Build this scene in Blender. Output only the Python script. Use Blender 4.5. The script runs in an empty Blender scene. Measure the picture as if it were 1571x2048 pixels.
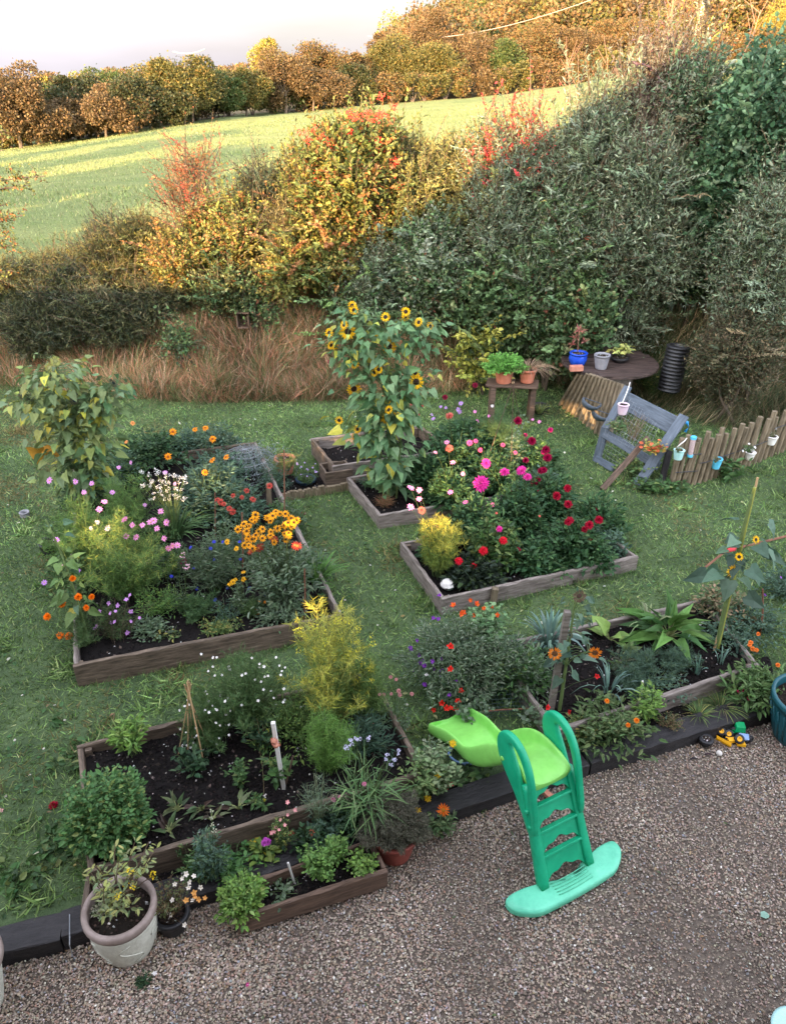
import bpy, math, random
import numpy as np
from mathutils import Vector, Matrix
SC = bpy.context.scene
R = math.radians
# ---------------------------------------------------------------- camera
CAM_H, PITCH, FPX = 4.3, R(29.6), 1540.0
cam_d = bpy.data.cameras.new('camera'); cam = bpy.data.objects.new('camera', cam_d)
SC.collection.objects.link(cam); SC.camera = cam
cam.location = (0, 0, CAM_H); cam.rotation_euler = (R(90) - PITCH, 0, 0)
cam_d.sensor_fit = 'VERTICAL'; cam_d.sensor_height = 24.0; cam_d.lens = 24.0 * FPX / 2048.0
cam_d.clip_start = 0.05; cam_d.clip_end = 6000
# ---------------------------------------------------------------- light
SUN_EL, SUN_AZ = R(12.0), R(30.0)          # light travels towards +Y and to the right
w = bpy.data.worlds.new('World'); SC.world = w; w.use_nodes = True
nt = w.node_tree; bg = nt.nodes['Background']
sky = nt.nodes.new('ShaderNodeTexSky'); sky.sky_type = 'NISHITA'; sky.sun_disc = False
sky.sun_elevation = SUN_EL; sky.sun_rotation = math.pi + SUN_AZ
sky.air_density = 1.0; sky.dust_density = 2.5; sky.ozone_density = 1.0
hs = nt.nodes.new('ShaderNodeHueSaturation'); hs.inputs['Saturation'].default_value = 0.95
nt.links.new(sky.outputs[0], hs.inputs['Color'])
# thin pale cloud veil over the whole sky
tc = nt.nodes.new('ShaderNodeTexCoord'); mp = nt.nodes.new('ShaderNodeMapping'); mp.inputs['Scale'].default_value = (1.2, 1.2, 6)
ns = nt.nodes.new('ShaderNodeTexNoise'); ns.inputs['Scale'].default_value = 2.2; ns.inputs['Detail'].default_value = 5
cr = nt.nodes.new('ShaderNodeValToRGB'); cr.color_ramp.elements[0].position = 0.3; cr.color_ramp.elements[1].position = 0.75
cr.color_ramp.elements[0].color = (0.35, 0.35, 0.35, 1); cr.color_ramp.elements[1].color = (0.7, 0.7, 0.7, 1)
mx = nt.nodes.new('ShaderNodeMixRGB'); mx.inputs['Color2'].default_value = (5.0, 4.95, 5.4, 1)
nt.links.new(tc.outputs['Generated'], mp.inputs[0]); nt.links.new(mp.outputs[0], ns.inputs['Vector'])
nt.links.new(ns.outputs['Fac'], cr.inputs[0]); nt.links.new(cr.outputs[0], mx.inputs['Fac'])
nt.links.new(hs.outputs[0], mx.inputs['Color1'])
# morning sky: brighter on the sun's side, dimmer opposite
sx = nt.nodes.new('ShaderNodeSeparateXYZ'); mr0 = nt.nodes.new('ShaderNodeMapRange'); vs = nt.nodes.new('ShaderNodeVectorMath'); vs.operation = 'MULTIPLY'; dm = nt.nodes.new('ShaderNodeMixRGB')
dm.inputs['Color1'].default_value = (1.95, 1.98, 2.02, 1); dm.inputs['Color2'].default_value = (.385, .365, .375, 1)
mr0.inputs[1].default_value = -.7; mr0.inputs[2].default_value = .85; mr0.inputs[3].default_value = 0; mr0.inputs[4].default_value = 1
nt.links.new(tc.outputs['Generated'], sx.inputs[0]); nt.links.new(sx.outputs['Y'], mr0.inputs[0]); nt.links.new(mx.outputs[0], vs.inputs[0])
nt.links.new(mr0.outputs[0], dm.inputs['Fac']); nt.links.new(dm.outputs[0], vs.inputs[1]); nt.links.new(vs.outputs[0], bg.inputs['Color'])
bg.inputs['Strength'].default_value = 0.145
sd = bpy.data.lights.new('sun', 'SUN'); sd.energy = 4.3; sd.angle = R(0.5); sd.color = (1.0, 0.64, 0.33)
so = bpy.data.objects.new('sun', sd); SC.collection.objects.link(so)
LD = Vector((math.sin(SUN_AZ) * math.cos(SUN_EL), math.cos(SUN_AZ) * math.cos(SUN_EL), -math.sin(SUN_EL)))
so.rotation_euler = LD.to_track_quat('-Z', 'Y').to_euler(); so.location = (-8, -14, 12)
SC.view_settings.view_transform = 'Standard'; SC.view_settings.look = 'None'; SC.view_settings.gamma = 1
SC.view_settings.exposure = 2.38
SC.render.engine = 'CYCLES'
SC.cycles.max_bounces = 6; SC.cycles.diffuse_bounces = 3; SC.cycles.transmission_bounces = 3; SC.cycles.caustics_reflective = False
SC.render.resolution_x, SC.render.resolution_y = 785, 1024
# ---------------------------------------------------------------- pixel <-> world
CT, ST = math.cos(PITCH), math.sin(PITCH)
def ray(px, py):
    x, u = px - 785.5, -(py - 1024)
    return x, FPX * CT + u * ST, -FPX * ST + u * CT
def P(px, py, z=0.0):
    r = ray(px, py); t = (z - CAM_H) / r[2]
    return np.array((r[0] * t, r[1] * t, z))
def PY(px, py, Y):
    r = ray(px, py); t = Y / r[1]
    return np.array((r[0] * t, Y, CAM_H + r[2] * t))
def px_of(x, y, z):
    d = y * CT + (CAM_H - z) * ST
    return 785.5 + FPX * x / d
RNG = np.random.default_rng(7)
def U(a, b, n=None): return RNG.uniform(a, b, n)
def A(*v): return np.array(v, float)
def unit(v):
    v = np.asarray(v, float); return v / (np.linalg.norm(v, axis=-1, keepdims=True) + 1e-9)
# ---------------------------------------------------------------- materials
MATS = {}
def _new(name):
    m = bpy.data.materials.new(name); m.use_nodes = True; MATS[name] = m
    return m, m.node_tree, m.node_tree.nodes['Principled BSDF']
def attr_mat(name, rough=0.55, transl=0.25, spec=0.3, var=0.25, scale=30):
    m, t, b = _new(name); N = t.nodes; L = t.links
    a = N.new('ShaderNodeAttribute'); a.attribute_name = 'Col'
    n = N.new('ShaderNodeTexNoise'); n.inputs['Scale'].default_value = scale; n.inputs['Detail'].default_value = 3
    mr = N.new('ShaderNodeMapRange'); mr.inputs[3].default_value = 1 - var; mr.inputs[4].default_value = 1 + var
    v = N.new('ShaderNodeVectorMath'); v.operation = 'SCALE'
    tcn = N.new('ShaderNodeTexCoord'); L.new(tcn.outputs['Object'], n.inputs['Vector'])
    L.new(n.outputs['Fac'], mr.inputs[0]); L.new(a.outputs['Color'], v.inputs[0]); L.new(mr.outputs[0], v.inputs['Scale'])
    L.new(v.outputs[0], b.inputs['Base Color']); b.inputs['Roughness'].default_value = rough
    b.inputs['Specular IOR Level'].default_value = spec
    if transl:
        tr = N.new('ShaderNodeBsdfTranslucent'); ms = N.new('ShaderNodeMixShader'); ms.inputs[0].default_value = transl
        L.new(v.outputs[0], tr.inputs['Color']); L.new(b.outputs[0], ms.inputs[1]); L.new(tr.outputs[0], ms.inputs[2])
        L.new(ms.outputs[0], N['Material Output'].inputs['Surface'])
    return m
def noise_mat(name, c1, c2, scale=6, rough=0.7, bump=0.3, stretch=(1, 1, 1), c3=None, fine=8, spec=0.4, bdist=0.01, lo=0.35, hi=0.65):
    m, t, b = _new(name); N = t.nodes; L = t.links
    tcn = N.new('ShaderNodeTexCoord'); mp = N.new('ShaderNodeMapping'); mp.inputs['Scale'].default_value = stretch
    L.new(tcn.outputs['Object'], mp.inputs[0])
    n = N.new('ShaderNodeTexNoise'); n.inputs['Scale'].default_value = scale; n.inputs['Detail'].default_value = 6; n.inputs['Roughness'].default_value = 0.65
    L.new(mp.outputs[0], n.inputs['Vector'])
    r = N.new('ShaderNodeValToRGB'); r.color_ramp.elements[0].position = lo; r.color_ramp.elements[1].position = hi
    r.color_ramp.elements[0].color = (*c1, 1); r.color_ramp.elements[1].color = (*c2, 1)
    if c3: e = r.color_ramp.elements.new(min(.97, hi + 0.14)); e.color = (*c3, 1)
    L.new(n.outputs['Fac'], r.inputs[0]); L.new(r.outputs[0], b.inputs['Base Color'])
    b.inputs['Roughness'].default_value = rough; b.inputs['Specular IOR Level'].default_value = spec
    n2 = N.new('ShaderNodeTexNoise'); n2.inputs['Scale'].default_value = scale * fine; n2.inputs['Detail'].default_value = 4
    L.new(mp.outputs[0], n2.inputs['Vector'])
    bp = N.new('ShaderNodeBump'); bp.inputs['Strength'].default_value = bump; bp.inputs['Distance'].default_value = bdist
    L.new(n2.outputs['Fac'], bp.inputs['Height']); L.new(bp.outputs[0], b.inputs['Normal'])
    return m
LEAF = attr_mat('leaf'); PETAL = attr_mat('petal', 0.5, 0.3, 0.2, 0.1); GRASS = attr_mat('grass_blade', 0.6, 0.3, 0.2)
STONE = attr_mat('stone', 0.6, 0, 0.35, 0.2, 60); BARK = attr_mat('bark', 0.8, 0, 0.2, 0.3, 40)
WOOD = noise_mat('weathered_wood', (0.05, 0.036, 0.024), (0.17, 0.125, 0.09), 5, 0.75, 0.6, (1.2, 9, 9), (0.34, 0.29, 0.24), 5)
WOODG = noise_mat('grey_wood', (0.10, 0.08, 0.068), (0.27, 0.23, 0.2), 5, 0.8, 0.6, (1.2, 9, 9), (0.42, 0.38, 0.34), 5)
WOODB = noise_mat('brown_wood', (0.055, 0.034, 0.023), (0.15, 0.095, 0.065), 5, 0.7, 0.5, (1.2, 9, 9), (0.26, 0.2, 0.16), 5)
STAVE = noise_mat('stave_wood', (0.09, 0.07, 0.042), (0.235, 0.185, 0.12), 4, 0.8, 0.6, (9, 9, 1.2), (0.38, 0.32, 0.24), 5)
SLEEPER = noise_mat('tarred_sleeper', (0.011, 0.010, 0.011), (0.03, 0.027, 0.028), 4, 0.6, 0.7, (1.2, 7, 7), (0.07, 0.065, 0.07), 5)
BLUEW = noise_mat('blue_wood', (0.055, 0.072, 0.092), (0.115, 0.142, 0.175), 4, 0.65, 0.4, (1.2, 8, 8), (0.22, 0.26, 0.3), 5)
SOIL = noise_mat('soil', (0.005, 0.0045, 0.0045), (0.02, 0.015, 0.012), 9, 0.9, 1.0, (1, 1, 1), (0.05, 0.04, 0.034), 6, 0.1, 0.03)
TERRA = noise_mat('terracotta', (0.42, 0.13, 0.07), (0.55, 0.2, 0.12), 7, 0.7, 0.15)
TERRAD = noise_mat('dull_terracotta', (0.2, 0.045, 0.035), (0.27, 0.07, 0.05), 7, 0.6, 0.15)
CREAM = noise_mat('cream_glaze', (0.5, 0.5, 0.42), (0.62, 0.62, 0.53), 14, 0.55, 0.6, fine=3, bdist=0.01)
RIM = noise_mat('pot_rim', (0.17, 0.13, 0.11), (0.34, 0.27, 0.24), 6, 0.7, 0.2)
BLACKP = noise_mat('black_plastic', (0.012, 0.012, 0.014), (0.028, 0.028, 0.03), 6, 0.45, 0.1)
GREYP = noise_mat('grey_plastic', (0.2, 0.2, 0.22), (0.28, 0.28, 0.3), 6, 0.5, 0.1)
TEAL = noise_mat('dark_green_plastic', (0.008, 0.065, 0.08), (0.014, 0.09, 0.11), 6, 0.4, 0.1)
BLUEG = noise_mat('cobalt_glaze', (0.01, 0.05, 0.4), (0.02, 0.09, 0.55), 8, 0.2, 0.05)
SLIDEG = noise_mat('lime_plastic', (0.19, 0.52, 0.09), (0.25, 0.64, 0.13), 9, 0.4, 0.25, fine=9, bdist=0.003, c3=(.3, .62, .24), lo=.3, hi=.66)
SLIDET = noise_mat('emerald_plastic', (0.0, 0.27, 0.13), (0.01, 0.38, 0.19), 8, 0.36, 0.25, fine=9, bdist=0.003, c3=(.06, .42, .25), lo=.3, hi=.66)
SLIDEM = noise_mat('mint_plastic', (0.09, 0.46, 0.29), (0.15, 0.62, 0.40), 9, 0.42, 0.25, fine=9, bdist=0.003, c3=(.26, .62, .46), lo=.3, hi=.66)
YEL = noise_mat('yellow_plastic', (0.75, 0.36, 0.01), (0.85, 0.45, 0.02), 6, 0.4, 0.05)
GREENP = noise_mat('green_plastic', (0.0, 0.25, 0.08), (0.0, 0.32, 0.11), 6, 0.4, 0.05)
BLUEP = noise_mat('pale_blue_plastic', (0.16, 0.28, 0.5), (0.25, 0.36, 0.58), 6, 0.4, 0.05)
SKYP = noise_mat('sky_blue_paint', (0.08, 0.42, 0.62), (0.12, 0.5, 0.7), 6, 0.45, 0.05)
MINTP = noise_mat('mint_paint', (0.35, 0.62, 0.6), (0.45, 0.7, 0.68), 6, 0.5, 0.05)
PINKP = noise_mat('pink_paint', (0.55, 0.4, 0.5), (0.68, 0.55, 0.62), 6, 0.5, 0.05)
WHITEP = noise_mat('white_paint', (0.6, 0.58, 0.54), (0.75, 0.74, 0.7), 8, 0.55, 0.1)
WIRE = noise_mat('wire', (0.2, 0.22, 0.24), (0.3, 0.32, 0.34), 8, 0.5, 0.1)
NETM = noise_mat('netting', (0.03, 0.06, 0.06), (0.05, 0.08, 0.08), 8, 0.6, 0.1)
CANE = noise_mat('bamboo', (0.32, 0.2, 0.1), (0.5, 0.34, 0.18), 12, 0.55, 0.1, (1, 1, .3))
RUST = noise_mat('rusty_steel', (0.12, 0.05, 0.03), (0.2, 0.09, 0.05), 12, 0.8, 0.2)
BRICK = noise_mat('brick', (0.36, 0.14, 0.09), (0.5, 0.22, 0.15), 16, 0.85, 0.4)
RENDER = noise_mat('house_render', (0.55, 0.53, 0.5), (0.62, 0.6, 0.57), 4, 0.9, 0.2)
SLATE = noise_mat('slate', (0.05, 0.055, 0.065), (0.09, 0.09, 0.1), 4, 0.6, 0.3)
ROCKM = noise_mat('pale_stone', (0.5, 0.47, 0.43), (0.7, 0.67, 0.62), 10, 0.8, 0.4)
# ---------------------------------------------------------------- mesh builder
TPL = {  # (u along, v across, w out of plane), triangles / quads
 'leaf': (A((0, 0, 0), (.45, -.5, .10), (1, 0, -.06), (.45, .5, .10)), [(0, 1, 2), (0, 2, 3)]),
 'leaf6': (A((0, 0, 0), (.28, -.42, .08), (.68, -.38, .05), (1, 0, -.12), (.68, .38, .05), (.28, .42, .08), (.45, 0, -.05)),
           [(6, 0, 1), (6, 1, 2), (6, 2, 3), (6, 3, 4), (6, 4, 5), (6, 5, 0)]),
 'heart': (A((0, 0, 0), (-.10, -.3, .03), (.12, -.52, .10), (.55, -.36, .0), (1.05, 0, -.34), (.55, .36, .0), (.12, .52, .10), (-.10, .3, .03), (.4, 0, -.06)),
           [(8, 0, 1), (8, 1, 2), (8, 2, 3), (8, 3, 4), (8, 4, 5), (8, 5, 6), (8, 6, 7), (8, 7, 0)]),
 'needle': (A((0, -.5, 0), (0, .5, 0), (1, 0, 0)), [(0, 1, 2)]),
 'blade': (A((0, -.5, 0), (0, .5, 0), (.55, .35, -.03), (.55, -.35, -.03), (1, 0, -.28)), [(0, 1, 2), (0, 2, 3), (3, 2, 4)]),
}
STONE_V = unit(A((1, 0, 0), (-1, 0, 0), (0, 1, 0), (0, -1, 0), (0, 0, 1), (0, 0, -1)))
STONE_F = [(0, 2, 4), (2, 1, 4), (1, 3, 4), (3, 0, 4), (2, 0, 5), (1, 2, 5), (3, 1, 5), (0, 3, 5)]
class MB:
    def __init__(s): s.V = []; s.F = []; s.C = []; s.M = []; s.n = 0
    def raw(s, V, F, col=(.5, .5, .5), m=0):
        V = np.asarray(V, float).reshape(-1, 3)
        F3 = [f for f in F if len(f) == 3]; F4 = [f for f in F if len(f) == 4]; FN = [f for f in F if len(f) > 4]
        for G in (F3, F4):
            if G:
                g = np.array(G, np.int64) + s.n; s.F.append(g)
                s.C.append(np.tile(np.asarray(col, float)[:3], (len(g), 1))); s.M.append(np.full(len(g), m))
        for f in FN:
            s.F.append(np.array([f], np.int64) + s.n); s.C.append(np.array([col[:3]], float)); s.M.append(np.full(1, m))
        s.V.append(V); s.n += len(V); return s
    def inst(s, tv, tf, M3, pos, cols, m=0):
        """template verts tv(k,3); M3 (N,3,3) rows = axes; pos (N,3)"""
        N = len(pos); k = len(tv)
        V = np.einsum('kj,nji->nki', tv, M3) + pos[:, None, :]
        tf = np.array(tf, np.int64)
        F = tf[None] + (np.arange(N) * k)[:, None, None] + s.n
        s.V.append(V.reshape(-1, 3)); s.F.append(F.reshape(-1, tf.shape[1]))
        s.C.append(np.repeat(cols, len(tf), axis=0)); s.M.append(np.full(N * len(tf), m)); s.n += N * k
        return s
    def leaves(s, shape, pos, d, size, ratio, cols, up=.6, m=0):
        N = len(pos)
        if N == 0: return s
        pos = np.asarray(pos, float); d = unit(d); size = np.broadcast_to(np.asarray(size, float), (N,))
        upv = unit(np.tile((0, 0, 1.), (N, 1)) * up + RNG.normal(size=(N, 3)) * .5)
        side = unit(np.cross(upv, d)); nor = np.cross(d, side)
        M3 = np.stack([d * size[:, None], side * (size * ratio)[:, None], nor * size[:, None]], 1)
        tv, tf = TPL[shape]; cols = np.broadcast_to(np.asarray(cols, float), (N, 3))
        return s.inst(tv, tf, M3, pos, cols, m)
    def tube(s, pts, r0, r1=None, n=4, col=(.3, .3, .2), m=0, cap=True):
        pts = np.asarray(pts, float); K = len(pts); r1 = r0 if r1 is None else r1
        d = unit(np.gradient(pts, axis=0)); ref = A(0, 0, 1) if abs(d[0][2]) < .9 else A(1, 0, 0)
        a = unit(np.cross(d, ref)); b = np.cross(d, a)
        ang = np.arange(n) * 2 * math.pi / n; r = np.linspace(r0, r1, K)[:, None, None]
        V = pts[:, None] + r * (np.cos(ang)[None, :, None] * a[:, None] + np.sin(ang)[None, :, None] * b[:, None])
        F = [(i * n + j, i * n + (j + 1) % n, (i + 1) * n + (j + 1) % n, (i + 1) * n + j) for i in range(K - 1) for j in range(n)]
        if cap: F += [tuple(range(n))[::-1], tuple((K - 1) * n + j for j in range(n))]
        return s.raw(V.reshape(-1, 3), F, col, m)
    def lathe(s, prof, c, n=24, m=0, col=(.5, .5, .5), axis=None):
        prof = np.asarray(prof, float); K = len(prof); ang = np.arange(n) * 2 * math.pi / n
        V = np.stack([prof[:, 0, None] * np.cos(ang), prof[:, 0, None] * np.sin(ang), np.tile(prof[:, 1, None], (1, n))], -1).reshape(-1, 3)
        if axis is not None:
            q = Vector((0, 0, 1)).rotation_difference(Vector(axis)).to_matrix(); V = V @ np.array(q).T
        F = [(i * n + j, i * n + (j + 1) % n, (i + 1) * n + (j + 1) % n, (i + 1) * n + j) for i in range(K - 1) for j in range(n)]
        return s.raw(V + np.asarray(c, float), F, col, m)
    def box(s, c, ax, ay, az, m=0, col=(.5, .5, .5)):
        """box from centre and three half-axis vectors"""
        c, ax, ay, az = (np.asarray(q, float) for q in (c, ax, ay, az))
        V = [c + i * ax + j * ay + k * az for k in (-1, 1) for j in (-1, 1) for i in (-1, 1)]
        return s.raw(V, [(0, 2, 3, 1), (4, 5, 7, 6), (0, 1, 5, 4), (2, 6, 7, 3), (0, 4, 6, 2), (1, 3, 7, 5)], col, m)
    def prism(s, poly, a0, vec, m=0, col=(.5, .5, .5)):
        """poly (k,3) world points, extruded by vec"""
        poly = np.asarray(poly, float); k = len(poly)
        V = np.vstack([poly, poly + np.asarray(vec, float)])
        F = [tuple(range(k))[::-1], tuple(range(k, 2 * k))] + [(i, (i + 1) % k, k + (i + 1) % k, k + i) for i in range(k)]
        return s.raw(V, F, col, m)
    def stones(s, pos, size, cols, flat=.55):
        N = len(pos); Q = RNG.normal(size=(N, 3)); Q[:, 2] *= .4; a = unit(Q)
        b = unit(np.cross(a, A(0, 0, 1) + RNG.normal(size=(N, 3)) * .25)); c = np.cross(a, b)
        sz = np.asarray(size)[:, None]
        M3 = np.stack([a * sz * U(.8, 1.5, (N, 1)), b * sz * U(.6, 1, (N, 1)), c * sz * U(flat * .7, flat * 1.3, (N, 1))], 1)
        return s.inst(STONE_V, STONE_F, M3, pos, cols)
    def build(s, name, mats, parent=None, smooth=False, origin=None):
        V = np.concatenate(s.V) if s.V else np.zeros((0, 3))
        org = np.array(parent['_o'] if parent is not None else (origin if origin is not None else (0, 0, 0)), float)
        me = bpy.data.meshes.new(name); V = V - org
        nl = sum(f.size for f in s.F); npoly = sum(len(f) for f in s.F)
        me.vertices.add(len(V)); me.vertices.foreach_set('co', V.astype(np.float32).ravel())
        me.loops.add(nl); me.loops.foreach_set('vertex_index', np.concatenate([f.ravel() for f in s.F]).astype(np.int32))
        me.polygons.add(npoly)
        cnt = np.concatenate([np.full(len(f), f.shape[1]) for f in s.F]); st = np.concatenate([[0], np.cumsum(cnt)[:-1]])
        me.polygons.foreach_set('loop_start', st.astype(np.int32)); me.polygons.foreach_set('loop_total', cnt.astype(np.int32))
        me.polygons.foreach_set('material_index', np.concatenate(s.M).astype(np.int32))
        me.polygons.foreach_set('use_smooth', np.full(npoly, smooth))
        ca = me.attributes.new('Col', 'FLOAT_COLOR', 'FACE'); C = np.concatenate(s.C); C = np.hstack([C, np.ones((len(C), 1))])
        ca.data.foreach_set('color', C.astype(np.float32).ravel())
        for mt in (mats if isinstance(mats, (list, tuple)) else [mats]): me.materials.append(mt)
        me.update(calc_edges=True); me.validate()
        o = bpy.data.objects.new(name, me); SC.collection.objects.link(o)
        if parent is not None: o.parent = parent
        else: o.location = org; o['_o'] = tuple(org)
        return o
def tag(o, label=None, cat=None, group=None, kind=None):
    if label: o['label'] = label
    if cat: o['category'] = cat
    if group: o['group'] = group
    if kind: o['kind'] = kind
    return o
def thing(name, label, cat, loc, group=None):
    o = bpy.data.objects.new(name, None); SC.collection.objects.link(o); o.empty_display_size = .1
    o.location = tuple(loc); o['_o'] = tuple(float(q) for q in loc)
    return tag(o, label, cat, group)
def mod(o, kind, **kw):
    m = o.modifiers.new(kind.lower(), kind)
    for k, v in kw.items(): setattr(m, k, v)
    return o
def pick(pal, n):
    """pal = list of (weight, rgb); per-leaf colours with small variation"""
    wts = np.array([p[0] for p in pal], float); wts /= wts.sum()
    c = np.array([p[1] for p in pal], float)[RNG.choice(len(pal), n, p=wts)]
    return c * U(.75, 1.25, (n, 1)) * U(.92, 1.08, (n, 3))
def frame(p0, p1, up=(0, 0, 1)):
    x = unit(np.asarray(p1, float) - p0); y = unit(np.cross(up, x)); z = np.cross(x, y); return x, y, z
def board(name, p0, p1, h, th, mt, parent, up=(0, 0, 1), rough=.004, seg=None):
    """plank whose top centre line runs p0->p1; own object axes run along it so the grain follows"""
    p0 = np.asarray(p0, float); p1 = np.asarray(p1, float); L = np.linalg.norm(p1 - p0)
    x, y, z = frame(p0, p1, up); seg = seg or max(3, int(L / .08)); b = MB(); c = min(.006, th * .2)
    prof = A((-th / 2, -h + c), (-th / 2, -c), (-th / 2 + c, 0), (th / 2 - c, 0), (th / 2, -c), (th / 2, -h + c), (th / 2 - c, -h), (-th / 2 + c, -h))
    ts = np.linspace(0, L, seg + 1); V = []
    sag = np.cumsum(RNG.normal(size=seg + 1)) * rough * .25
    for i, t in enumerate(ts):
        j = RNG.normal(size=(8, 2)) * rough * .35; q = prof + j; q[:, 1] += sag[i] - np.linspace(sag[0], sag[-1], seg + 1)[i]
        V += [(t, a, e) for a, e in q]
    F = [(i * 8 + j, i * 8 + (j + 1) % 8, (i + 1) * 8 + (j + 1) % 8, (i + 1) * 8 + j) for i in range(seg) for j in range(8)]
    F += [tuple(range(8))[::-1], tuple(seg * 8 + j for j in range(8))]
    b.raw(V, F)
    o = b.build(name, mt, None)
    M = Matrix(((x[0], y[0], z[0], 0), (x[1], y[1], z[1], 0), (x[2], y[2], z[2], 0), (0, 0, 0, 1)))
    org = np.array(parent['_o']) if parent is not None else 0
    M.translation = Vector(tuple(p0 - org)); o.parent = parent; o.matrix_local = M
    if parent is None: o['_o'] = tuple(p0)
    return o
# ================================================================ SETTING
def vnoise(x, y, s, seed=0):
    """cheap smooth value noise"""
    r = np.random.default_rng(seed); G = r.random((64, 64))
    x = np.asarray(x) / s; y = np.asarray(y) / s
    xi = np.floor(x).astype(int); yi = np.floor(y).astype(int); fx = x - xi; fy = y - yi
    fx = fx * fx * (3 - 2 * fx); fy = fy * fy * (3 - 2 * fy)
    g = lambda i, j: G[i % 64, j % 64]
    return (g(xi, yi) * (1 - fx) + g(xi + 1, yi) * fx) * (1 - fy) + (g(xi, yi + 1) * (1 - fx) + g(xi + 1, yi + 1) * fx) * fy
def bank_y(x): return np.interp(x, [-9, -6.2, -2.9, 0, 2.4, 3.4, 4.6, 6, 9], [12.0, 11.6, 10.8, 11.0, 11.6, 11.2, 9.9, 9.7, 9.6])
def lawn_z(x, y):
    b = bank_y(x); t = np.clip((y - b) / 1.5, 0, 1)
    return .05 + .03 * vnoise(x, y, .5, 3) + t * t * (3 - 2 * t) * .95 + .03 * vnoise(x, y, 1.7, 4)
EDGE_PX = [-900, 0, 180, 440, 800, 1000, 1240, 1571, 2400]; EDGE_PY = [330, 299, 274, 234, 207, 190, 152, 98, -40]
def u_px(x, y): return px_of(x, y, 1.0)
def edge_Y(px): return np.interp(px, [-900, 0, 800, 1571, 2400], [58, 62, 80, 92, 96])
def z_at(px, py, Y):
    r = ray(px, py); return CAM_H + r[2] * Y / r[1]
def field_z(x, y, bumps=True):
    px = u_px(x, y); Ye = edge_Y(px); ze = z_at(px, np.interp(px, EDGE_PX, EDGE_PY), Ye)
    t = np.clip((y - 13.0) / (Ye - 13.0), 0, 1)
    zn = np.interp(px, [0, 800, 1571], [.9, .9, 1.6])
    z = zn * (1 - t) + ze * t + .9 * t * (1 - t)
    if bumps: z = z + .16 * (vnoise(x + .45 * y, y - .2 * x, 2.6, 5) - .5) * np.clip((y - 14) / 6, 0, 1) + .3 * (vnoise(x * .4 + .2 * y, y, 6, 6) - .5) * t * (1 - t) * 3
    k = np.clip((y - 13.4) / 1.6, 0, 1)
    return z * k + (lawn_z(x, np.minimum(y, 14.)) - .03) * (1 - k)
SK_PX = [-900, 0, 60, 300, 450, 600, 740, 830, 950, 1200, 1571, 2400]; SK_PY = [172, 170, 169, 160, 150, 138, 128, 100, 40, -60, -150, -260]
def hill_z(x, y):
    px = u_px(x, y); Ye = edge_Y(px); ze = z_at(px, np.interp(px, EDGE_PX, EDGE_PY), Ye)
    zs = z_at(px, np.interp(px, SK_PX, SK_PY), 300.0)
    t = np.clip((y - Ye) / (300 - Ye), 0, 1); z = ze * (1 - t) + zs * t + 3 * (vnoise(x, y, 30, 8) - .5) * t
    far = np.clip((y - 300) / 2500, 0, 1); zf = z_at(px, np.interp(px, [0, 900, 1571], [166, 120, 0]), 2800.)
    return z * (1 - far) + np.minimum(zf, 200) * far
def sheet(name, xs, ys, zf, mt, fan=None, smooth=True):
    Y, X = np.meshgrid(ys, xs, indexing='ij')
    if fan: X = X * fan(Y)
    Z = zf(X, Y); V = np.stack([X, Y, Z], -1).reshape(-1, 3); n = len(xs)
    i, j = np.meshgrid(np.arange(len(ys) - 1), np.arange(n - 1), indexing='ij'); q = (i * n + j).ravel()
    b = MB(); b.V.append(V); b.n = len(V); F = np.stack([q, q + 1, q + n + 1, q + n], 1)
    b.F.append(F); b.C.append(np.full((len(F), 3), .3)); b.M.append(np.zeros(len(F), int))
    o = b.build(name, mt, None, smooth); o['kind'] = 'structure'; return o
LAWNM = noise_mat('lawn_ground', (0.03, 0.055, 0.02), (0.07, 0.11, 0.04), 2.2, .9, .8, c3=(.085, .09, .04), fine=30, bdist=.02)
FIELDM = noise_mat('field_pasture', (0.16, 0.205, 0.07), (0.24, 0.265, 0.10), .25, .9, 1.0, (1, 2.2, 1), (.26, .30, .12), 26, .2, .25)
HILLM = noise_mat('rough_hillside', (0.07, 0.06, 0.025), (0.16, 0.12, 0.06), .05, .95, .6, c3=(.28, .2, .14), fine=20, bdist=1.0)
GRAVELM = noise_mat('gravel_bed', (0.07, 0.055, 0.044), (0.17, 0.135, 0.105), 30, .9, 1, fine=4)
# gravel / lawn divide follows the sleeper line
def sleeper_y(x): return np.interp(x, [-6, -2.15, -1.69, -1.14, -.14, .38, 1.01, 1.42, 2.87, 7], [1.2, 2.58, 2.76, 2.95, 3.35, 3.62, 3.83, 3.97, 4.46, 5.9])
sheet('ground', np.linspace(-60, 60, 60), np.linspace(-45, 13.5, 60), lambda x, y: np.full_like(x, -.12) - (y > 12) * .3, GRAVELM)
sheet('gravel', np.linspace(-6, 7, 90), np.linspace(0, 1, 50), lambda x, y: x * 0, GRAVELM)
g = bpy.data.objects['gravel']; co = np.empty(len(g.data.vertices) * 3); g.data.vertices.foreach_get('co', co); co = co.reshape(-1, 3)
co[:, 1] = -.3 + (sleeper_y(co[:, 0]) + .3) * co[:, 1]; co[:, 2] = .008 * vnoise(co[:, 0], co[:, 1], .15, 2) - .012; g.data.vertices.foreach_set('co', co.ravel())
lw = sheet('lawn', np.linspace(-12, 12, 130), np.linspace(0, 1, 150), lambda x, y: x * 0, LAWNM)
co = np.empty(len(lw.data.vertices) * 3); lw.data.vertices.foreach_get('co', co); co = co.reshape(-1, 3)
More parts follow.
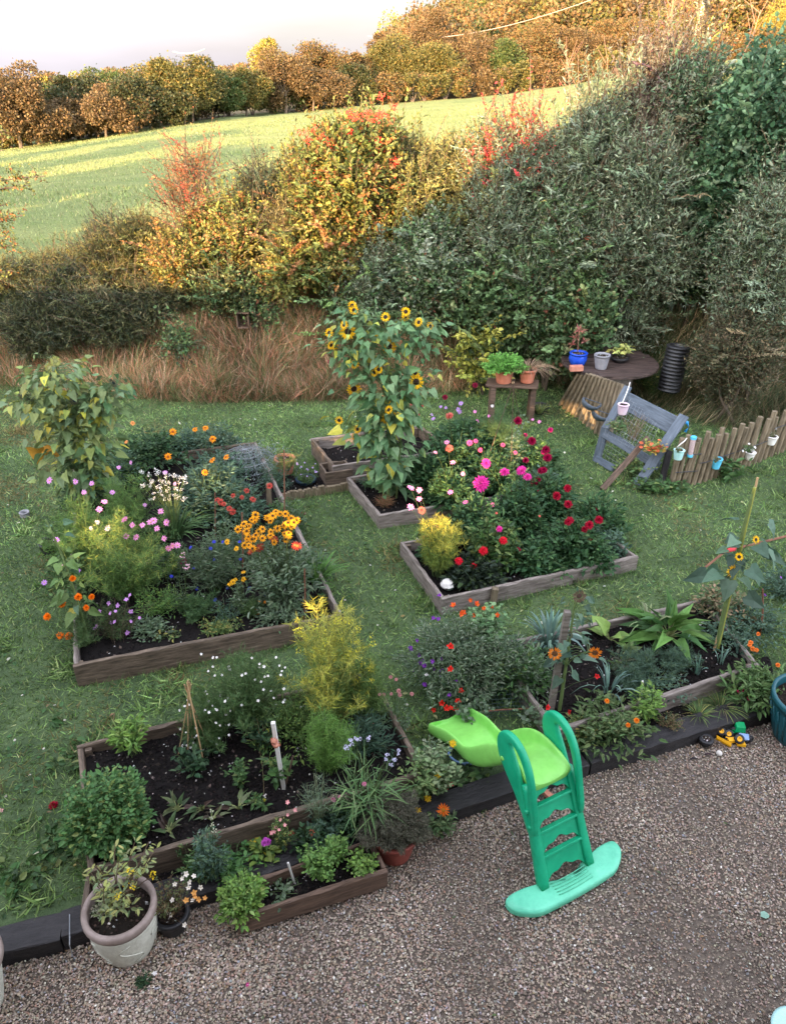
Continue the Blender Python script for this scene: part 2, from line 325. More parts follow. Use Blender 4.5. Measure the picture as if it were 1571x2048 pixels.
s0 = sleeper_y(co[:, 0]); co[:, 1] = s0 + (14.2 - s0) * co[:, 1]; co[:, 2] = lawn_z(co[:, 0], co[:, 1]); lw.data.vertices.foreach_set('co', co.ravel())
sheet('field', np.linspace(-1, 1, 330), np.concatenate([np.linspace(13.4, 40, 150), np.linspace(40.3, 97, 120)]), field_z, FIELDM, fan=lambda Y: Y * .95 + 2)
sheet('hillside', np.linspace(-1, 1, 160), np.concatenate([np.linspace(58, 320, 90), np.geomspace(330, 4500, 30)]),
      lambda x, y: np.where(y < edge_Y(u_px(x, y)), field_z(x, y, False) - .5, hill_z(x, y)), HILLM, fan=lambda Y: Y * .95 + 2)
# --- gravel stones
n = 150000; gy = U(0, 1, n) ** .8
gx = U(-3.2, 4.2, n); s1 = sleeper_y(gx); yy = .9 + (s1 - .12 - .9) * gy
pp = px_of(gx, yy, 0); keep = (pp > -60) & (pp < 1640) & (U(0, 1, n) < .62 + .75 * vnoise(gx, yy, .45, 77)); gx, yy = gx[keep], yy[keep]; n = len(gx)
cols = pick([(5, (.33, .265, .205)), (4, (.25, .195, .15)), (2.5, (.42, .35, .28)), (1.8, (.30, .195, .14)), (.7, (.13, .11, .09)), (.45, (.62, .57, .5)), (.6, (.27, .27, .28))], n)
cols *= (.65 + .45 * vnoise(gx, yy, .5, 9) + .25 * vnoise(gx, yy, 1.4, 19))[:, None]
b = MB(); b.stones(np.stack([gx, yy, U(-.004, .008, n)], 1), U(.0045, .0092, n) * (1 + .35 * (vnoise(gx, yy, .35, 71) - .5)), cols)
n2 = 420; hx = U(-2.2, 3.6, n2); hy = .95 + (sleeper_y(hx) - 1.05) * U(.1, 1, n2) ** .6
b.leaves('leaf', np.stack([hx, hy, U(.01, .016, n2)], 1), RNG.normal(size=(n2, 3)) * A(1, 1, .15), U(.012, .035, n2), .4, pick([(2, (.2, .13, .07)), (1, (.3, .24, .13)), (1, (.07, .1, .04)), (1, (.1, .06, .04))], n2), up=2)
tag(b.build('gravel_stones', STONE), 'loose grey brown gravel covering the yard in front of the sleepers', 'gravel', kind='stuff')
# --- beds (corner rectangles, used to keep lawn grass out)
D1 = unit(A(.953, .302, 0)); D2 = unit(A(-.34, .94, 0))
def quadpts(a, b_, c, d): return [np.asarray(q)[:2] for q in (a, b_, c, d)]
BEDS = {}
def reg(name, fl, fr, depth, back=None):
    fl = np.asarray(fl, float); fr = np.asarray(fr, float)
    bl = fl + depth * D2 if back is None else np.asarray(back[0], float); br = fr + depth * D2 if back is None else np.asarray(back[1], float)
    BEDS[name] = (fl, fr, br, bl); return BEDS[name]
B1 = reg('b1', P(152, 1330, .3), P(680, 1228, .3), 3.75)
B2 = reg('b2', P(760, 1030, .25), P(760, 1030, .25) + D1 * 2.1, .95, (P(697, 955, .25), P(697, 955, .25) + D1 * 2.1))
B2b = reg('b2b', P(668, 935, .32), P(668, 935, .32) + D1 * 1.5, .8, (P(625, 880, .32), P(625, 880, .32) + D1 * 1.4))
B3 = reg('b3', P(885, 1195, .25), P(1270, 1112, .25), .98, (P(805, 1085, .25), P(805, 1085, .25) + D1 * 1.93))
B4 = reg('b4', P(183, 1738, .3), P(845, 1543, .3), 1, (P(160, 1492, .3), P(740, 1345, .3)))
B6 = reg('b6', P(1112, 1458, .25), P(1512, 1328, .25), 1, (P(985, 1290, .25), P(985, 1290, .25) + D1 * 2.05))
STRIP = reg('strip', P(165, 1835, .16), P(905, 1590, .16), 1, (P(183, 1738, .16), P(870, 1530, .16)))
STRIP2 = reg('strip2', P(1190, 1505, .1), P(1560, 1385, .1), 1, (P(1112, 1458, .1), P(1540, 1310, .1)))
B5 = reg('b5', P(478, 1832, .17), P(768, 1740, .17), .3, (P(505, 1762, .17), P(742, 1680, .17)))
EDGING = reg('edging', P(560, 985, .2), P(700, 962, .2), .55)
def inpoly(x, y, q):
    ins = np.zeros(len(x), bool); k = len(q)
    for i in range(k):
        x1, y1 = q[i][:2]; x2, y2 = q[(i + 1) % k][:2]
        c = ((y1 > y) != (y2 > y)) & (x < (x2 - x1) * (y - y1) / (y2 - y1 + 1e-12) + x1); ins ^= c
    return ins
# --- lawn grass
n = 420000; gx = U(-6.8, 6.2, n); yy = 2.4 + (12.2 - 2.4) * U(0, 1, n) ** .95
keep = (yy > sleeper_y(gx) + .12) & (yy < bank_y(gx) + .5)
for q in BEDS.values(): keep &= ~inpoly(gx, yy, q)
pp = px_of(gx, yy, 0); keep &= (pp > -80) & (pp < 1650); gx, yy = gx[keep], yy[keep]; n = len(gx)
dry = vnoise(gx, yy, .8, 11) + .5 * vnoise(gx, yy, .25, 12) + .35 * np.clip((-gx - 1.2) / 2.5, 0, 1)
cols = np.where((dry > U(1.0, 1.5, n))[:, None], pick([(1, (.17, .14, .06)), (1, (.13, .12, .045))], n), pick([(3, (.115, .185, .055)), (2, (.155, .23, .075)), (1.2, (.08, .14, .05)), (.8, (.22, .27, .11))], n) * (.7 + .6 * vnoise(gx, yy, .4, 15))[:, None])
dd = RNG.normal(size=(n, 3)) * A(.9, .9, .3) + A(0, 0, .6); ln = U(.025, .075, n) * (1 + .7 * (vnoise(gx, yy, .3, 13) > .78))
b = MB(); b.leaves('needle', np.stack([gx, yy, lawn_z(gx, yy) - .004], 1), dd, ln, .16, cols * U(.55, 2.0, (len(cols), 1)), up=.1)
# clover and plantain leaves in the sward
n = 4500; gx = U(-6.5, 6, n); yy = U(2.8, 11.5, n); keep = (yy > sleeper_y(gx) + .15) & (yy < bank_y(gx)) & (vnoise(gx, yy, .6, 17) > .5)
for q in BEDS.values(): keep &= ~inpoly(gx, yy, q)
gx, yy = gx[keep], yy[keep]; n = len(gx)
b.leaves('leaf6', np.stack([gx, yy, lawn_z(gx, yy) + .015], 1), RNG.normal(size=(n, 3)) * A(1, 1, .25) + A(0, 0, .2), U(.02, .05, n), .7, pick([(1, (.06, .14, .05)), (1, (.09, .18, .07))], n), up=1.5)
# coarse longer grass hugging the boards
eg = []
for q in BEDS.values():
    for i in range(4):
        p, r_ = q[i], q[(i + 1) % 4]; L = np.linalg.norm(r_ - p); m_ = int(L * 170); t = U(0, 1, m_)[:, None]
        nrm = unit(np.cross(r_ - p, A(0, 0, 1))); eg.append(p + (r_ - p) * t + nrm * U(.03, .09, m_)[:, None])
eg = np.concatenate(eg); k2 = (eg[:, 1] > sleeper_y(eg[:, 0]) + .15) & (U(0, 1, len(eg)) < .7); eg = eg[k2]
for nm, q in BEDS.items(): eg = eg[~inpoly(eg[:, 0], eg[:, 1], q)]
eg[:, 2] = lawn_z(eg[:, 0], eg[:, 1]); n = len(eg)
b.leaves('blade', eg, RNG.normal(size=(n, 3)) * A(.5, .5, .2) + A(0, 0, 1), U(.05, .11, n), .05, pick([(3, (.09, .17, .05)), (1, (.12, .18, .07)), (.4, (.22, .18, .09))], n), up=.1)
n = 700; gx = U(-5, 5.5, n); yy = U(3, 11, n); keep = yy > sleeper_y(gx) + .15
for q in BEDS.values(): keep &= ~inpoly(gx, yy, q)
gx, yy = gx[keep], yy[keep]; n = len(gx)
b.leaves('leaf6', np.stack([gx, yy, lawn_z(gx, yy) + .03], 1), RNG.normal(size=(n, 3)) * A(1, 1, .2), U(.015, .05, n), .6, pick([(2, (.3, .33, .14)), (1, (.35, .25, .1)), (1, (.5, .5, .4)), (1, (.2, .13, .07))], n), up=2)
tag(b.build('lawn_grass', GRASS), 'short mown green grass between the raised beds, browner on the left', 'grass', kind='stuff')
# --- bank grass: long dry reddish grass leaning downhill
def bankgrass(name, label, n, x0, x1, t0, t1, pal, l0, l1, dens=None):
    gx = U(x0, x1, n); t = U(t0, t1, n); yy = bank_y(gx) + t; z = lawn_z(gx, yy)
    cl = vnoise(gx, yy, .28, 21); cl = np.where(t < 0, cl * np.clip(1 + t * 1.1, 0, 1) - (t < -.4) * .1, cl)
    keep = U(0, 1, n) < np.where(t < -.3, .0, .35) + .9 * cl; gx, yy, z, t, cl = gx[keep], yy[keep], z[keep], t[keep], cl[keep]; n = len(gx)
    sw = (vnoise(gx, yy, .5, 22) - .5) * 2.4
    d = np.stack([sw + RNG.normal(size=n) * .6, -U(-.1, .5, n), U(.7, 1.6, n)], 1)
    tone = vnoise(gx, yy * 1.0, .45, 23)
    c = pick(pal, n) * (.55 + .9 * tone)[:, None] * U(.6, 1.5, (n, 1)); b = MB()
    b.leaves('blade', np.stack([gx, yy, z], 1), d, U(l0, l1, n) * (.6 + .6 * cl), .022, c, up=.3)
    return tag(b.build(name, GRASS), label, 'grass', kind='stuff')
bankgrass('dry_bank_grass', 'long dry reddish brown grass hanging down the bank below the hedge', 85000, -7.5, 1.2, -.15, 1.8,
          [(4, (.52, .25, .15)), (2.5, (.42, .28, .15)), (2, (.24, .2, .1)), (2, (.62, .44, .3)), (4.5, (.12, .18, .065))], .14, .58)
bankgrass('bank_foot_grass', 'rough green and straw grass at the foot of the bank', 50000, -7.5, 3.4, -1.1, .6,
          [(3, (.09, .13, .05)), (2, (.16, .15, .07)), (1, (.3, .2, .12))], .06, .2)
bankgrass('right_bank_grass', 'rough olive and straw grass on the bank beside the black pipe', 30000, 2.6, 6.6, -.5, 1.8,
          [(3, (.08, .11, .05)), (2, (.2, .17, .09)), (1.4, (.33, .25, .15))], .15, .5)
# --- field grass tufts
n = 150000; t = U(0, 1, n) ** .75; yy = 14 + 50 * t; gx = U(-.62, .62, n) * yy; keep = yy < edge_Y(u_px(gx, yy)) - .5; gx, yy = gx[keep], yy[keep]; n = len(gx)
row = vnoise(gx * .15 + .3 * yy, yy - .25 * gx, .9, 31)
b = MB(); d = RNG.normal(size=(n, 3)) * .35 + A(0, 0, 1)
b.leaves('needle', np.stack([gx, yy, field_z(gx, yy) - .02], 1), d, (.05 + .09 * row) * U(.7, 1.4, n), .22, pick([(3, (.17, .225, .075)), (2, (.25, .28, .11)), (1, (.34, .33, .16))], n) * U(.6, 1.4, (n, 1)), up=.1)
tag(b.build('field_grass', GRASS), 'tufted pale green pasture grass rippling across the sloping field', 'grass', kind='stuff')

# ---------------------------------------------------------------- house behind the viewpoint (its shadow covers the garden)
HO = thing('house', 'pale rendered house at the near edge of the yard behind the viewpoint', 'house', (-3, -3, -.1))
def wall_with_holes(y, x0, x1, z0, ztop, holes, th=.25):
    """ztop: list of (x,z) roofline; wall cut in vertical slabs around rectangular openings"""
    b = MB(); xs = sorted(set([x0, x1] + [h[0] for h in holes] + [h[1] for h in holes] + [q[0] for q in ztop if x0 < q[0] < x1]))
    zf = lambda x: np.interp(x, [q[0] for q in ztop], [q[1] for q in ztop])
    for a, c in zip(xs[:-1], xs[1:]):
        hs_ = sorted([(h[2], h[3]) for h in holes if h[0] <= a + 1e-6 and h[1] >= c - 1e-6]); lo = z0
        for h0, h1 in hs_ + [(None, None)]:
            if h0 is None: b.prism([(a, y, lo), (c, y, lo), (c, y, zf(c)), (a, y, zf(a))], 0, (0, th, 0))
            else: b.prism([(a, y, lo), (c, y, lo), (c, y, h0), (a, y, h0)], 0, (0, th, 0)); lo = h1
    return b
FY, BY = -.62, -5.5
roof = [(-34, 4.42), (-9.2, 4.42), (-3.6, 7.3), (-2.6, 7.75), (4, 7.75), (7, 6.2)]
k = (FY - BY) ; sh = k * math.tan(SUN_AZ); shz = k / math.cos(SUN_AZ) * math.tan(SUN_EL)
SUN_GAPS = [(-4.3, -3.05, 2.25, 2.9), (-6.6, -5.85, 2.15, 2.7)]  # openings added to let sun beams through both walls onto the plants
camwin = (-.8, .8, 3.2, 5.0)
wall_with_holes(FY, -34, 7, -.1, roof, SUN_GAPS + [(-.7, .7, 3.3, 4.75)]).build('front_wall', RENDER, HO)
wall_with_holes(BY, -34, 7, -.1, [(-34, 4.4), (7, 4.4)], [(h[0] - sh, h[1] - sh, h[2] + shz, h[3] + shz) for h in SUN_GAPS]).build('back_wall', RENDER, HO)
b = MB()
for (a, c) in zip(roof[:-1], roof[1:]):
    b.prism([(a[0], FY + .02, a[1] - .02), (c[0], FY + .02, c[1] - .02), (c[0], FY + .02, c[1] + .1), (a[0], FY + .02, a[1] + .1)], 0, (0, BY - FY - .3, 0))
b.build('roof', SLATE, HO)
# ---------------------------------------------------------------- trees
AUT = {
 'rust': [(3, (.15, .085, .03)), (2, (.2, .12, .04)), (1.4, (.11, .08, .03)), (1.6, (.09, .09, .03))],
 'olive': [(3, (.10, .095, .025)), (2, (.14, .12, .03)), (1, (.2, .13, .035)), (1, (.06, .07, .02))],
 'gold': [(3, (.28, .22, .04)), (2, (.18, .17, .035)), (1, (.36, .25, .05))],
 'green': [(3, (.055, .085, .022)), (2, (.08, .11, .03)), (1, (.13, .12, .035))],
 'dark': [(3, (.04, .05, .018)), (2, (.06, .065, .022)), (1, (.10, .07, .025))],  # also paints the shade on the left trees and scrub into the leaves
 'brown': [(3, (.13, .085, .035)), (2, (.10, .07, .03)), (1, (.2, .12, .05))],
}
def crown(b, c, rx, ry, rz, n, pal, size, lobes=14, open_=.25, m=0):
    L = unit(RNG.normal(size=(lobes, 3))); L[:, 2] = L[:, 2] * .85 + .08
    lc = c + L * A(rx, ry, rz) * U(.4, .82, (lobes, 1)); lr = U(.18, .5, lobes) * (rx * ry * rz) ** (1 / 3)
    k = RNG.integers(0, lobes, n); d = unit(RNG.normal(size=(n, 3))); rad = lr[k] * U(open_, 1, n) ** .4
    p = lc[k] + d * (rad * np.where(RNG.random(n) < .08, 1.35, 1))[:, None] * A(1.15, 1, .9)
    b.leaves('leaf', p, d + RNG.normal(size=(n, 3)) * .7, U(.6, 1.4, n) * size, .75, pick(pal, n), up=.5, m=m)
    return lc
def tree(px, pytop, wpx, col, Y, label, name='broadleaf_tree', n=4200, size=.155, pybase=None, open_=.25, group='trees along the far edge of the field'):
    base = np.zeros(3); base[1] = Y; q = PY(px, 200, Y); base[0] = q[0]
    Ye = edge_Y(u_px(base[0], Y)); base[2] = hill_z(base[0], Y) if Y > Ye else field_z(base[0], Y, False)
    top = PY(px, pytop, Y)[2]; h = max(top - base[2], 1.5); w_ = wpx * (Y * CT + 1.5) / FPX / 2
    t = thing(name, label, 'tree', base - A(0, 0, .2), group)
    b = MB(); c = base + A(0, 0, h * .53); lc = crown(b, c, w_ * U(1.1, 1.35), w_ * 1.0, h * .5, n, AUT[col] if isinstance(col, str) else col, size, 20, open_)
    tb = MB(); tb.tube([base - A(0, 0, .2), base + A(.1, 0, h * .25), c, c + A(0, 0, h * .25)], .028 * h, .01 * h, 6, (.13, .10, .075))
    for i in range(0, len(lc), 2): tb.tube([base + A(0, 0, h * .28), (base + A(0, 0, h * .3) + lc[i]) / 2 + A(0, 0, .05 * h), lc[i]], .013 * h, .004 * h, 4, (.15, .12, .09))
    b.build('crown', LEAF, t); tb.build('trunk', BARK, t); return t
TL = [  # px, top, width, colour, Y, label
 (22, 128, 130, 'brown', 60, 'round rust brown tree at the far left end of the field hedge'),
 (92, 160, 60, 'green', 68, 'small green round tree behind the left end of the far hedge'),
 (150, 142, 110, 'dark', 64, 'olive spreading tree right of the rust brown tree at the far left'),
 (215, 122, 80, 'green', 70, 'tall thin topped tree standing above the left part of the far hedge'),
 (105, 205, 150, 'brown', 62, 'low brown orange thicket tree at the left end of the far hedge'),
 (200, 170, 130, 'brown', 62, 'bushy brown tree in front of the thin topped tree'),
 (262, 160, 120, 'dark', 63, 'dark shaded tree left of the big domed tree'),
 (305, 118, 70, 'olive', 68, 'narrow tree with a bare tip left of the big domed tree'),
 (380, 94, 150, 'olive', 66, 'big domed olive tree in the middle of the far hedge'),
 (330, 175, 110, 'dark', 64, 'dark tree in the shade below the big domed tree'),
 (445, 150, 90, 'green', 70, 'green tree on the right flank of the big domed tree'),
 (490, 130, 110, 'olive', 72, 'olive tree with pale bare stems below the yellow tree'),
 (540, 68, 66, 'gold', 80, 'yellow topped tree standing out above the far hedge'),
 (570, 105, 110, 'brown', 74, 'brown tree just right of the yellow topped tree'),
 (640, 75, 90, 'rust', 80, 'rust brown tree with a pointed top between the yellow tree and the wood'),
 (625, 130, 110, 'brown', 75, 'brown rounded tree with pale stems above the field edge'),
 (706, 82, 50, 'rust', 84, 'small orange round tree alone before the wooded hill'),
 (700, 120, 90, 'dark', 79, 'dark green tree left of the wooded hill'),
 (762, 48, 46, 'brown', 90, 'thin tall wispy tree at the left edge of the wooded hill'),
 (800, 60, 110, 'olive', 86, 'large olive tree at the left foot of the wooded hill'),
 (855, 12, 90, 'brown', 96, 'tallest brown tree against the sky on the left shoulder of the hill'),
 (905, 5, 60, 'green', 130, 'dark green evergreen dome on the skyline of the hill'),
 (870, 80, 130, 'olive', 85, 'broad sunlit olive tree behind the crest of the field'),
 (950, 55, 110, 'brown', 88, 'brown tree right of the broad sunlit olive tree'),
 (1000, 85, 80, 'green', 87, 'bright green tree with upright limbs behind the crest of the field'),
 (1065, 45, 120, 'rust', 90, 'large rust tree above the red leaved bush'),
 (1140, 60, 110, 'brown', 91, 'brown orange tree behind the bare whips'),
 (1230, 20, 120, 'rust', 93, 'orange tree above the right end of the field'),
 (1330, 10, 120, 'olive', 94, 'olive tree behind the bare topped bush'),
 (1545, 10, 110, 'gold', 95, 'yellow green tree at the far right above the strip of field'),
]
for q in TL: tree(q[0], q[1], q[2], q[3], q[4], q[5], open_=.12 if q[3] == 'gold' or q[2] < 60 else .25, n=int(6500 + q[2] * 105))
# low scrub bushes along the field edge
for i, px in enumerate(range(-40, 1640, 36)):
    Y = float(edge_Y(px)) + .6; wp = U(70, 110); cn = ['brown', 'dark', 'brown', 'olive', 'dark', 'green'][int(U(0, 6))] if px < 640 else ['rust', 'brown', 'olive', 'rust'][int(U(0, 4))]
    x = PY(px + U(-12, 12), 200, Y)[0]; z = float(field_z(x, Y, False)); t = thing('hedgerow_bush', 'low scrubby hedge bush along the far edge of the field', 'bush', (x, Y, z - .2), 'scrub bushes along the far field edge')
    b = MB(); crown(b, A(x, Y, z + 1.1), wp * .025, 1.2, U(1.2, 2.0), 3200, AUT[cn], .17, 12); b.build('crown', LEAF, t)
    b = MB(); [b.tube([(x, Y, z - .2), (x + a, Y, z + 1.6)], .06, .02, 4, (.13, .1, .08)) for a in (-.6, .1, .7)]; b.build('stem', BARK, t)
# the wood covering the hillside reads as one mass
b = MB(); cnt = 0
pxs = np.concatenate([U(760, 1700, 760), U(-60, 800, 120)])
for px in pxs:
    Y = U(98, 290) if px > 800 else U(110, 300); x = PY(px, 100, Y)[0]
    if Y < edge_Y(px) + 8: continue
    z = float(hill_z(x, Y)); s = U(1.8, 5.4) * (.8 + Y / 500)
    if px < 800: s *= .55; z -= 1.5
    lc = U(-1, 1, (3, 3)) * A(s * .5, s * .5, s * .3); n = int(420 if Y < 180 else 230)
    pal = AUT[['rust', 'rust', 'brown', 'rust', 'olive', 'gold', 'green'][int(U(0, 6.5))]]
    for c in lc:
        d = unit(RNG.normal(size=(n, 3))); p = A(x, Y, z + s * .8) + c + d * s * .62 * U(.6, 1, (n, 1))
        b.leaves('leaf', p, d + RNG.normal(size=(n, 3)) * .7, U(.24, .56, n) * (.7 + Y / 400), .8, pick(pal, n) * U(.8, 1.15), up=.5)
tag(b.build('woodland', LEAF), 'orange and brown autumn wood covering the hillside', 'woodland', kind='stuff')
# shade-giving tree line beyond the left edge of the picture
for i, (x, y, h) in enumerate([(-17, 8, 7.5), (-22, 13, 8), (-28, 18, 9), (-19, 15.5, 6), (-34, 27, 9), (-27, 24, 7)]):
    z = 0 if y < 13 else float(field_z(x, y, False)); t = thing('boundary_tree', 'tree standing out of the picture to the left of the field', 'tree', (x, y, z - .2), 'trees left of the field outside the picture')
    b = MB(); crown(b, A(x, y, z + h * .6), 3.2, 3, h * .42, 1800, AUT['olive'], .45, 14, .1); b.build('crown', LEAF, t)
    b = MB(); b.tube([(x, y, z - .2), (x, y, z + h * .7)], .2, .07, 6, (.13, .1, .08)); b.build('trunk', BARK, t)
# utility pole with wires
q = PY(1402, 0, 40); zb = float(field_z(q[0], 40, False)); t = thing('utility_pole', 'pale wooden utility pole rising out of the hedge on the right', 'pole', (q[0], 40, zb - .3))
b = MB(); b.tube([(q[0], 40, zb - .3), (q[0] + .15, 40, zb + 8.5)], .13, .1, 8, (.42, .33, .22)); b.build('post', BARK, t)
b = MB(); b.box((q[0] + .1, 40, zb + 8.2), (.9, 0, 0), (0, .05, 0), (0, 0, .06), col=(.3, .25, .18)); b.build('crossarm', BARK, t)
def cable(label, p, q_, sag, nm='overhead_cable'):
    s = np.linspace(0, 1, 24)[:, None]; pts = np.asarray(p) * (1 - s) + np.asarray(q_) * s; pts[:, 2] -= sag * 4 * (s * (1 - s))[:, 0]
    b = MB(); b.tube(pts, .035, .035, 3, (.5, .42, .36)); tag(b.build(nm, BARK, None, origin=tuple(p)), label, 'cable')
cable('thin overhead cable crossing the wooded hillside', PY(735, 72, 110), PY(1180, 0, 75), 1.2)
cable('thin overhead cable crossing the sky above the domed tree', PY(345, 103, 64.5), PY(410, 98, 64.5), .2)
# ================================================================ BEDS, SLEEPERS, HARD OBJECTS
Z3 = A(0, 0, 1)
def soil_mesh(parent, quad, z, amp=.035, clods=2600, name='soil'):
    fl, fr, br, bl = [np.array([*q[:2], 0.]) for q in quad]; nu, nv = 46, 30; b = MB()
    u, v = np.meshgrid(np.linspace(.01, .99, nu), np.linspace(.01, .99, nv)); u = u[..., None]; v = v[..., None]
    G = (fl * (1 - u) + fr * u) * (1 - v) + (bl * (1 - u) + br * u) * v
    G[..., 2] = z + amp * (vnoise(G[..., 0], G[..., 1], .09, 41) - .5) + amp * 1.4 * (vnoise(G[..., 0], G[..., 1], .35, 42) - .5)
    F = [(j * nu + i, j * nu + i + 1, (j + 1) * nu + i + 1, (j + 1) * nu + i) for j in range(nv - 1) for i in range(nu - 1)]
    b.raw(G.reshape(-1, 3), F, (.011, .0095, .009))
    n = clods; uu, vv = U(.02, .98, (2, n, 1)); q = (fl * (1 - uu) + fr * uu) * (1 - vv) + (bl * (1 - uu) + br * uu) * vv
    q[:, 2] = z + amp * (vnoise(q[:, 0], q[:, 1], .09, 41) - .5) + amp * 1.4 * (vnoise(q[:, 0], q[:, 1], .35, 42) - .5) + .002
    cols = pick([(30, (.011, .0095, .009)), (12, (.024, .019, .017)), (1.5, (.55, .53, .5)), (1.0, (.14, .11, .09))], n)
    sz = U(.006, .016, n) * np.where(cols[:, 0] > .3, .62, 1)
    b.stones(q, sz, cols, .7)
    return b.build(name, [SOILM2], parent)
SOILM2 = attr_mat('soil_crumbs', .95, 0, .08, .4, 90)
def raised_bed(name, label, quad, ztop, h, mats, th=.035, soil=None, posts=True, sides=(0, 1, 2, 3), over=.0, cl=2600):
    q = [np.array([*c[:2], ztop]) for c in quad]; t = thing(name, label, 'raised bed', (*q[0][:2], .04))
    if soil is not None: soil_mesh(t, quad, soil, clods=cl)
    for i in sides:
        p, r_ = q[i], q[(i + 1) % 4]; d = unit(r_ - p); e = th / 2 + .003 if i % 2 == 0 else -th / 2 - .002
        board('board', p - d * e + A(0, 0, U(-.006, .006)), r_ + d * e, h, th, mats[i % len(mats)], t, rough=.007)
    if posts:
        cen = sum(q) / 4
        for c in q:
            inn = unit(cen - c) * .055; b = MB(); s = .022
            b.box(c + inn + A(0, 0, -.12), D1 * s, D2 * s, Z3 * .1); b.build('post', WOOD, t)
    return t
BED1 = raised_bed('raised_bed', 'long brown timber raised bed on the left full of cosmos and yellow rudbeckia', B1, .30, .27, [WOOD, WOODG], soil=.20, cl=6000)
raised_bed('raised_bed', 'weathered timber bed with the tall sunflowers, behind the dahlia bed', B2, .25, .22, [WOODG, WOODG], soil=.15)
raised_bed('raised_bed', 'dark empty timber bed behind the sunflowers', B2b, .34, .22, [WOODG, WOOD], soil=.20, cl=1200)
raised_bed('raised_bed', 'pale weathered timber bed with the red and magenta dahlias', B3, .25, .21, [WOODG, WOODG], soil=.14)
raised_bed('raised_bed', 'front timber bed with dark soil and a cane tripod, nearest on the left', B4, .30, .22, [WOOD, WOOD], soil=.22, cl=6500)
raised_bed('raised_bed', 'timber vegetable bed with leeks and chard on the right', B6, .25, .2, [WOODG, WOODG], soil=.17, cl=5000)
st_ = thing('flower_border', 'narrow strip of dark soil between the front bed and the black sleepers', 'border', (*STRIP[0][:2], .03))
soil_mesh(st_, STRIP, .10, clods=2600); board('board', A(*STRIP[0][:2], .17), A(*STRIP[3][:2], .2), .15, .03, WOOD, st_)
s2 = thing('flower_border', 'soil strip between the vegetable bed and the sleepers on the right', 'border', (*STRIP2[0][:2], .03)); soil_mesh(s2, STRIP2, .08, clods=1800)
raised_bed('planter_box', 'low narrow brown planter box of herbs standing on the gravel', B5, .17, .15, [WOODB, WOODB], th=.028, soil=.11, posts=False, cl=900)
# small inner box and log-roll edging
q0 = P(652, 945, .3); sb = (q0, q0 + D1 * .3, q0 + D1 * .3 + D2 * .25, q0 + D2 * .25)
raised_bed('small_timber_box', 'tiny square timber box beside the dark empty bed', sb, .30, .2, [WOOD], th=.025, soil=.22, posts=False, cl=120)
t = thing('log_edging', 'low log roll edging in front of the blue bowl', 'edging', (*EDGING[0][:2], .05))
e0, e1 = EDGING[0], EDGING[1]; nn = 26
for i in range(nn):
    p = e0 + (e1 - e0) * i / (nn - 1); b = MB(); hh = U(.14, .17); b.tube([(p[0], p[1], .03), (p[0], p[1], .03 + hh)], .026, .024, 8, m=0); b.build('stake', STAVE, t)
soil_mesh(t, EDGING, .12, clods=900)
# sleepers
SL = [((-3.6, 2.12), (-1.86, 2.58)), ((-1.855, 2.585), (-.42, 3.12)), ((-.41, 3.125), (1.36, 3.83)), ((1.375, 3.835), (3.2, 4.47))]
for i, (p, r_) in enumerate(SL):
    p = A(*p, .115 + .006 * (i % 2)); r_ = A(*r_, .112); L = ['black timber sleeper at the left end of the gravel edge', 'black sleeper behind the big cream pot', 'black sleeper beside the slide under the trailing nasturtium', 'black sleeper behind the toy vehicles at the right end'][i]
    d = unit(r_ - p); nrm = np.cross(Z3, d); o = board('sleeper', p + nrm * .055, r_ + nrm * .055, .15, .175, SLEEPER, None, rough=.006); tag(o, L, 'sleeper', 'sleepers edging the gravel')
b = MB(); qq = P(140, 1862, .122); d = D2 * .11; b.tube([qq - D2 * .10 - A(0, 0, .16), qq - D2 * .09 + A(0, 0, .006), qq + D2 * .1 + A(0, 0, .006), qq + D2 * .11 - A(0, 0, .1)], .003, .003, 4)
tag(b.build('wire_loop', WIRE, None, origin=tuple(qq)), 'thin wire looped over the leftmost black sleeper', 'wire')
# ---------------------------------------------------------------- slide
SO = A(1.065, 2.98, 0); SD = unit(A(-.48, .877, 0)); SW = unit(A(.877, .48, 0))
def S(a, b_, z): return SO + SW * a + SD * b_ + A(0, 0, z)
slide = thing('slide', "child's green plastic slide with a ladder and mint base standing on the gravel", 'slide', SO)
# mint foot
b = MB(); out = []
for k in range(44):
    th = 2 * math.pi * k / 44; c, s_ = math.cos(th), math.sin(th); x = .43 * c
    wd = .058 + .052 * np.clip(abs(x) / .30, 0, 1) ** 2.2
    y = wd * np.sign(s_) * abs(s_) ** .75 - .085 * (1 - (x / .43) ** 2) + .05
    out.append((x, y))
lay = [(0, 1.0), (.03, 1.03), (.045, .99), (.052, .9)]
V = [S(x * (1 if f > .95 else .97) * min(f, 1.0), (y - .02) * f + .02 - .02, z + .005) for z, f in lay for x, y in out]; K = 44
F = [(i * K + j, i * K + (j + 1) % K, (i + 1) * K + (j + 1) % K, (i + 1) * K + j) for i in range(3) for j in range(K)]
c0 = [S(x * .45, (y - .02) * .5, .058) for x, y in out]; V += c0; F += [(3 * K + j, 3 * K + (j + 1) % K, 4 * K + (j + 1) % K, 4 * K + j) for j in range(K)] + [tuple(4 * K + j for j in range(K))]
b.raw(V, F); o = b.build('base', SLIDEM, slide, True)
for k in range(5):
    b = MB(); y0 = -.078 + .02 * k; b.tube([S(x, y0 - .0 + .35 * x * x, .0635 ) for x in np.linspace(-.13, .13, 9)], .0028, .0028, 5); b.build('tread_rib', SLIDEM, slide, True)
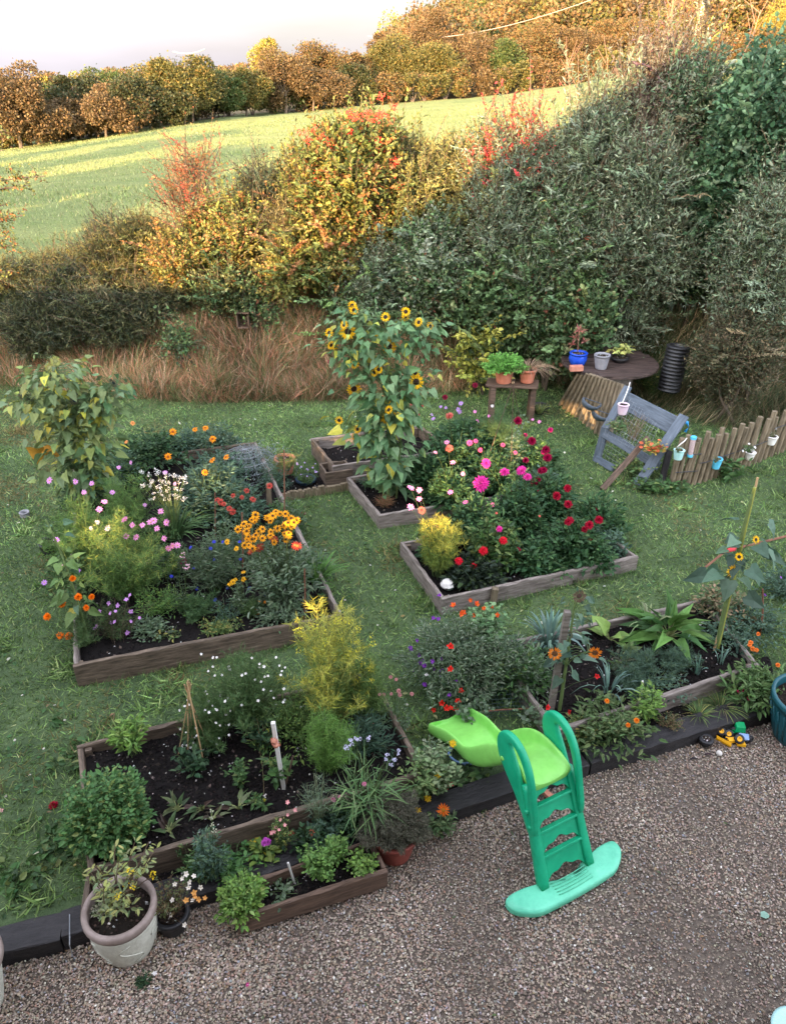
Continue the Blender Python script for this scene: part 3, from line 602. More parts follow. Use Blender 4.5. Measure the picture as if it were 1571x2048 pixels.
# ladder: rails + step panels in the leaning plane
def LP(a, s, o_=0):   # s 0..1 up the ladder, o_ = offset normal to it (towards the viewer)
    n_ = unit(A(0, -.62, .29)); return S(a, .02 + .275 * s + n_[1] * o_, .045 + .605 * s + n_[2] * o_)
for sg in (-1, 1):
    b = MB(); K = 14; V = []
    for i in range(K + 1):
        s = i / K; a0 = sg * (.175 - .025 * s); w2 = .03 - .004 * s; tk = .03
        for (da, do) in ((-1, -.8), (-.8, -1), (.8, -1), (1, -.8), (1, .8), (.8, 1), (-.8, 1), (-1, .8)): V.append(LP(a0 + da * w2, s * (1.0), do * tk))
    F = [(i * 8 + j, i * 8 + (j + 1) % 8, (i + 1) * 8 + (j + 1) % 8, (i + 1) * 8 + j) for i in range(K) for j in range(8)] + [tuple(range(8))[::-1], tuple(K * 8 + j for j in range(8))]
    b.raw(V, F); b.build('ladder_rail', SLIDET, slide, True)
steps = [(.10, .30), (.375, .535), (.62, .78), (.865, 1.0)]
for i, (s0_, s1_) in enumerate(steps):
    b = MB(); n_ = 24; aa = np.linspace(-1, 1, n_ + 1); V = []
    for a in aa:
        wdt = .158 - .02 * (s0_ + s1_) / 2; dip = .028 * math.cos(a * math.pi * 1.0) - .03 * abs(a) ** 5 * 1.6 + .012 * math.cos(a * 3 * math.pi)
        lo = s0_ + dip; up = s1_
        for (s, o_) in ((lo, -.008), (lo, .014), (up - .012, .014), (up, .012), (up + .004, -.008), (up - .01, -.012)): V.append(LP(a * wdt, s, o_))
    F = [(i_ * 6 + j, i_ * 6 + (j + 1) % 6, (i_ + 1) * 6 + (j + 1) % 6, (i_ + 1) * 6 + j) for i_ in range(n_) for j in range(6)]
    b.raw(V, F)
    if i < 3: b.box(LP(0, s1_ - .008, .012), SW * (.150 - .02 * s1_), LP(0, .012) - LP(0, 0), LP(0, 0, .018) - LP(0, 0))
    o = b.build('step', SLIDET, slide, False); mod(o, 'BEVEL', width=.003, segments=2)
# slide chute: loft
path = [(.245, .645, .135), (.27, .668, .137), (.33, .672, .138), (.44, .665, .138), (.54, .62, .138), (.64, .52, .138), (.74, .40, .14), (.84, .31, .142), (.93, .262, .145), (1.01, .268, .148), (1.09, .262, .152), (1.18, .215, .158), (1.26, .175, .165), (1.33, .16, .172), (1.37, .155, .172)]
b = MB(); V = []; prof = lambda w_, r_, dp: [(-w_ - .012, -dp), (-w_ - .02, r_ * .4), (-w_ - .012, r_), (-w_ + .006, r_ + .004), (-w_ + .014, r_ * .75), (-w_ + .022, .014), (-w_ + .042, .0), (0, -.004), (w_ - .042, 0), (w_ - .022, .014), (w_ - .014, r_ * .75), (w_ - .006, r_ + .004), (w_ + .012, r_), (w_ + .02, r_ * .4), (w_ + .012, -dp), (0, -dp * .8)]
for i, (bb, zz, ww) in enumerate(path):
    r_ = [0, .015, .03, .06, .095, .108, .108, .1, .09, .08, .08, .085, .082, .068, .05][i]; dp = [.05, .075, .06, .05, .055, .06, .06, .06, .055, .055, .055, .05, .045, .04, .03][i]
    d = A(path[min(i + 1, 14)][0] - path[max(i - 1, 0)][0], path[min(i + 1, 14)][1] - path[max(i - 1, 0)][1]); d = d / np.linalg.norm(d); nn_ = (-d[1], d[0]) if i > 3 else (0, 1)
    V += [S(a, bb + nn_[0] * h, zz + nn_[1] * h) for a, h in prof(ww, r_, dp)]
K = 16; F = [(i * K + j, i * K + (j + 1) % K, (i + 1) * K + (j + 1) % K, (i + 1) * K + j) for i in range(14) for j in range(K)] + [tuple(range(K))[::-1], tuple(14 * K + j for j in range(K))]
b.raw(V, F); o = b.build('chute', SLIDEG, slide, True); mod(o, 'SUBSURF', levels=2, render_levels=2)
# handrail loops
outer = [(.16, .33), (.125, .38), (.15, .50), (.185, .62), (.215, .73), (.26, .83), (.33, .905), (.41, .935), (.49, .925), (.55, .875), (.575, .80), (.56, .72), (.515, .655), (.45, .60), (.37, .54), (.30, .47), (.24, .40), (.20, .345)]
inner = [(.175, .42), (.172, .44), (.195, .52), (.222, .61), (.25, .69), (.285, .77), (.335, .835), (.385, .868), (.42, .875), (.445, .862), (.44, .835), (.415, .80), (.385, .765), (.355, .72), (.32, .66), (.28, .58), (.23, .49), (.195, .43)]
for sg in (-1, 1):
    b = MB(); K = 18; V = []; a0 = sg * .172; hw = .021
    for da, ins in ((-hw, .2), (-hw * .6, 0), (hw * .6, 0), (hw, .2)):
        for (o1, o2), (i1, i2) in zip(outer, inner): V.append(S(a0 + da, o1 + (i1 - o1) * ins * .6, o2 + (i2 - o2) * ins * .6))
    for da, ins in ((hw, .2), (hw * .6, 0), (-hw * .6, 0), (-hw, .2)):
        for (o1, o2), (i1, i2) in zip(outer, inner): V.append(S(a0 + da, i1 + (o1 - i1) * ins * .6, i2 + (o2 - i2) * ins * .6))
    F = [(i * K + j, i * K + (j + 1) % K, ((i + 1) % 8) * K + (j + 1) % K, ((i + 1) % 8) * K + j) for i in range(8) for j in range(K)]
    b.raw(V, F); o = b.build('handrail', SLIDET, slide, True); mod(o, 'SUBSURF', levels=2, render_levels=2)
    for (bb, zz) in ((.49, .70), (.225, .50), (.185, .405)):
        b = MB(); b.lathe([(0, .026), (.012, .026), (.016, .022), (.016, 0)], S(a0 + sg * 0, bb, zz), 12, axis=tuple(-SW if sg < 0 else SW)); b.build('bolt_cap', SLIDEG if bb > .4 else SLIDET, slide, True)
b = MB(); c = P(925, 1522, .04); b.lathe([(0, 0), (.09, 0), (.11, .09), (.115, .1), (.1, .1), (.09, .02), (0, .015)], c, 20)
tag(b.build('blue_bowl', BLUEP, None, True, origin=tuple(c)), 'small blue plastic bowl lying under the end of the slide', 'bowl')
b = MB(); c = P(1085, 1585, .01); b.box(c + A(0, 0, .02), D1 * .03 + D2 * -.1, D1 * .02, Z3 * .015); tag(b.build('brick_sliver', BRICK, None, origin=tuple(c)), 'narrow orange brick lying on the gravel beneath the slide', 'brick')
# ---------------------------------------------------------------- pots
def pot(name, label, c, r0, r1, h, mt, rimr=.012, rimh=.03, cat='pot', rim_mt=None, soil=True, lean=None, wall=.012, n=36, ribs=0, group=None, bulge=0):
    c = np.asarray(c, float); t = thing(name, label, cat, c, group); b = MB(); ax = lean
    pr = [(0, 0), (r0 * .95, 0), (r0, .005)] + [(r0 + (r1 - r0) * (k / 8) ** .9 + bulge * math.sin(math.pi * k / 8), .005 + (h - rimh - .005) * k / 8) for k in range(1, 9)]
    if not rim_mt: pr += [(r1 + rimr, h - rimh), (r1 + rimr, h - .004), (r1 + rimr - .004, h), (r1 - wall, h), (r1 - wall - .004, h - .01), (r1 - wall - .01, h * .7)]
    else: pr += [(r1 - wall, h - rimh), (r1 - wall, h * .7)]
    b.lathe(pr, c, n, axis=ax); o = b.build('body', mt, t, True)
    if rim_mt:
        b = MB(); b.lathe([(r1 - wall, h - rimh - .002), (r1 + rimr * .6, h - rimh - .002), (r1 + rimr, h - rimh * .7), (r1 + rimr, h - rimh * .25), (r1 + rimr * .6, h), (r1 - wall, h), (r1 - wall - .006, h - .012), (r1 - wall - .006, h * .72)], c, n, axis=ax); b.build('rim', rim_mt, t, True)
    if ribs:
        for k in range(ribs):
            th = 2 * math.pi * k / ribs; d = A(math.cos(th), math.sin(th), 0); b = MB(); b.tube([c + d * (r0 + .002) + Z3 * .03, c + d * (r1 + .0) + Z3 * (h * .78)], .008, .008, 5); b.build('rib', mt, t, True)
    if soil:
        b = MB(); rr = r1 - wall - .006; zs = h * .82; b.lathe([(0, zs + .012), (rr * .6, zs + .008), (rr, zs)], c, 20, col=(.02, .016, .013), axis=ax)
        m_ = 260; th = U(0, 6.28, m_); q = rr * np.sqrt(U(0, 1, m_)) * .95; up = np.array(ax) if ax is not None else Z3
        pos = c + np.stack([q * np.cos(th), q * np.sin(th), q * 0], 1) + up * (zs + .01); b.stones(pos, U(.005, .01, m_) * (1 + r1), pick([(10, (.03, .022, .018)), (3, (.07, .05, .04)), (.8, (.5, .48, .45))], m_)); b.build('soil', SOILM2, t)
    return t
cp = P(262, 1922, 0); CP = cp + D2 * .10
big = pot('large_pot', 'big cream glazed pot with a brown rim holding a yellowing leafy plant', CP, .135, .185, .36, CREAM, .014, .055, rim_mt=RIM, wall=.014, bulge=.012)
for k in range(6):
    b = MB(); th0 = k * 1.047; b.tube([CP + A(math.cos(th0 + .35 * math.sin(u_ * 6.28)), math.sin(th0 + .35 * math.sin(u_ * 6.28)), 0) * (.135 + .05 * ((.05 + .2 * u_) / .3) ** .9 + .012 * math.sin(math.pi * (.05 + .2 * u_) / .3) + .0005) + Z3 * (.05 + .2 * u_) for u_ in np.linspace(0, 1, 14)], .0035, .0035, 5); b.build('relief', CREAM, big, True)
cp2 = P(-44, 2010, 0)
pot('large_pot', 'matching cream pot with a brown rim cut off by the left edge of the picture', cp2, .13, .19, .40, CREAM, .02, .06, rim_mt=RIM, wall=.02)
cb = P(350, 1868, 0) + D2 * .05; pot('black_pot', 'small black plastic pot of pale orange and white flowers beside the big cream pot', cb, .075, .095, .14, BLACKP)
cr_ = P(800, 1732, 0) + D2 * .1; pot('terracotta_pot', 'dull red pot almost hidden under a dark round bush on the gravel', cr_, .10, .135, .2, TERRAD)
cg = P(1612, 1492, 0) + A(0, .1, 0); pot('green_tub', 'large dark green plastic tub cut off by the right edge of the picture', cg, .2, .27, .38, TEAL, .012, .05, ribs=28, cat='tub')
cs = P(1408, 1490, 0); pot('tiny_pot', 'tiny black nursery pot with a dry seedling beside the yellow toy', cs, .03, .042, .07, BLACKP)
c = P(1512, 1850, 0)
b = MB(); b.leaves('leaf6', P(1520, 1833, .012)[None], A(1, .3, .05)[None], .06, .9, A(.25, .42, .33)[None], up=3); tag(b.build('fallen_leaf', LEAF, None, origin=tuple(P(1520, 1833, .01))), 'pale blue green leaf lying on the gravel at lower right', 'leaf')
b = MB(); c = P(1590, 2075, 0); b.lathe([(0, .02), (.10, .03), (.13, .05), (.11, .05), (0, .035)], c, 30); tag(b.build('pale_dish', MINTP, None, True, origin=tuple(c)), 'pale blue round dish clipped by the bottom right corner', 'dish')
b = MB(); c = P(1436, 1510, 0); b.lathe([(0, 0), (.014, .003), (.022, .014), (.021, .026), (.012, .036), (0, .038)], c, 14); tag(b.build('pale_stone', ROCKM, None, True, origin=tuple(c)), 'round white stone on the gravel below the toy vehicles', 'stone')
b = MB(); c = P(894, 1176, .16); b.lathe([(0, 0), (.05, .01), (.07, .04), (.05, .075), (.02, .085), (0, .085)], c, 9); tag(b.build('pale_stone', ROCKM, None, False, origin=tuple(c)), 'big white stone at the front left corner of the dahlia bed', 'stone')
c = P(1205, 1705, .06)
# bits of bark on the gravel
for (px, py, l, cc) in ((1415, 1508, .05, (.05, .03, .035)), (1385, 1517, .045, (.03, .025, .03)), (1402, 1500, .025, (.4, .3, .2))):
    c = P(px, py, .012); b = MB(); b.tube([c - D1 * l * .5, c + A(0, 0, .006), c + D1 * l * .5 + A(.0, -.01, 0)], .007, .005, 5, cc); tag(b.build('bark_chip', BARK, None, origin=tuple(c)), 'small dark bark chip on the gravel by the white stone' if l > .03 else 'small tan wood chip on the gravel below the toys', 'bark', None if l < .03 else 'dark bark chips on the gravel')
# ---------------------------------------------------------------- toys
def wheel(parent, c, ax, r, w_, rimmt):
    b = MB(); b.lathe([(r * .5, -w_ / 2), (r * .93, -w_ / 2), (r, -w_ * .3), (r, w_ * .3), (r * .93, w_ / 2), (r * .5, w_ / 2)], c, 20, axis=tuple(ax)); wh = b.build('wheel', BLACKP, parent, True); wh['_o'] = parent['_o']
    b = MB(); b.lathe([(0, w_ * .3), (r * .3, w_ * .3), (r * .34, w_ * .52), (r * .52, w_ * .5), (r * .54, w_ * .2)], c, 16, axis=tuple(ax)); b.build('rim', rimmt, wh, True)
tc_ = P(1462, 1490, 0); toy = thing('toy_loader', 'yellow toy digger with a blade tipped over beside the sleeper', 'toy', tc_)
ax = unit(A(-.12, -.72, .68))
wheel(toy, P(1441, 1462, .06), ax, .034, .026, YEL); wheel(toy, P(1456, 1468, .05), ax, .034, .026, YEL); wheel(toy, P(1477, 1478, .055), ax, .036, .028, YEL)
b = MB(); e = unit(A(.9, -.3, -.1)); p0 = P(1430, 1472, .05); p1 = P(1459, 1488, .03); arc = [(0, 0), (-.012, .012), (-.016, .03), (-.008, .048)]
for (a1, a2), (a3, a4) in zip(arc[:-1], arc[1:]):
    f = lambda p, x, z: p + A(0, -x * -1, z); pr = [f(p0, a1, a2 - .03), f(p1, a1, a2 - .03), f(p1, a3, a4 - .03), f(p0, a3, a4 - .03)]; b.prism(pr, 0, A(0, -.006, .002))
b.build('blade', YEL, toy)
b = MB(); b.box(P(1464, 1480, .035), A(.035, .005, 0), A(0, .018, 0), A(0, 0, .012)); b.box(P(1480, 1487, .02), A(.028, -.006, 0), A(0, .02, 0), A(0, 0, .012)); b.tube([P(1450, 1474, .04), P(1468, 1482, .03)], .006, .006, 6); b.build('chassis', YEL, toy)
tt = P(1478, 1472, 0); toy2 = thing('toy_tractor', 'toy tractor with a green cab and pale blue bonnet behind the yellow toy', 'toy', tt)
b = MB(); c = P(1478, 1455, .085); b.prism([c + A(-.038, -.03, -.022), c + A(.036, -.034, -.026), c + A(.036, -.02, .018), c + A(-.03, -.018, .022)], 0, A(0.006, .055, .006)); o = b.build('cab', GREENP, toy2); mod(o, 'BEVEL', width=.004, segments=2)
b = MB(); c = P(1486, 1474, .05); b.box(c, A(.034, -.006, 0), A(.004, .022, .01), A(0, -.006, .012)); o = b.build('bonnet', BLUEP, toy2); mod(o, 'BEVEL', width=.004, segments=2)
b = MB(); b.box(P(1485, 1478, .03), A(.036, -.004, 0), A(0, .02, 0), A(0, 0, .012)); b.build('chassis', BLACKP, toy2)
wheel(toy2, P(1466, 1462, .05), unit(A(-.5, -.8, .3)), .032, .022, GREENP); wheel(toy2, P(1500, 1478, .03), unit(A(.5, -.8, .1)), .025, .02, BLACKP)
# ---------------------------------------------------------------- canes, stakes
def tripod(label, top, feet, r=.006, mt=CANE):
    t = thing('cane_tripod', label, 'plant support', feet[0])
    for f in feet:
        b = MB(); d = unit(top - f); b.tube([f - d * .05, top + d * .06 + RNG.normal(size=3) * .01], r, r * .8, 6); b.build('cane', mt, t)
    b = MB(); b.lathe([(.012, -.012), (.018, 0), (.012, .012)], top, 8); b.build('tie', CANE, t); return t
f0 = P(362, 1510, .2)
top = PY(376, 1378, f0[1] + .02)
tripod('wigwam of five thin brown canes tied at the top in the front bed', top, [P(357, 1508, .2), P(376, 1522, .2), P(410, 1538, .2), P(420, 1500, .2), P(385, 1480, .2)], .0055)
fb = P(1000, 985, .14); tp = PY(1025, 765, fb[1])
tripod('tall cane wigwam with a climbing bean among the dahlias', tp, [P(955, 975, .14), P(1020, 980, .14), P(1060, 930, .14)], .0045, WOODB)
def stake(name, label, pb, ptop_px, zb, r, mt, dy=0, square=False, cat='stake'):
    p = P(*pb, zb); q = PY(*ptop_px, p[1] + dy); b = MB()
    if square:
        d = unit(q - p); s = unit(np.cross(d, A(0, 1, 0))) * r; f = np.cross(s, d); b.box((p + q) / 2, s, f, (q - p) / 2 + d * .03)
    else: b.tube([p - A(0, 0, .05), (p + q) / 2 + A(r, 0, 0), q], r, r * .8, 7)
    return tag(b.build(name, mt, None, origin=tuple(p)), label, cat)
stake('rusty_rod', 'rust brown rod standing left of the yellow rudbeckia', (484, 1172), (484, 1025), .2, .008, RUST)
stake('rusty_rod', 'tall thin rusty rod behind the yellow rudbeckia', (567, 1100), (568, 900), .2, .007, RUST)
stake('rusty_rod', 'short dark rod at the front right of the rudbeckia bed', (607, 1240), (609, 1138), .2, .008, RUST)
stake('rusty_rod', 'thin rusty rod among the small red flowers', (429, 1080), (430, 985), .2, .006, RUST)
stake('wooden_post', 'short square timber post at the near right corner of the wire cloche', (539, 1015), (537, 972), .15, .025, STAVE, square=True)
stake('wooden_post', 'square timber peg in front of the dahlia bed behind the nasturtiums', (982, 1222), (989, 1182), .0, .028, STAVE, square=True)
stake('wooden_stake', 'thick brown wooden stake beside the dying sunflower', (1098, 1432), (1133, 1230), .1, .022, WOODG, square=True)
stake('wooden_stake', 'flaky white wooden stake holding a red flower ornament in the front bed', (568, 1580), (547, 1452), .2, .012, WHITEP, dy=-.02, square=True)
stake('short_cane', 'short brown cane crossing behind the white stake', (565, 1575), (586, 1512), .2, .008, WOODB)
stake('bamboo_cane', 'long pale bamboo cane leaning beside the drooping sunflower on the right', (1425, 1308), (1514, 955), .15, .011, CANE, dy=.1)
stake('dark_stake', 'thin dark stake at the far right behind the orange flowers', (1520, 1270), (1524, 1178), .15, .009, RUST)
stake('plant_label', 'white plastic plant label in the light green sage', (1283, 1400), (1284, 1368), .15, .006, WHITEP, square=True, cat='label')
stake('plant_label', 'white plastic plant label among the seedlings by the chard', (1390, 1262), (1402, 1246), .17, .006, WHITEP, square=True, cat='label')
stake('plant_label', 'thin white plant label in the low herb box', (589, 1766), (578, 1732), .11, .005, WHITEP, square=True, cat='label')
t = thing('red_tool', 'dark pole with a red grip lying across the lawn behind the right bed', 'pole', P(1455, 1100, .4)); b = MB(); b.tube([PY(1400, 1142, 5.9), PY(1450, 1102, 6.1), PY(1590, 1068, 6.4)], .012, .012, 6); b.build('shaft', RUST, t)
b = MB(); b.tube([PY(1453, 1101, 6.08), PY(1480, 1095, 6.12)], .02, .02, 8); b.build('grip', noise_mat('red_paint', (.45, .02, .03), (.55, .04, .05)), t)
# ---------------------------------------------------------------- cloche of wire mesh, net cage
def net(b, p, u_, v_, nu, nv, r=.0016, bulge=None):
    for i in range(nu + 1):
        pts = [p + u_ * i / nu + v_ * k / 6 + (bulge(i / nu, k / 6) if bulge else 0) for k in range(7)]; b.tube(pts, r, r, 3, cap=False)
    for j in range(nv + 1):
        pts = [p + u_ * k / 8 + v_ * j / nv + (bulge(k / 8, j / nv) if bulge else 0) for k in range(9)]; b.tube(pts, r, r, 3, cap=False)
a_, c_ = P(925, 1427, .16), P(1078, 1416, .16)
t = thing('net_cage', 'dark mesh net on a rusty bar hanging below the sweet peas', 'net', a_)
b = MB(); b.tube([a_, (a_ + c_) / 2 + A(0, 0, .01), c_], .006, .006, 6); b.build('bar', RUST, t)
b = MB(); ub = lambda u, v: A(0, 0, -.05 * math.sin(v * 3.14)) + RNG.normal(size=3) * .003; net(b, a_, c_ - a_, D2 * .5 + A(.08, 0, .32), 22, 16, .0013, ub); net(b, a_, c_ - a_, A(.01, .03, -.13), 22, 5, .0013); b.build('mesh', NETM, t)
cc = P(495, 950, .15); t = thing('wire_cloche', 'domed wire mesh cloche over silvery plants at the back of the left bed', 'cloche', cc); b = MB()
for k in range(9):
    th = k * math.pi / 9; d = A(math.cos(th), math.sin(th), 0); b.tube([cc + d * .42 * math.cos(s) + A(0, 0, .34 * math.sin(s)) for s in np.linspace(0, math.pi, 13)], .0022, .0022, 3)
for e in (.2, .5, .8, 1.1, 1.35): b.tube([cc + A(.42 * math.cos(e) * math.cos(s), .42 * math.cos(e) * math.sin(s), .34 * math.sin(e)) for s in np.linspace(0, 6.283, 25)], .0022, .0022, 3)
b.build('mesh', WIRE, t)
# ---------------------------------------------------------------- bench, pots on it, drum table, pipe
def at(px, py, Y): return PY(px, py, Y)
bz = at(1020, 766, 10.1); t = thing('plank_bench', 'rough plank bench carrying two terracotta pots by the hedge', 'bench', (bz[0], 10.1, 0))
pl = at(973, 762, 10.15); pr_ = at(1076, 767, 10.0); board('seat', pl, pr_, .035, .3, WOODB, t)
for px in (985, 1065):
    q = at(px, 770, 10.05); b = MB(); b.box((q[0], 10.05, q[2] / 2 - .01), (.035, 0, 0), (0, .1, 0), (0, 0, q[2] / 2 - .005)); b.build('leg', WOODB, t)
c1 = at(1007, 757, 10.1); c1[2] = pl[2] + .001; pot('terracotta_pot', 'terracotta pot with a bright green bushy herb on the plank bench', c1, .1, .125, .2, TERRA)
c2 = at(1053, 762, 10.05); c2[2] = pr_[2] + .004; pot('terracotta_pot', 'terracotta pot with dead straw coloured grass on the plank bench', c2, .085, .11, .19, TERRA)
c = P(1078, 826, .06); pot('black_pot', 'low black pot of grass on the lawn below the plank bench', c, .10, .12, .12, BLACKP)
c = P(571, 945, .12); TP3 = pot('terracotta_pot', 'terracotta pot at the back of the bed behind the log edging', c, .085, .12, .2, TERRA)
c = P(612, 968, .12); pot('blue_bowl', 'dark blue bowl of small lilac flowers behind the log edging', c, .08, .11, .08, noise_mat('navy_plastic', (.012, .03, .06), (.02, .05, .09)), cat='bowl')
c = P(103, 1108, .06); pot('black_pot', 'black pot on the lawn left of the tall thin sunflower', c, .07, .095, .15, BLACKP)
c = P(52, 1036, .06); pot('tin_can', 'small grey pink tin standing on the lawn at far left', c, .05, .052, .08, GREYP, .003, .01, cat='tin', soil=False)
DY = 10.5; dc = at(1218, 722, DY); DR = .67; DZ = dc[2]
t = thing('cable_drum_table', 'upturned wooden cable drum used as a table by the hedge', 'table', (dc[0], DY, .1)); b = MB(); K = 40
b.lathe([(0, -.045), (DR - .01, -.045), (DR, -.035), (DR, -.006), (DR - .01, 0), (.05, 0)], dc, K); b.build('tabletop', noise_mat('wet_dark_wood', (.03, .02, .018), (.09, .06, .05), 5, .6, .5, (1.2, 9, 9), (.17, .13, .11), 5), t)
for k in range(9):
    y = -DR + .078 + k * .157; hw = math.sqrt(max(DR * DR - y * y, .01)) - .02; b = MB(); b.box(dc + A(0, y, .006), A(hw, 0, 0), A(0, .071, 0), A(0, 0, .004)); b.build('top_plank', MATS['wet_dark_wood'], t)
for k in range(24):
    th = k * 6.283 / 24; d = A(math.cos(th), math.sin(th), 0); b = MB(); p = dc + d * .33 - Z3 * .045; q = np.array([dc[0] + d[0] * .34, DY + d[1] * .34, .05]); s = A(-d[1], d[0], 0) * .045; b.box((p + q) / 2, s, d * .014, (p - q) / 2); b.build('stave', WOODG, t)
# leaning old palisade against the drum
t2 = thing('leaning_palisade', 'row of old pale half log staves leaning left against the cable drum', 'fence', P(1140, 840, .1))
for k in range(13):
    f = k / 12; tpx = A(1160 + 84 * f, 742 + 26 * f); bpx = A(1118 + 96 * f, 812 + 74 * f)
    p = at(*tpx, 10.1 - .65 * f); q = P(*bpx, .07); q[1] = q[1]; b = MB(); d = unit(p - q); b.tube([q, (p + q) / 2 + A(0, -.005, 0), p - d * .04, p], .034, .027, 7); b.build('stake', STAVE, t2)
c = at(1155, 717, 10.3); c[2] = DZ + .011
bp = pot('blue_glazed_pot', 'cobalt blue glazed pot with a red spiky plant standing on the cable drum', c, .09, .115, .18, BLUEG, .01, .02, bulge=.02)
c = at(1152, 728, 10.08); b = MB(); b.box((c[0], 10.06, DZ + .047), A(.09, .01, 0), A(0, .045, 0), A(0, 0, .034)); o = b.build('brick', BRICK, None, origin=(c[0], 10.06, DZ)); mod(o, 'BEVEL', width=.004, segments=1); tag(o, 'red brick lying on the cable drum in front of the blue pot', 'brick')
c = at(1200, 738, 10.15); c[2] = DZ + .011; pot('grey_pot', 'empty grey plastic pot in the middle of the cable drum', c, .075, .105, .2, GREYP, .006, .02)
c = at(1237, 722, 10.45); c[2] = DZ + .011; pot('low_bowl', 'low dark bowl with a yellow leaved plant on the cable drum', c, .09, .12, .07, BLACKP, cat='bowl')
# black corrugated pipe
pb = P(1333, 770, .25); pb[1] = 10.9; pb = at(1338, 768, 10.25); axp = unit(A(.06, .05, 1)); b = MB(); pr = [(.13, 0)]
for k in range(13): z = k * .05; pr += [(.13, z + .009), (.155, z + .016), (.157, z + .034), (.13, z + .045)]
hgt_ = pr[-1][1]; pr += [(.12, hgt_), (.115, hgt_ - .05), (.11, 0.1)]; b.lathe(pr, pb - Z3 * .1, 36, axis=tuple(axp)); tp_ = pb - Z3 * .1 + axp * (hgt_ - .09); b.lathe([(0, 0), (.118, 0)], tp_, 20, axis=tuple(axp))
o = b.build('corrugated_pipe', BLACKP, None, True, origin=tuple(pb)); tag(o, 'black corrugated plastic pipe standing upright on the bank', 'pipe')
# bird box in hedge
c = at(487, 640, 11.6); t = thing('nest_box', 'small brown open fronted wooden box hanging in the hedge', 'nest box', c)
b = MB(); b.box(c + A(-.085, 0, 0), A(.008, 0, 0), A(0, .08, 0), A(0, 0, .1)); b.box(c + A(.085, 0, 0), A(.008, 0, 0), A(0, .08, 0), A(0, 0, .1)); b.box(c + A(0, 0, -.1), A(.09, 0, 0), A(0, .08, 0), A(0, 0, .008)); b.box(c + A(0, .07, 0), A(.077, 0, 0), A(0, .008, 0), A(0, 0, .09)); b.build('box', WOODB, t)
b = MB(); b.box(c + A(0, -.01, .115), A(.11, 0, 0), A(0, .1, -.02), A(0, 0, .01)); b.build('roof', WOODB, t)
# ---------------------------------------------------------------- palisade fence with hanging pots
fence = thing('palisade_fence', 'low palisade fence of weathered half round stakes at the right', 'fence', P(1340, 975, .06))
NF = 25; FP = []
for k in range(NF):
    f = k / (NF - 1); x = 1340 + 262 * f; yb = np.interp(f, [0, .2, .5, 1], [972, 968, 940, 892]); p = P(x, yb, .07); FP.append(p)
    h_ = .62 + .06 * math.sin(k * 2.1) + U(-.02, .02); q = p + A(U(-.02, .03) + .04, U(-.02, .02), h_); b = MB(); r_ = U(.031, .038)
    b.tube([p - A(0, 0, .05), (p + q) / 2, q - A(0, 0, .02), q], r_, r_ * .9, 8); b.build('stake', STAVE, fence)
for (i0, i1, z) in ((0, 4, .2), (0, 4, .42), (17, 24, .45), (4, 17, .3)):
    b = MB(); b.tube([FP[i] + A(.03 * z, -.045, z) for i in range(i0, i1 + 1)], .006, .006, 5); b.build('wire_band', BLACKP, fence)
def hang(name, label, px, py, dy, r0, r1, h, mt, hook=None, hookmt=None, slant=.03):
    i = int(np.argmin([abs(px_of(*q) - px) for q in FP])); Y = FP[i][1] - .05 - r1 if dy is None else dy
    c = at(px, py, Y); t = pot(name, label, c, r0, r1, h, mt, .004, .012, cat='hanging pot')
    if hook is not None:
        tp = at(*hook, Y + r1 * .8); b = MB(); base = c + A(-r1 * .7, r1 * .3, h); b.tube([base, base * .3 + tp * .7 + A(-.005, 0, 0), tp, tp + A(.03, .03, .02), tp + A(.05, .05, -.02)], .007, .007, 6); b.build('hook', hookmt or mt, t, True)
    return t
hang('hanging_pot', 'mint green metal pot hooked on the left end of the palisade fence', 1354, 918, None, .045, .06, .12, MINTP, (1368, 882), WHITEP)
hang('hanging_pot', 'sky blue metal pot hooked on the palisade fence below the blue handle', 1429, 936, None, .045, .062, .13, SKYP, (1424, 894), SKYP)
hang('hanging_pot', 'cream metal pot of small white flowers on the palisade fence', 1496, 918, None, .045, .065, .1, WHITEP, (1492, 880), WHITEP)
hang('hanging_pot', 'cream metal pot at the right end of the palisade fence', 1539, 888, None, .05, .068, .11, WHITEP, (1548, 860), WHITEP)
c = at(1378, 913, FP[3][1] - .07); t = thing('bird_feeder', 'clear tube bird feeder with blue ends hung on the palisade fence', 'bird feeder', c)
for nm, z0_, z1_, r_, mt in (('base', 0, .03, .034, SKYP), ('tube', .03, .22, .029, noise_mat('seed_tube', (.35, .25, .25), (.5, .38, .36), 40)), ('lid', .22, .25, .035, SKYP)):
    b = MB(); b.lathe([(0, z0_), (r_, z0_), (r_, z1_), (0, z1_)], c, 14); b.build(nm, mt, t, False)
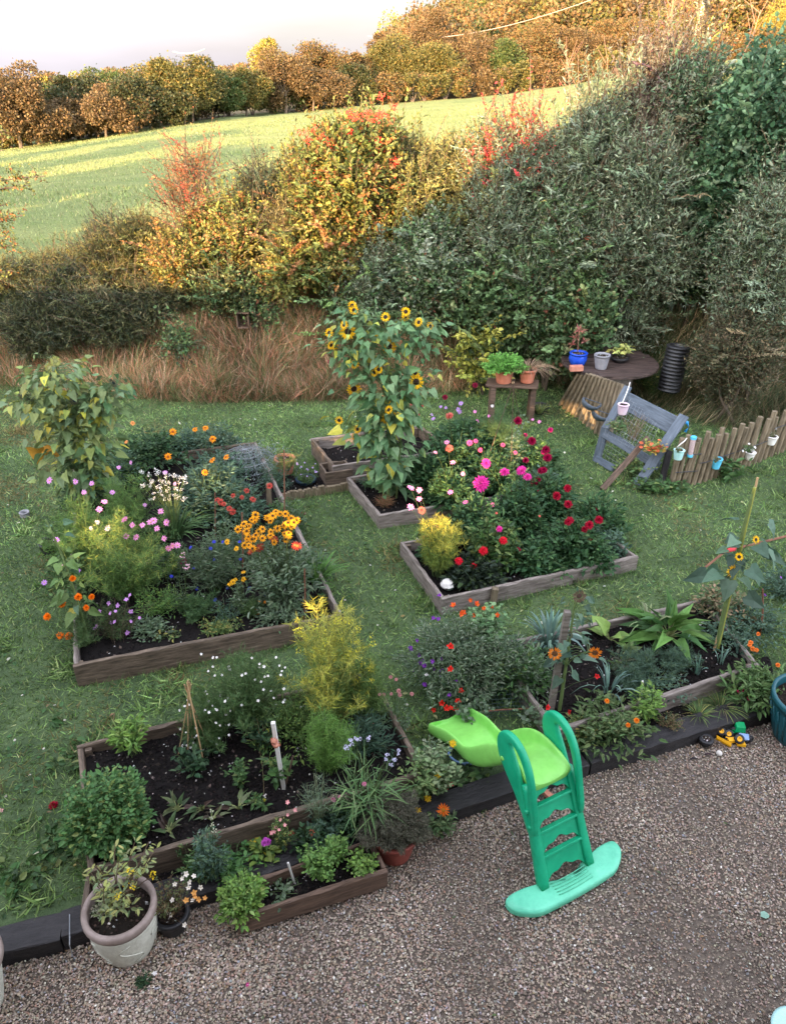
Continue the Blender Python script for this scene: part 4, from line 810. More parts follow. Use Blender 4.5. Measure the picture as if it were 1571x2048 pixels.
# ---------------------------------------------------------------- blue timber frame
fr = thing('blue_bench_frame', 'old blue grey painted timber bench frame standing askew against the palisade', 'frame', P(1275, 972, .06))
RB, RT, LT, LB = P(1274, 972, .06), at(1364, 838, 8.45), at(1252, 782, 9.05), P(1192, 925, .06)
LM, RM = at(1211, 858, 8.75), at(1322, 925, 8.2)
board('leg', RB, RT + unit(RT - RB) * .04, .035, .12, BLUEW, fr, up=unit(np.cross(RT - RB, LT - RT)) * -1)
board('leg', LM, LT + unit(LT - LM) * .05, .035, .10, BLUEW, fr, up=unit(np.cross(RT - RB, LT - RT)) * -1)
board('leg', LB, LM + A(0, 0, .02), .035, .10, BLUEW, fr, up=unit(np.cross(RT - RB, LT - RT)) * -1)
board('back_rail', LT, RT, .22, .05, BLUEW, fr, up=unit(RT - RB + A(0, -.3, .2)))
board('back_rail', LM, RM, .11, .05, BLUEW, fr, up=unit(RT - RB + A(0, -.3, .2)))
board('back_rail', LB + A(0, 0, .1), RB * .45 + LB * .55 + A(0, 0, .1), .09, .04, BLUEW, fr, up=unit(RT - RB + A(0, -.3, .2)))
board('rear_leg', RM + A(.12, .12, .1), P(1322, 968, .06), .03, .08, SLEEPER, fr, up=A(0, -1, 0))
b = MB(); wob = lambda u, v: RNG.normal(size=3) * .004; net(b, LB + A(0, -.03, .1), (RM - LM) * .75, LM - LB, 12, 7, .0012, wob); net(b, LM + A(0, -.02, 0), (RM - LM) * .7, LT - LM, 12, 7, .0012, wob); b.build('chicken_wire', WIRE, fr)
pk = thing('leaning_plank', 'rough reddish plank leaning across the blue bench frame', 'plank', P(1204, 980, .07)); board('plank', P(1204, 980, .09), at(1297, 876, 8.35), .03, .075, WOODB, pk, up=A(.3, -1, .3)); 
c = at(1243, 828, 8.7); t = pot('hanging_pot', 'pale pink metal pot hooked on the top left corner of the blue frame', c, .05, .068, .13, PINKP, .004, .012, cat='hanging pot'); b = MB(); b.tube([c + A(.0, .05, .13), c + A(.04, .08, .24), c + A(.07, .12, .32), c + A(.1, .2, .33)], .007, .007, 6); b.build('hook', WHITEP, t)
for (px, py, L) in ((1184, 800, 'blue half round wall basket higher up on the leaning palisade'), (1203, 822, 'blue half round wall basket lower on the leaning palisade')):
    c = at(px, py, 9.35); t = thing('wall_basket', L, 'basket', c); b = MB(); V = []; n1, n2 = 6, 12
    q = np.array(Vector((0, 0, 1)).rotation_difference(Vector((.35, -.3, .9))).to_matrix())
    for i in range(n1 + 1):
        for j in range(n2 + 1): e = i / n1 * 1.5; th = math.pi * j / n2; V.append(c + q @ A(.13 * math.sin(e) * math.cos(th), -.13 * math.sin(e) * math.sin(th), -.13 * math.cos(e)))
    F = [(i * (n2 + 1) + j, i * (n2 + 1) + j + 1, (i + 1) * (n2 + 1) + j + 1, (i + 1) * (n2 + 1) + j) for i in range(n1) for j in range(n2)]; b.raw(V, F); o = b.build('bowl', BLUEW, t, True); mod(o, 'SOLIDIFY', thickness=.008)
    b = MB(); b.tube(V[n1 * (n2 + 1):] + [V[n1 * (n2 + 1)]], .006, .006, 5); b.build('rim', BLUEW, t, True)
c = at(1372, 850, 8.5); b = MB(); b.tube([c + A(-.06, 0, .05), c + A(0, 0, .03), c + A(.03, 0, -.03), c + A(0, 0, -.09)], .022, .02, 8); tag(b.build('blue_grip', noise_mat('bright_blue', (.02, .25, .6), (.03, .32, .7)), None, True, origin=tuple(c)), 'bright blue trigger grip hooked on the right end of the blue frame', 'hose gun')
# ================================================================ FLOWERS AND PLANTS
G1 = [(3, (.055, .12, .035)), (2, (.08, .15, .045)), (1, (.04, .085, .03)), (.5, (.13, .17, .05))]
GGREY = [(3, (.12, .175, .10)), (2, (.09, .14, .075)), (1, (.17, .22, .14))]
GBLUE = [(3, (.07, .13, .085)), (2, (.10, .17, .11)), (1, (.05, .09, .06))]
GDARK = [(3, (.03, .07, .03)), (2, (.045, .09, .035)), (1, (.02, .045, .02))]
GLIME = [(3, (.17, .30, .06)), (2, (.13, .24, .06)), (1, (.25, .36, .1))]
GYEL = [(3, (.5, .48, .07)), (2, (.4, .42, .08)), (1, (.2, .27, .07))]
GMIX = [(3, (.10, .17, .05)), (2, (.2, .24, .07)), (1, (.32, .3, .09)), (1, (.06, .11, .035))]
STEMC = (.09, .14, .05)
FM = {}
def flower_mesh(kind, c1, c2, r):
    key = (kind, c1, c2, round(r, 4))
    if key in FM: return FM[key]
    b = MB(); c1 = np.array(c1); c2 = np.array(c2)
    def ring(n, r0, r1, tilt, wd, z, col, shape='leaf6', jit=.15):
        th = np.arange(n) * 2 * math.pi / n + U(0, 1); th = th + U(-jit, jit, n) * 2 / max(n, 6) * 2
        d = np.stack([np.cos(th) * math.cos(tilt), np.sin(th) * math.cos(tilt), np.full(n, math.sin(tilt))], 1) + RNG.normal(size=(n, 3)) * .06
        pos = np.stack([np.cos(th) * r0, np.sin(th) * r0, np.full(n, z)], 1); sz = (r1 - r0) * U(.88, 1.08, n); d = unit(d)
        side = unit(np.cross(A(0, 0, 1) + 0 * d, d)); nor = np.cross(d, side)
        M3 = np.stack([d * sz[:, None], side * (sz * wd)[:, None], nor * sz[:, None]], 1); tv, tf = TPL[shape]
        b.inst(tv, tf, M3, pos, np.tile(col, (n, 1)) * U(.85, 1.12, (n, 1)))
    def disc(rr, z, col, n=10, h=.4): b.lathe([(rr, z), (rr * .85, z + rr * h * .7), (rr * .4, z + rr * h), (0, z + rr * h * .9)], (0, 0, 0), n, col=tuple(col))
    if kind == 'sun': ring(17, r * .38, r, .12, .34, 0, c1, jit=.5); ring(15, r * .36, r * .92, .35, .32, .004, c1 * .95, jit=.6); disc(r * .37, .0, c2, 14, .25)
    elif kind == 'cosmos': ring(8, r * .1, r, .18, .62, 0, c1); disc(r * .2, 0, c2, 8, .5)
    elif kind == 'daisy': ring(14, r * .2, r, .08, .3, 0, c1); disc(r * .28, 0, c2, 8, .6)
    elif kind == 'rud': ring(11, r * .15, r, -.15, .4, 0, c1); ring(11, r * .1, r * .5, -.05, .45, .003, c2 * .5 + c1 * .5); disc(r * .26, 0, c2, 8, 1.)
    elif kind == 'dahlia':
        for k, (n, f, t) in enumerate([(16, 1, -.1), (15, .95, .12), (14, .84, .38), (12, .7, .68), (9, .52, 1.0), (6, .34, 1.3)]): ring(n, 0, r * f, t, .32, .002 * k, c1 * (1 - k * .02) if k < 4 else c1 * .6 + c2 * .4)
    elif kind == 'pom':
        for k, (n, f, t) in enumerate([(12, .9, -.4), (14, 1, 0.), (13, .98, .4), (11, .9, .8), (7, .8, 1.15), (4, .7, 1.45)]): ring(n, 0, r * f, t, .42, 0, c1 * U(.85, 1.1))
    elif kind == 'five': ring(5, 0, r, .3, .8, 0, c1); disc(r * .14, 0.0, c2, 6, .6)
    elif kind == 'trump': ring(5, r * .1, r, .55, .85, 0, c1); ring(5, 0, r * .8, 1.0, .7, -.003, c2)
    elif kind == 'umbel':
        n = 16; p = unit(RNG.normal(size=(n, 3))) * A(1, 1, .6) * r * .8; p[:, 2] = np.abs(p[:, 2]); b.leaves('leaf', p - 0, RNG.normal(size=(n, 3)) + A(0, 0, .5), r * .5, .9, np.tile(c1, (n, 1)) * U(.8, 1.1, (n, 1)), up=.5)
    elif kind == 'spike':
        n = 26; z = U(0, 1, n); th = U(0, 6.28, n); p = np.stack([np.cos(th) * r * .22 * (1.1 - z), np.sin(th) * r * .22 * (1.1 - z), z * r * 2.0], 1); b.leaves('leaf', p, np.stack([np.cos(th), np.sin(th), U(-.3, .5, n)], 1), r * .45, .8, np.tile(c1, (n, 1)) * U(.7, 1.2, (n, 1)))
    o = b.build('flower', PETAL, None); me = o.data; bpy.data.objects.remove(o); FM[key] = me; return me
def put_flower(parent, pos, kind, c1, c2, r, face=None, name='flower', variant=0):
    me = flower_mesh(kind, c1, c2, r * [1, .85, 1.12][variant]); o = bpy.data.objects.new(name, me); SC.collection.objects.link(o); o.parent = parent
    o.location = tuple(np.asarray(pos) - np.array(parent['_o']))
    f = Vector(face) if face is not None else Vector((U(-.45, .45), U(-.95, -.2), U(.35, 1.0)))
    q = Vector((0, 0, 1)).rotation_difference(f.normalized()); o.rotation_euler = (q.to_matrix() @ Matrix.Rotation(U(0, 6.28), 3, 'Z')).to_euler()
    return o
def curve_pts(p, q, sag=.0, k=5, jit=.02):
    s = np.linspace(0, 1, k)[:, None]; mid = np.array([p[0] * .7 + q[0] * .3, p[1] * .7 + q[1] * .3, p[2] * .35 + q[2] * .65]) + RNG.normal(size=3) * jit
    return (1 - s) ** 2 * p + 2 * s * (1 - s) * mid + s ** 2 * q
def plant(name, label, cat, base, h, r, pal=G1, shape='leaf', size=.04, ratio=.5, stems=14, per=14, sr=.0025, droop=0., flowers=(), group=None, parent=None,
          t0=.12, spread=1.0, stemc=STEMC, fdepth=.6, fill=0, up=.8, lean=(0, 0), leafname='leaves'):
    """flowers: list of dicts pts, kind, c1, c2, r"""
    base = np.asarray(base, float); t = parent or thing(name, label, cat, base, group)
    lb, sb = MB(), MB(); P_, D_, S_ = [], [], []
    stems = int(stems * 1.35); per = int(per * 1.2); fill = int(fill * 1.5)
    for k in range(stems):
        th = U(0, 6.283); rr = r * math.sqrt(U(0, 1)) * spread; top = base + A(math.cos(th) * rr + lean[0], math.sin(th) * rr + lean[1], h * (1 - .35 * (rr / (r + 1e-6)) ** 2) * U(.75, 1.03))
        pts = curve_pts(base + A(math.cos(th), math.sin(th), 0) * r * .25 * U(0, 1), top, k=6, jit=r * .12); sb.tube(pts, sr, sr * .5, 3, stemc, cap=False)
        s = np.sort(t0 + (1 - t0) * U(0, 1, per) ** .8); f = s * 5; i = np.minimum(f.astype(int), 4); w_ = (f - i)[:, None]
        q = pts[i] * (1 - w_) + pts[i + 1] * w_; a = U(0, 6.283, per); d = np.stack([np.cos(a), np.sin(a), U(-.1, .6, per) - droop], 1)
        P_.append(q + d * A(1, 1, .4) * size * .25); D_.append(d); S_.append(size * U(.6, 1.25, per) * (1 - .35 * s))
    n = fill
    if n:
        d = unit(RNG.normal(size=(n, 3))); d[:, 2] = np.abs(d[:, 2]) * U(.2, 1, n); q = base + A(lean[0] * .6, lean[1] * .6, h * .18) + d * A(r, r, h * .78) * (U(.25, 1, n) ** .5)[:, None] * (1 + .8 * (vnoise(d[:, 0] * 4 + 9, d[:, 2] * 4 + d[:, 1] * 3 + 5, 1, int(U(0, 90))) - .55))[:, None]
        P_.append(q); D_.append(d + RNG.normal(size=(n, 3)) * .6 - A(0, 0, droop)); S_.append(size * U(.6, 1.2, n))
    Pq, Dq, Sq = np.concatenate(P_), np.concatenate(D_), np.concatenate(S_)
    lb.leaves(shape, Pq, Dq, Sq, ratio, pick(pal, len(Pq)), up=up); lb.build(leafname, LEAF, t)
    for F_ in flowers:
        for (px, py) in F_['pts']:
            Y = base[1] + U(-fdepth, .25) * r; q = PY(px, py, Y)
            if q[2] < base[2] + .02: q = P(px, py, base[2] + .04)
            face = F_.get('face'); put_flower(t, q, F_['kind'], F_['c1'], F_['c2'], F_['r'], face, F_.get('name', 'flower'), int(U(0, 3)))
            sb.tube(curve_pts(base + RNG.normal(size=3) * A(r, r, 0) * .15, q - A(0, 0, .004), k=5, jit=.02), sr * .9, sr * .5, 3, stemc, cap=False)
    if sb.n: sb.build('stems', LEAF, t)
    return t
def feathery(name, label, cat, base, h, r, pal, stems=20, per=26, needles=9, nl=.045, flowers=(), lean=(0, 0), group=None, tip=None, nw=.035, stemc=STEMC, fdepth=.6, spread=1.0):
    """fine thread-like foliage carried on branching stems (cosmos, dill, fennel, carrot)"""
    base = np.asarray(base, float); t = thing(name, label, cat, base, group); lb, sb = MB(), MB(); Pn, Dn, Tn = [], [], []
    stems = int(stems * 1.25)
    for k in range(stems):
        th = U(0, 6.283); rr = r * U(0, 1.25) * spread; top = base + A(math.cos(th) * rr + lean[0], math.sin(th) * rr + lean[1], h * (1 - .3 * min(1, rr / r) ** 2) * U(.5, 1.12))
        pts = curve_pts(base + A(math.cos(th), math.sin(th), 0) * r * .2, top, k=6, jit=r * .1); sb.tube(pts, .003, .0012, 3, stemc, cap=False)
        for j in range(per):
            s = .15 + .85 * U() if False else .15 + .85 * RNG.random(); f = s * 5; i = min(int(f), 4); q = pts[i] * (1 - f + i) + pts[i + 1] * (f - i)
            a = RNG.random() * 6.283; bd = unit(A(math.cos(a), math.sin(a), .7)); L = nl * 2.2 * (1.1 - .5 * s)
            sb.tube([q, q + bd * L], .0012, .0008, 3, stemc, cap=False)
            w_ = np.linspace(.25, 1, needles)[:, None]; Pn.append(q + bd * L * w_); Dn.append(bd * .8 + RNG.normal(size=(needles, 3)) * .75); Tn.append(np.full(needles, s))
    Pn, Dn, Tn = map(np.concatenate, (Pn, Dn, Tn)); col = pick(pal, len(Pn))
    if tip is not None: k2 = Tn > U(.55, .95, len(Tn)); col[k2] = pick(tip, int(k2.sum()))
    lb.leaves('needle', Pn, Dn, nl * U(.6, 1.3, len(Pn)), nw * 1.9, col, up=.3); lb.build('foliage', LEAF, t)
    for F_ in flowers:
        for (px, py) in F_['pts']:
            Y = base[1] + U(-fdepth, .2) * r; q = PY(px, py, Y)
            put_flower(t, q, F_['kind'], F_['c1'], F_['c2'], F_['r'], F_.get('face'), 'flower', int(U(0, 3)))
            sb.tube(curve_pts(base + RNG.normal(size=3) * A(r, r, 0) * .2, q - A(0, 0, .004), k=6, jit=.02), .002, .0013, 3, stemc, cap=False)
    sb.build('stems', LEAF, t); return t
def blades(name, label, cat, base, h, r, pal, n=40, wd=.06, droop=.4, flowers=(), group=None, seg=5, parent=None):
    base = np.asarray(base, float); t = parent or thing(name, label, cat, base, group); b = MB()
    for k in range(n):
        th = U(0, 6.283); rr = r * math.sqrt(U(0, 1)); hh = h * U(.6, 1.05); o_ = base + A(math.cos(th), math.sin(th), 0) * rr * .3; d = A(math.cos(th), math.sin(th), 0); s = np.linspace(0, 1, seg + 1)
        pts = o_ + d * (rr * s ** 1.6)[:, None] * 1.2 + Z3 * (hh * (s - droop * s ** 3 * (rr / r)))[:, None]; side = A(-d[1], d[0], 0) * h * wd * .5; wv = (1 - s ** 3)[:, None] * .9 + .1
        V = np.concatenate([pts - side * wv, pts + side * wv + A(0, 0, h * wd * .25)]); m_ = seg + 1
        b.raw(V, [(i, i + 1, m_ + i + 1, m_ + i) for i in range(seg)], pick(pal, 1)[0])
    b.build('leaves', LEAF, t); sb = MB()
    for F_ in flowers:
        for (px, py) in F_['pts']:
            q = PY(px, py, base[1] + U(-.5, .5) * r); put_flower(t, q, F_['kind'], F_['c1'], F_['c2'], F_['r'], F_.get('face'), 'flower', int(U(0, 3))); sb.tube(curve_pts(base, q, k=4, jit=.01), .002, .0015, 3, STEMC, cap=False)
    if sb.n: sb.build('stems', LEAF, t)
    return t
def F(pts, kind, c1, c2, r, **k): return dict(pts=pts, kind=kind, c1=c1, c2=c2, r=r, **k)
def tr(pts, x0, y0, s): return [(x0 + x * s, y0 + y * s) for x, y in pts]
PINK = (.75, .28, .52); MAUVE = (.5, .25, .6); YCEN = (.55, .35, .04); BROWN = (.05, .025, .015)
# ---------------------------------------------------------------- sunflowers
def sunflower(label, basepx, toppx, z0, heads, pal, r=.35, nleaf=34, lsize=.17, r_head=.085, yel=.1, dy=0, branches=6, thick=.014, small=.6, lowleaf=.2, cane=None):
    base = P(*basepx, z0); top = PY(*toppx, base[1] + dy); t = thing('sunflower', label, 'sunflower', base); sb, lb = MB(), MB()
    main = curve_pts(base, top, k=9, jit=.03); sb.tube(main, thick, thick * .5, 7, (.16, .22, .08)); nodes = []
    for j, hd in enumerate(heads):
        px, py, big = hd[:3]; Y = base[1] + dy * .7 + U(-.28, .05); q = PY(px, py, Y)
        i = int(np.argmin(np.abs(main[:, 2] - (q[2] - .3 - .25 * abs(q[0] - base[0]))))); br = curve_pts(main[i], q, k=6, jit=.02); sb.tube(br, .005, .0035, 4, (.13, .19, .07), cap=False); nodes.append(br)
        kind = hd[3] if len(hd) > 3 else None
        rr = r_head * (1 if big else small)
        f = (U(-.3, .4), -1, U(-.05, .4)) if big else (U(-.9, .9), -1, U(-.2, .8))
        me = flower_mesh('sun', *(((.95, .6, .02), (.035, .018, .012)) if kind is None else kind), rr); o = put_flower(t, q + A(0, -.01, 0), 'sun', *(((.95, .6, .02), (.035, .018, .012)) if kind is None else kind), rr, f, 'flower_head')
    allb = [main] * max(3, len(nodes) // 3) + nodes; Pn, Dn, Sn = [], [], []
    for k in range(nleaf):
        br = allb[int(U(0, len(allb)))]; s = U(lowleaf, .95); i = s * (len(br) - 1); i0 = min(int(i), len(br) - 2); q = br[i0] * (1 - i + i0) + br[i0 + 1] * (i - i0); th = U(0, 6.283); d = A(math.cos(th), math.sin(th) - .25, .1)
        L = U(.06, .17) * r / .3; e = q + unit(d) * L; sb.tube([q, q + (e - q) * .5 + A(0, 0, .02), e], .0025, .002, 3, (.12, .18, .07), cap=False); Pn.append(e); Dn.append(A(d[0], d[1], U(-1.3, .35))); Sn.append(lsize * U(.55, 1.15) * (1.15 - .5 * (q[2] - base[2]) / (top[2] - base[2])))
    n = len(Pn); col = pick(pal, n); ky = RNG.random(n) < yel; col[ky] = pick([(1, (.45, .42, .06)), (1, (.32, .35, .07))], int(ky.sum())); lb.leaves('heart', np.array(Pn), np.array(Dn), np.array(Sn), .8, col, up=1.2)
    lb.build('leaves', LEAF, t); sb.build('stems', LEAF, t); return t
c4 = lambda *p: [(550 + x * .35, 560 + y * .35, b_) for x, y, b_ in p]
SG = [(3, (.09, .18, .075)), (2, (.13, .23, .10)), (1, (.17, .27, .13))]
sunflower('tallest sunflower, on the left of the central clump, with some yellow leaves', (768, 1000), (705, 625), .15, c4((415, 293, 1), (395, 255, 0), (455, 480, 0), (485, 312, 0), (450, 170, 0), (440, 145, 0), (310, 300, 0), (320, 370, 0), (340, 375, 0), (450, 620, 1), (365, 800, 0), (455, 890, 0)), SG, yel=.16, nleaf=340, lsize=.125, branches=6, dy=.1, r=.5, lowleaf=.12)
sunflower('thick stemmed sunflower in the middle of the central clump with heads facing the house', (777, 1004), (770, 640), .15, c4((650, 378, 1), (575, 330, 0), (630, 210, 0), (565, 525, 0), (590, 510, 0), (670, 703, 0), (645, 790, 1), (650, 740, 0), (690, 745, 0), (470, 850, 0)), SG, yel=.08, nleaf=380, lsize=.135, r=.48, lowleaf=.05)
sunflower('sunflower on the right of the central clump with a double large head', (792, 998), (840, 648), .15, c4((805, 580, 1), (800, 530, 0), (745, 205, 0), (745, 180, 0), (820, 240, 0), (885, 262, 0)), SG, yel=.03, nleaf=290, lsize=.125, dy=.12, r=.48, lowleaf=.05)
DK = ((.10, .10, .06), (.02, .03, .03))
OLD = [(3, (.13, .19, .07)), (2, (.2, .25, .08)), (2, (.16, .23, .11)), (.7, (.3, .31, .08))]
sunflower('finished sunflower with dark seed heads and drooping yellow leaves behind the pink cosmos', (150, 1040), (112, 722), .2, [(112, 722, 0, ((.42, .42, .14), (.25, .26, .1))), (100, 735, 0, ((.4, .4, .12), (.25, .26, .1))), (60, 795, 0, DK), (45, 790, 0, DK)], OLD, r=.6, yel=.14, nleaf=330, lsize=.13, thick=.02)
sunflower('second finished sunflower with grey green drooping leaves and a dark seed head', (165, 1030), (160, 785), .2, [(157, 790, 0, DK), (150, 800, 0, DK)], OLD, r=.5, yel=.2, nleaf=240, lsize=.13, thick=.02)
sunflower('third finished sunflower, right of the drooping clump, with a small black head', (178, 1035), (228, 765), .2, [(228, 765, 0, DK)], SG + OLD, r=.45, yel=.12, nleaf=240, lsize=.13, thick=.018)
sunflower('tall thin sunflower not yet open leaning left at the corner of the left bed', (180, 1292), (92, 1040), .2, [], [(3, (.12, .2, .06)), (1, (.2, .27, .08)), (1, (.07, .13, .07))], r=.2, yel=.05, nleaf=34, lsize=.11, thick=.013, lowleaf=.25)
sunflower('drooping bare stemmed sunflower tied to the long bamboo cane', (1430, 1306), (1508, 975), .15, [(1462, 1140, 1), (1509, 1078, 0), (1476, 1112, 0)], GBLUE, r=.34, yel=.0, nleaf=26, lsize=.19, r_head=.055, thick=.02, lowleaf=.35)
b = MB(); q0 = P(1430, 1306, .15); q1 = PY(1508, 975, q0[1]); b.tube([q0, (q0 + q1) / 2 + A(.0, 0, .0), q1], .021, .012, 8, (.34, .36, .08))
o = b.build('bare_stalk', LEAF, bpy.data.objects['sunflower.007'] if 'sunflower.007' in bpy.data.objects else None)
OR = ((.75, .24, .02), (.12, .05, .02))
sunflower('dying sunflower with orange withered heads behind the thick brown stake', (1118, 1420), (1150, 1195), .17, [(1108, 1305, 1, OR), (1188, 1303, 1, OR), (1157, 1190, 1, ((.18, .12, .08), (.08, .05, .04))), (1138, 1268, 0, DK)], GBLUE, r=.22, yel=.0, nleaf=52, lsize=.095, r_head=.05, thick=.014, lowleaf=.3)
# ---------------------------------------------------------------- left bed
c6 = lambda *p: tr(p, 0, 950, .4456); c7 = lambda *p: tr(p, 700, 950, .382); c3 = lambda *p: tr(p, 0, 550, .382)
COS = [(3, (.09, .18, .045)), (2, (.13, .24, .06)), (1, (.22, .32, .07))]
def Bz(px, py, z=.2): return P(px, py, z)
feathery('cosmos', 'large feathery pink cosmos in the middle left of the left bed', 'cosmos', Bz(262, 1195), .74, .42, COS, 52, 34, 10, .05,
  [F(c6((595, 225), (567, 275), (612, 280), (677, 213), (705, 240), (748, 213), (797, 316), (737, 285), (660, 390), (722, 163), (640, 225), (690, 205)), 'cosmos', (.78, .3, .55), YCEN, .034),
   F(c6((560, 200), (775, 318), (755, 330)), 'cosmos', (.6, .2, .35), YCEN, .03)], tip=[(1, (.34, .36, .07)), (2, (.16, .26, .06))])  # yellow in the tips is sunlight painted into the foliage colour
feathery('cosmos', 'feathery cosmos with pale flowers at the back left edge of the left bed', 'cosmos', Bz(190, 1150), .8, .33, COS, 34, 32, 10, .05,
  [F(c6((447, 155), (378, 78), (340, 30), (223, 25), (413, 38), (327, 362), (470, 120)), 'cosmos', (.68, .3, .62), YCEN, .032), F(c6((437, 213), (485, 240), (410, 240)), 'cosmos', (.75, .62, .7), YCEN, .03)])
plant('mallow', 'straggly lilac mallow leaning out over the lawn left of the bed', 'flower', Bz(165, 1225), .55, .28, G1, 'leaf6', .05, .7, 12, 9, flowers=[F(c6((270, 412), (352, 430), (200, 483), (255, 290)), 'cosmos', MAUVE, YCEN, .026)])
feathery('marigold', 'orange african marigolds at the front left corner of the left bed', 'marigold', Bz(172, 1288), .42, .24, G1, 24, 16, 8, .035, [F(c6((352, 547), (412, 547), (388, 596), (278, 577), (213, 636), (271, 720), (310, 722), (327, 465)), 'pom', (.9, .24, .01), (.8, .2, .01), .034)])
feathery('small_cosmos', 'low dark stemmed plant of small lilac flowers at the front of the left bed', 'flower', Bz(240, 1275), .34, .26, G1, 26, 16, 8, .03,
  [F(c6((568, 560), (585, 540), (530, 585), (447, 612), (587, 612), (590, 657), (500, 662), (515, 660), (437, 677), (426, 690), (571, 708), (443, 752), (627, 642), (490, 575), (520, 612), (497, 620)), 'five', (.6, .3, .68), YCEN, .02)], stemc=(.09, .06, .04))
WHT = (.85, .82, .8)
wp = [(280 + U(0, 92), 948 + U(-8, 52)) for _ in range(52)]
blades('garlic_chives', 'clump of white flowered garlic chives in the left bed', 'chives', Bz(352, 1075), .42, .3, [(2, (.07, .14, .05)), (1, (.1, .17, .06))], 220, .022, .5, [F(wp, 'umbel', WHT, WHT, .022)])
plant('orange_daisy', 'tall orange coneflower bush at the back of the left bed by the wire cloche', 'flower', Bz(428, 1030), .62, .42, GBLUE, 'leaf6', .085, .34, 40, 20, fill=500,
  flowers=[F(c3((1113, 858), (1075, 800), (1020, 808), (905, 820), (1110, 968), (1183, 953), (1072, 1033), (880, 950)), 'rud', (.9, .33, .015), (.35, .1, .02), .038)])
plant('leafy_shrub', 'round leaved green shrub at the back of the left bed', 'shrub', Bz(305, 925), .42, .42, GDARK + [(2, (.08, .15, .06))], 'leaf6', .07, .6, 30, 14, fill=500, flowers=[F(c3((695, 775), (660, 873)), 'rud', (.85, .35, .12), (.5, .2, .05), .03), F([(285, 905), (300, 935)], 'cosmos', MAUVE, YCEN, .025)])
plant('blue_leaf_shrub', 'blue green clump at the back of the left bed behind the orange daisies', 'shrub', Bz(368, 905), .35, .3, GBLUE, 'leaf6', .05, .5, 24, 14, fill=300)
rud = [(468 + 62 * math.cos(a) * q + 66, 1058 + 38 * math.sin(a) * q - .22 * (62 * math.cos(a) * q)) for a, q in zip(U(0, 6.28, 46), np.sqrt(U(0, 1, 46)))]
plant('rudbeckia', 'tall clump of yellow rudbeckia on the right of the left bed', 'rudbeckia', Bz(568, 1215), .72, .33, GGREY, 'leaf6', .07, .36, 44, 22, fill=350,
  flowers=[F(rud, 'rud', (.9, .42, .02), BROWN, .036), F(c6((1170, 320), (1325, 315), (1335, 318), (1120, 345), (1230, 290), (1280, 260), (1160, 330)), 'rud', (.3, .04, .03), (.5, .2, .05), .038)], sr=.003)
plant('rudbeckia', 'small lower stem of golden rudbeckia in front of the rusty rod', 'rudbeckia', Bz(487, 1225), .3, .1, GGREY, 'leaf6', .05, .4, 8, 10, flowers=[F(c6((1045, 480), (1092, 435), (1092, 468), (1030, 490), (1055, 470), (1018, 300), (1060, 330)), 'rud', (.9, .5, .02), (.3, .15, .02), .026)])
plant('red_rudbeckia', 'dull red daisies on dark stems behind the yellow rudbeckia', 'flower', Bz(452, 1120), .5, .22, GGREY, 'leaf6', .06, .36, 20, 12,
  flowers=[F(c6((990, 120), (975, 110), (1005, 130), (1030, 150), (1108, 70), (1045, 92), (1135, 108), (1210, 48), (1045, 165), (1085, 100)), 'rud', (.5, .07, .05), (.15, .03, .02), .032)])
plant('cornflower', 'mass of grey green cornflowers with blue heads in the middle of the left bed', 'cornflower', Bz(430, 1175), .5, .32, GGREY, 'leaf', .075, .1, 70, 18, fill=300, flowers=[
  F(c6((960, 380), (945, 330), (870, 418), (1078, 378), (1120, 510), (965, 560), (1108, 706), (885, 510), (770, 455), (935, 465), (1020, 507), (1190, 537), (1000, 300), (1075, 300), (960, 300), (855, 325)), 'daisy', (.05, .08, .62), (.1, .05, .4), .02)])
plant('dianthus', 'thin stems of pale pink and dark dianthus beside the blue cornflowers', 'flower', Bz(372, 1230), .4, .08, GGREY, 'leaf', .05, .14, 8, 8, flowers=[F(c6((818, 360), (838, 417)), 'umbel', (.8, .5, .6), WHT, .032), F(c6((825, 388)), 'umbel', (.1, .01, .03), WHT, .028)])
feathery('yarrow', 'low ferny dark green clump at the front of the left bed', 'yarrow', Bz(388, 1238), .2, .22, [(2, (.05, .11, .04)), (1, (.08, .15, .05))], 24, 22, 10, .03, nw=.07)
plant('wild_seedlings', 'low weeds under the cornflowers at the front of the left bed', 'weeds', Bz(455, 1240), .16, .22, GBLUE, 'leaf', .05, .2, 20, 10)
feathery('small_marigold', 'low bright green clump with tiny orange flowers by the rudbeckia', 'flower', Bz(505, 1235), .2, .14, G1, 16, 14, 8, .03, [F(c6((1163, 567), (1188, 570), (1160, 627), (1150, 600)), 'five', (.85, .3, .03), YCEN, .013)])
blades('green_clump', 'bright green strappy clump in the right corner of the left bed', 'plant', Bz(635, 1165), .3, .22, [(3, (.09, .2, .045)), (1, (.13, .24, .06))], 130, .035, .4)
plant('green_seedlings', 'low green weeds in the front right corner of the left bed', 'weeds', Bz(640, 1205), .1, .1, G1, 'leaf6', .035, .5, 8, 8)
plant('silver_bush', 'silvery blue leaved bush under the wire cloche', 'shrub', P(508, 945, .15), .36, .48, [(2, (.22, .28, .27)), (1, (.3, .36, .35))], 'leaf', .03, .3, 46, 22, fill=900)
plant('foliage_mass', 'dense grey green foliage filling the back of the left bed', 'plant', Bz(440, 975), .45, .38, GBLUE, 'leaf6', .06, .36, 34, 18, fill=500)
plant('foliage_mass', 'dark leafy growth below the drooping sunflowers', 'plant', Bz(200, 1000), .4, .35, GDARK + [(1, (.1, .16, .06))], 'leaf6', .06, .5, 24, 14, fill=400)
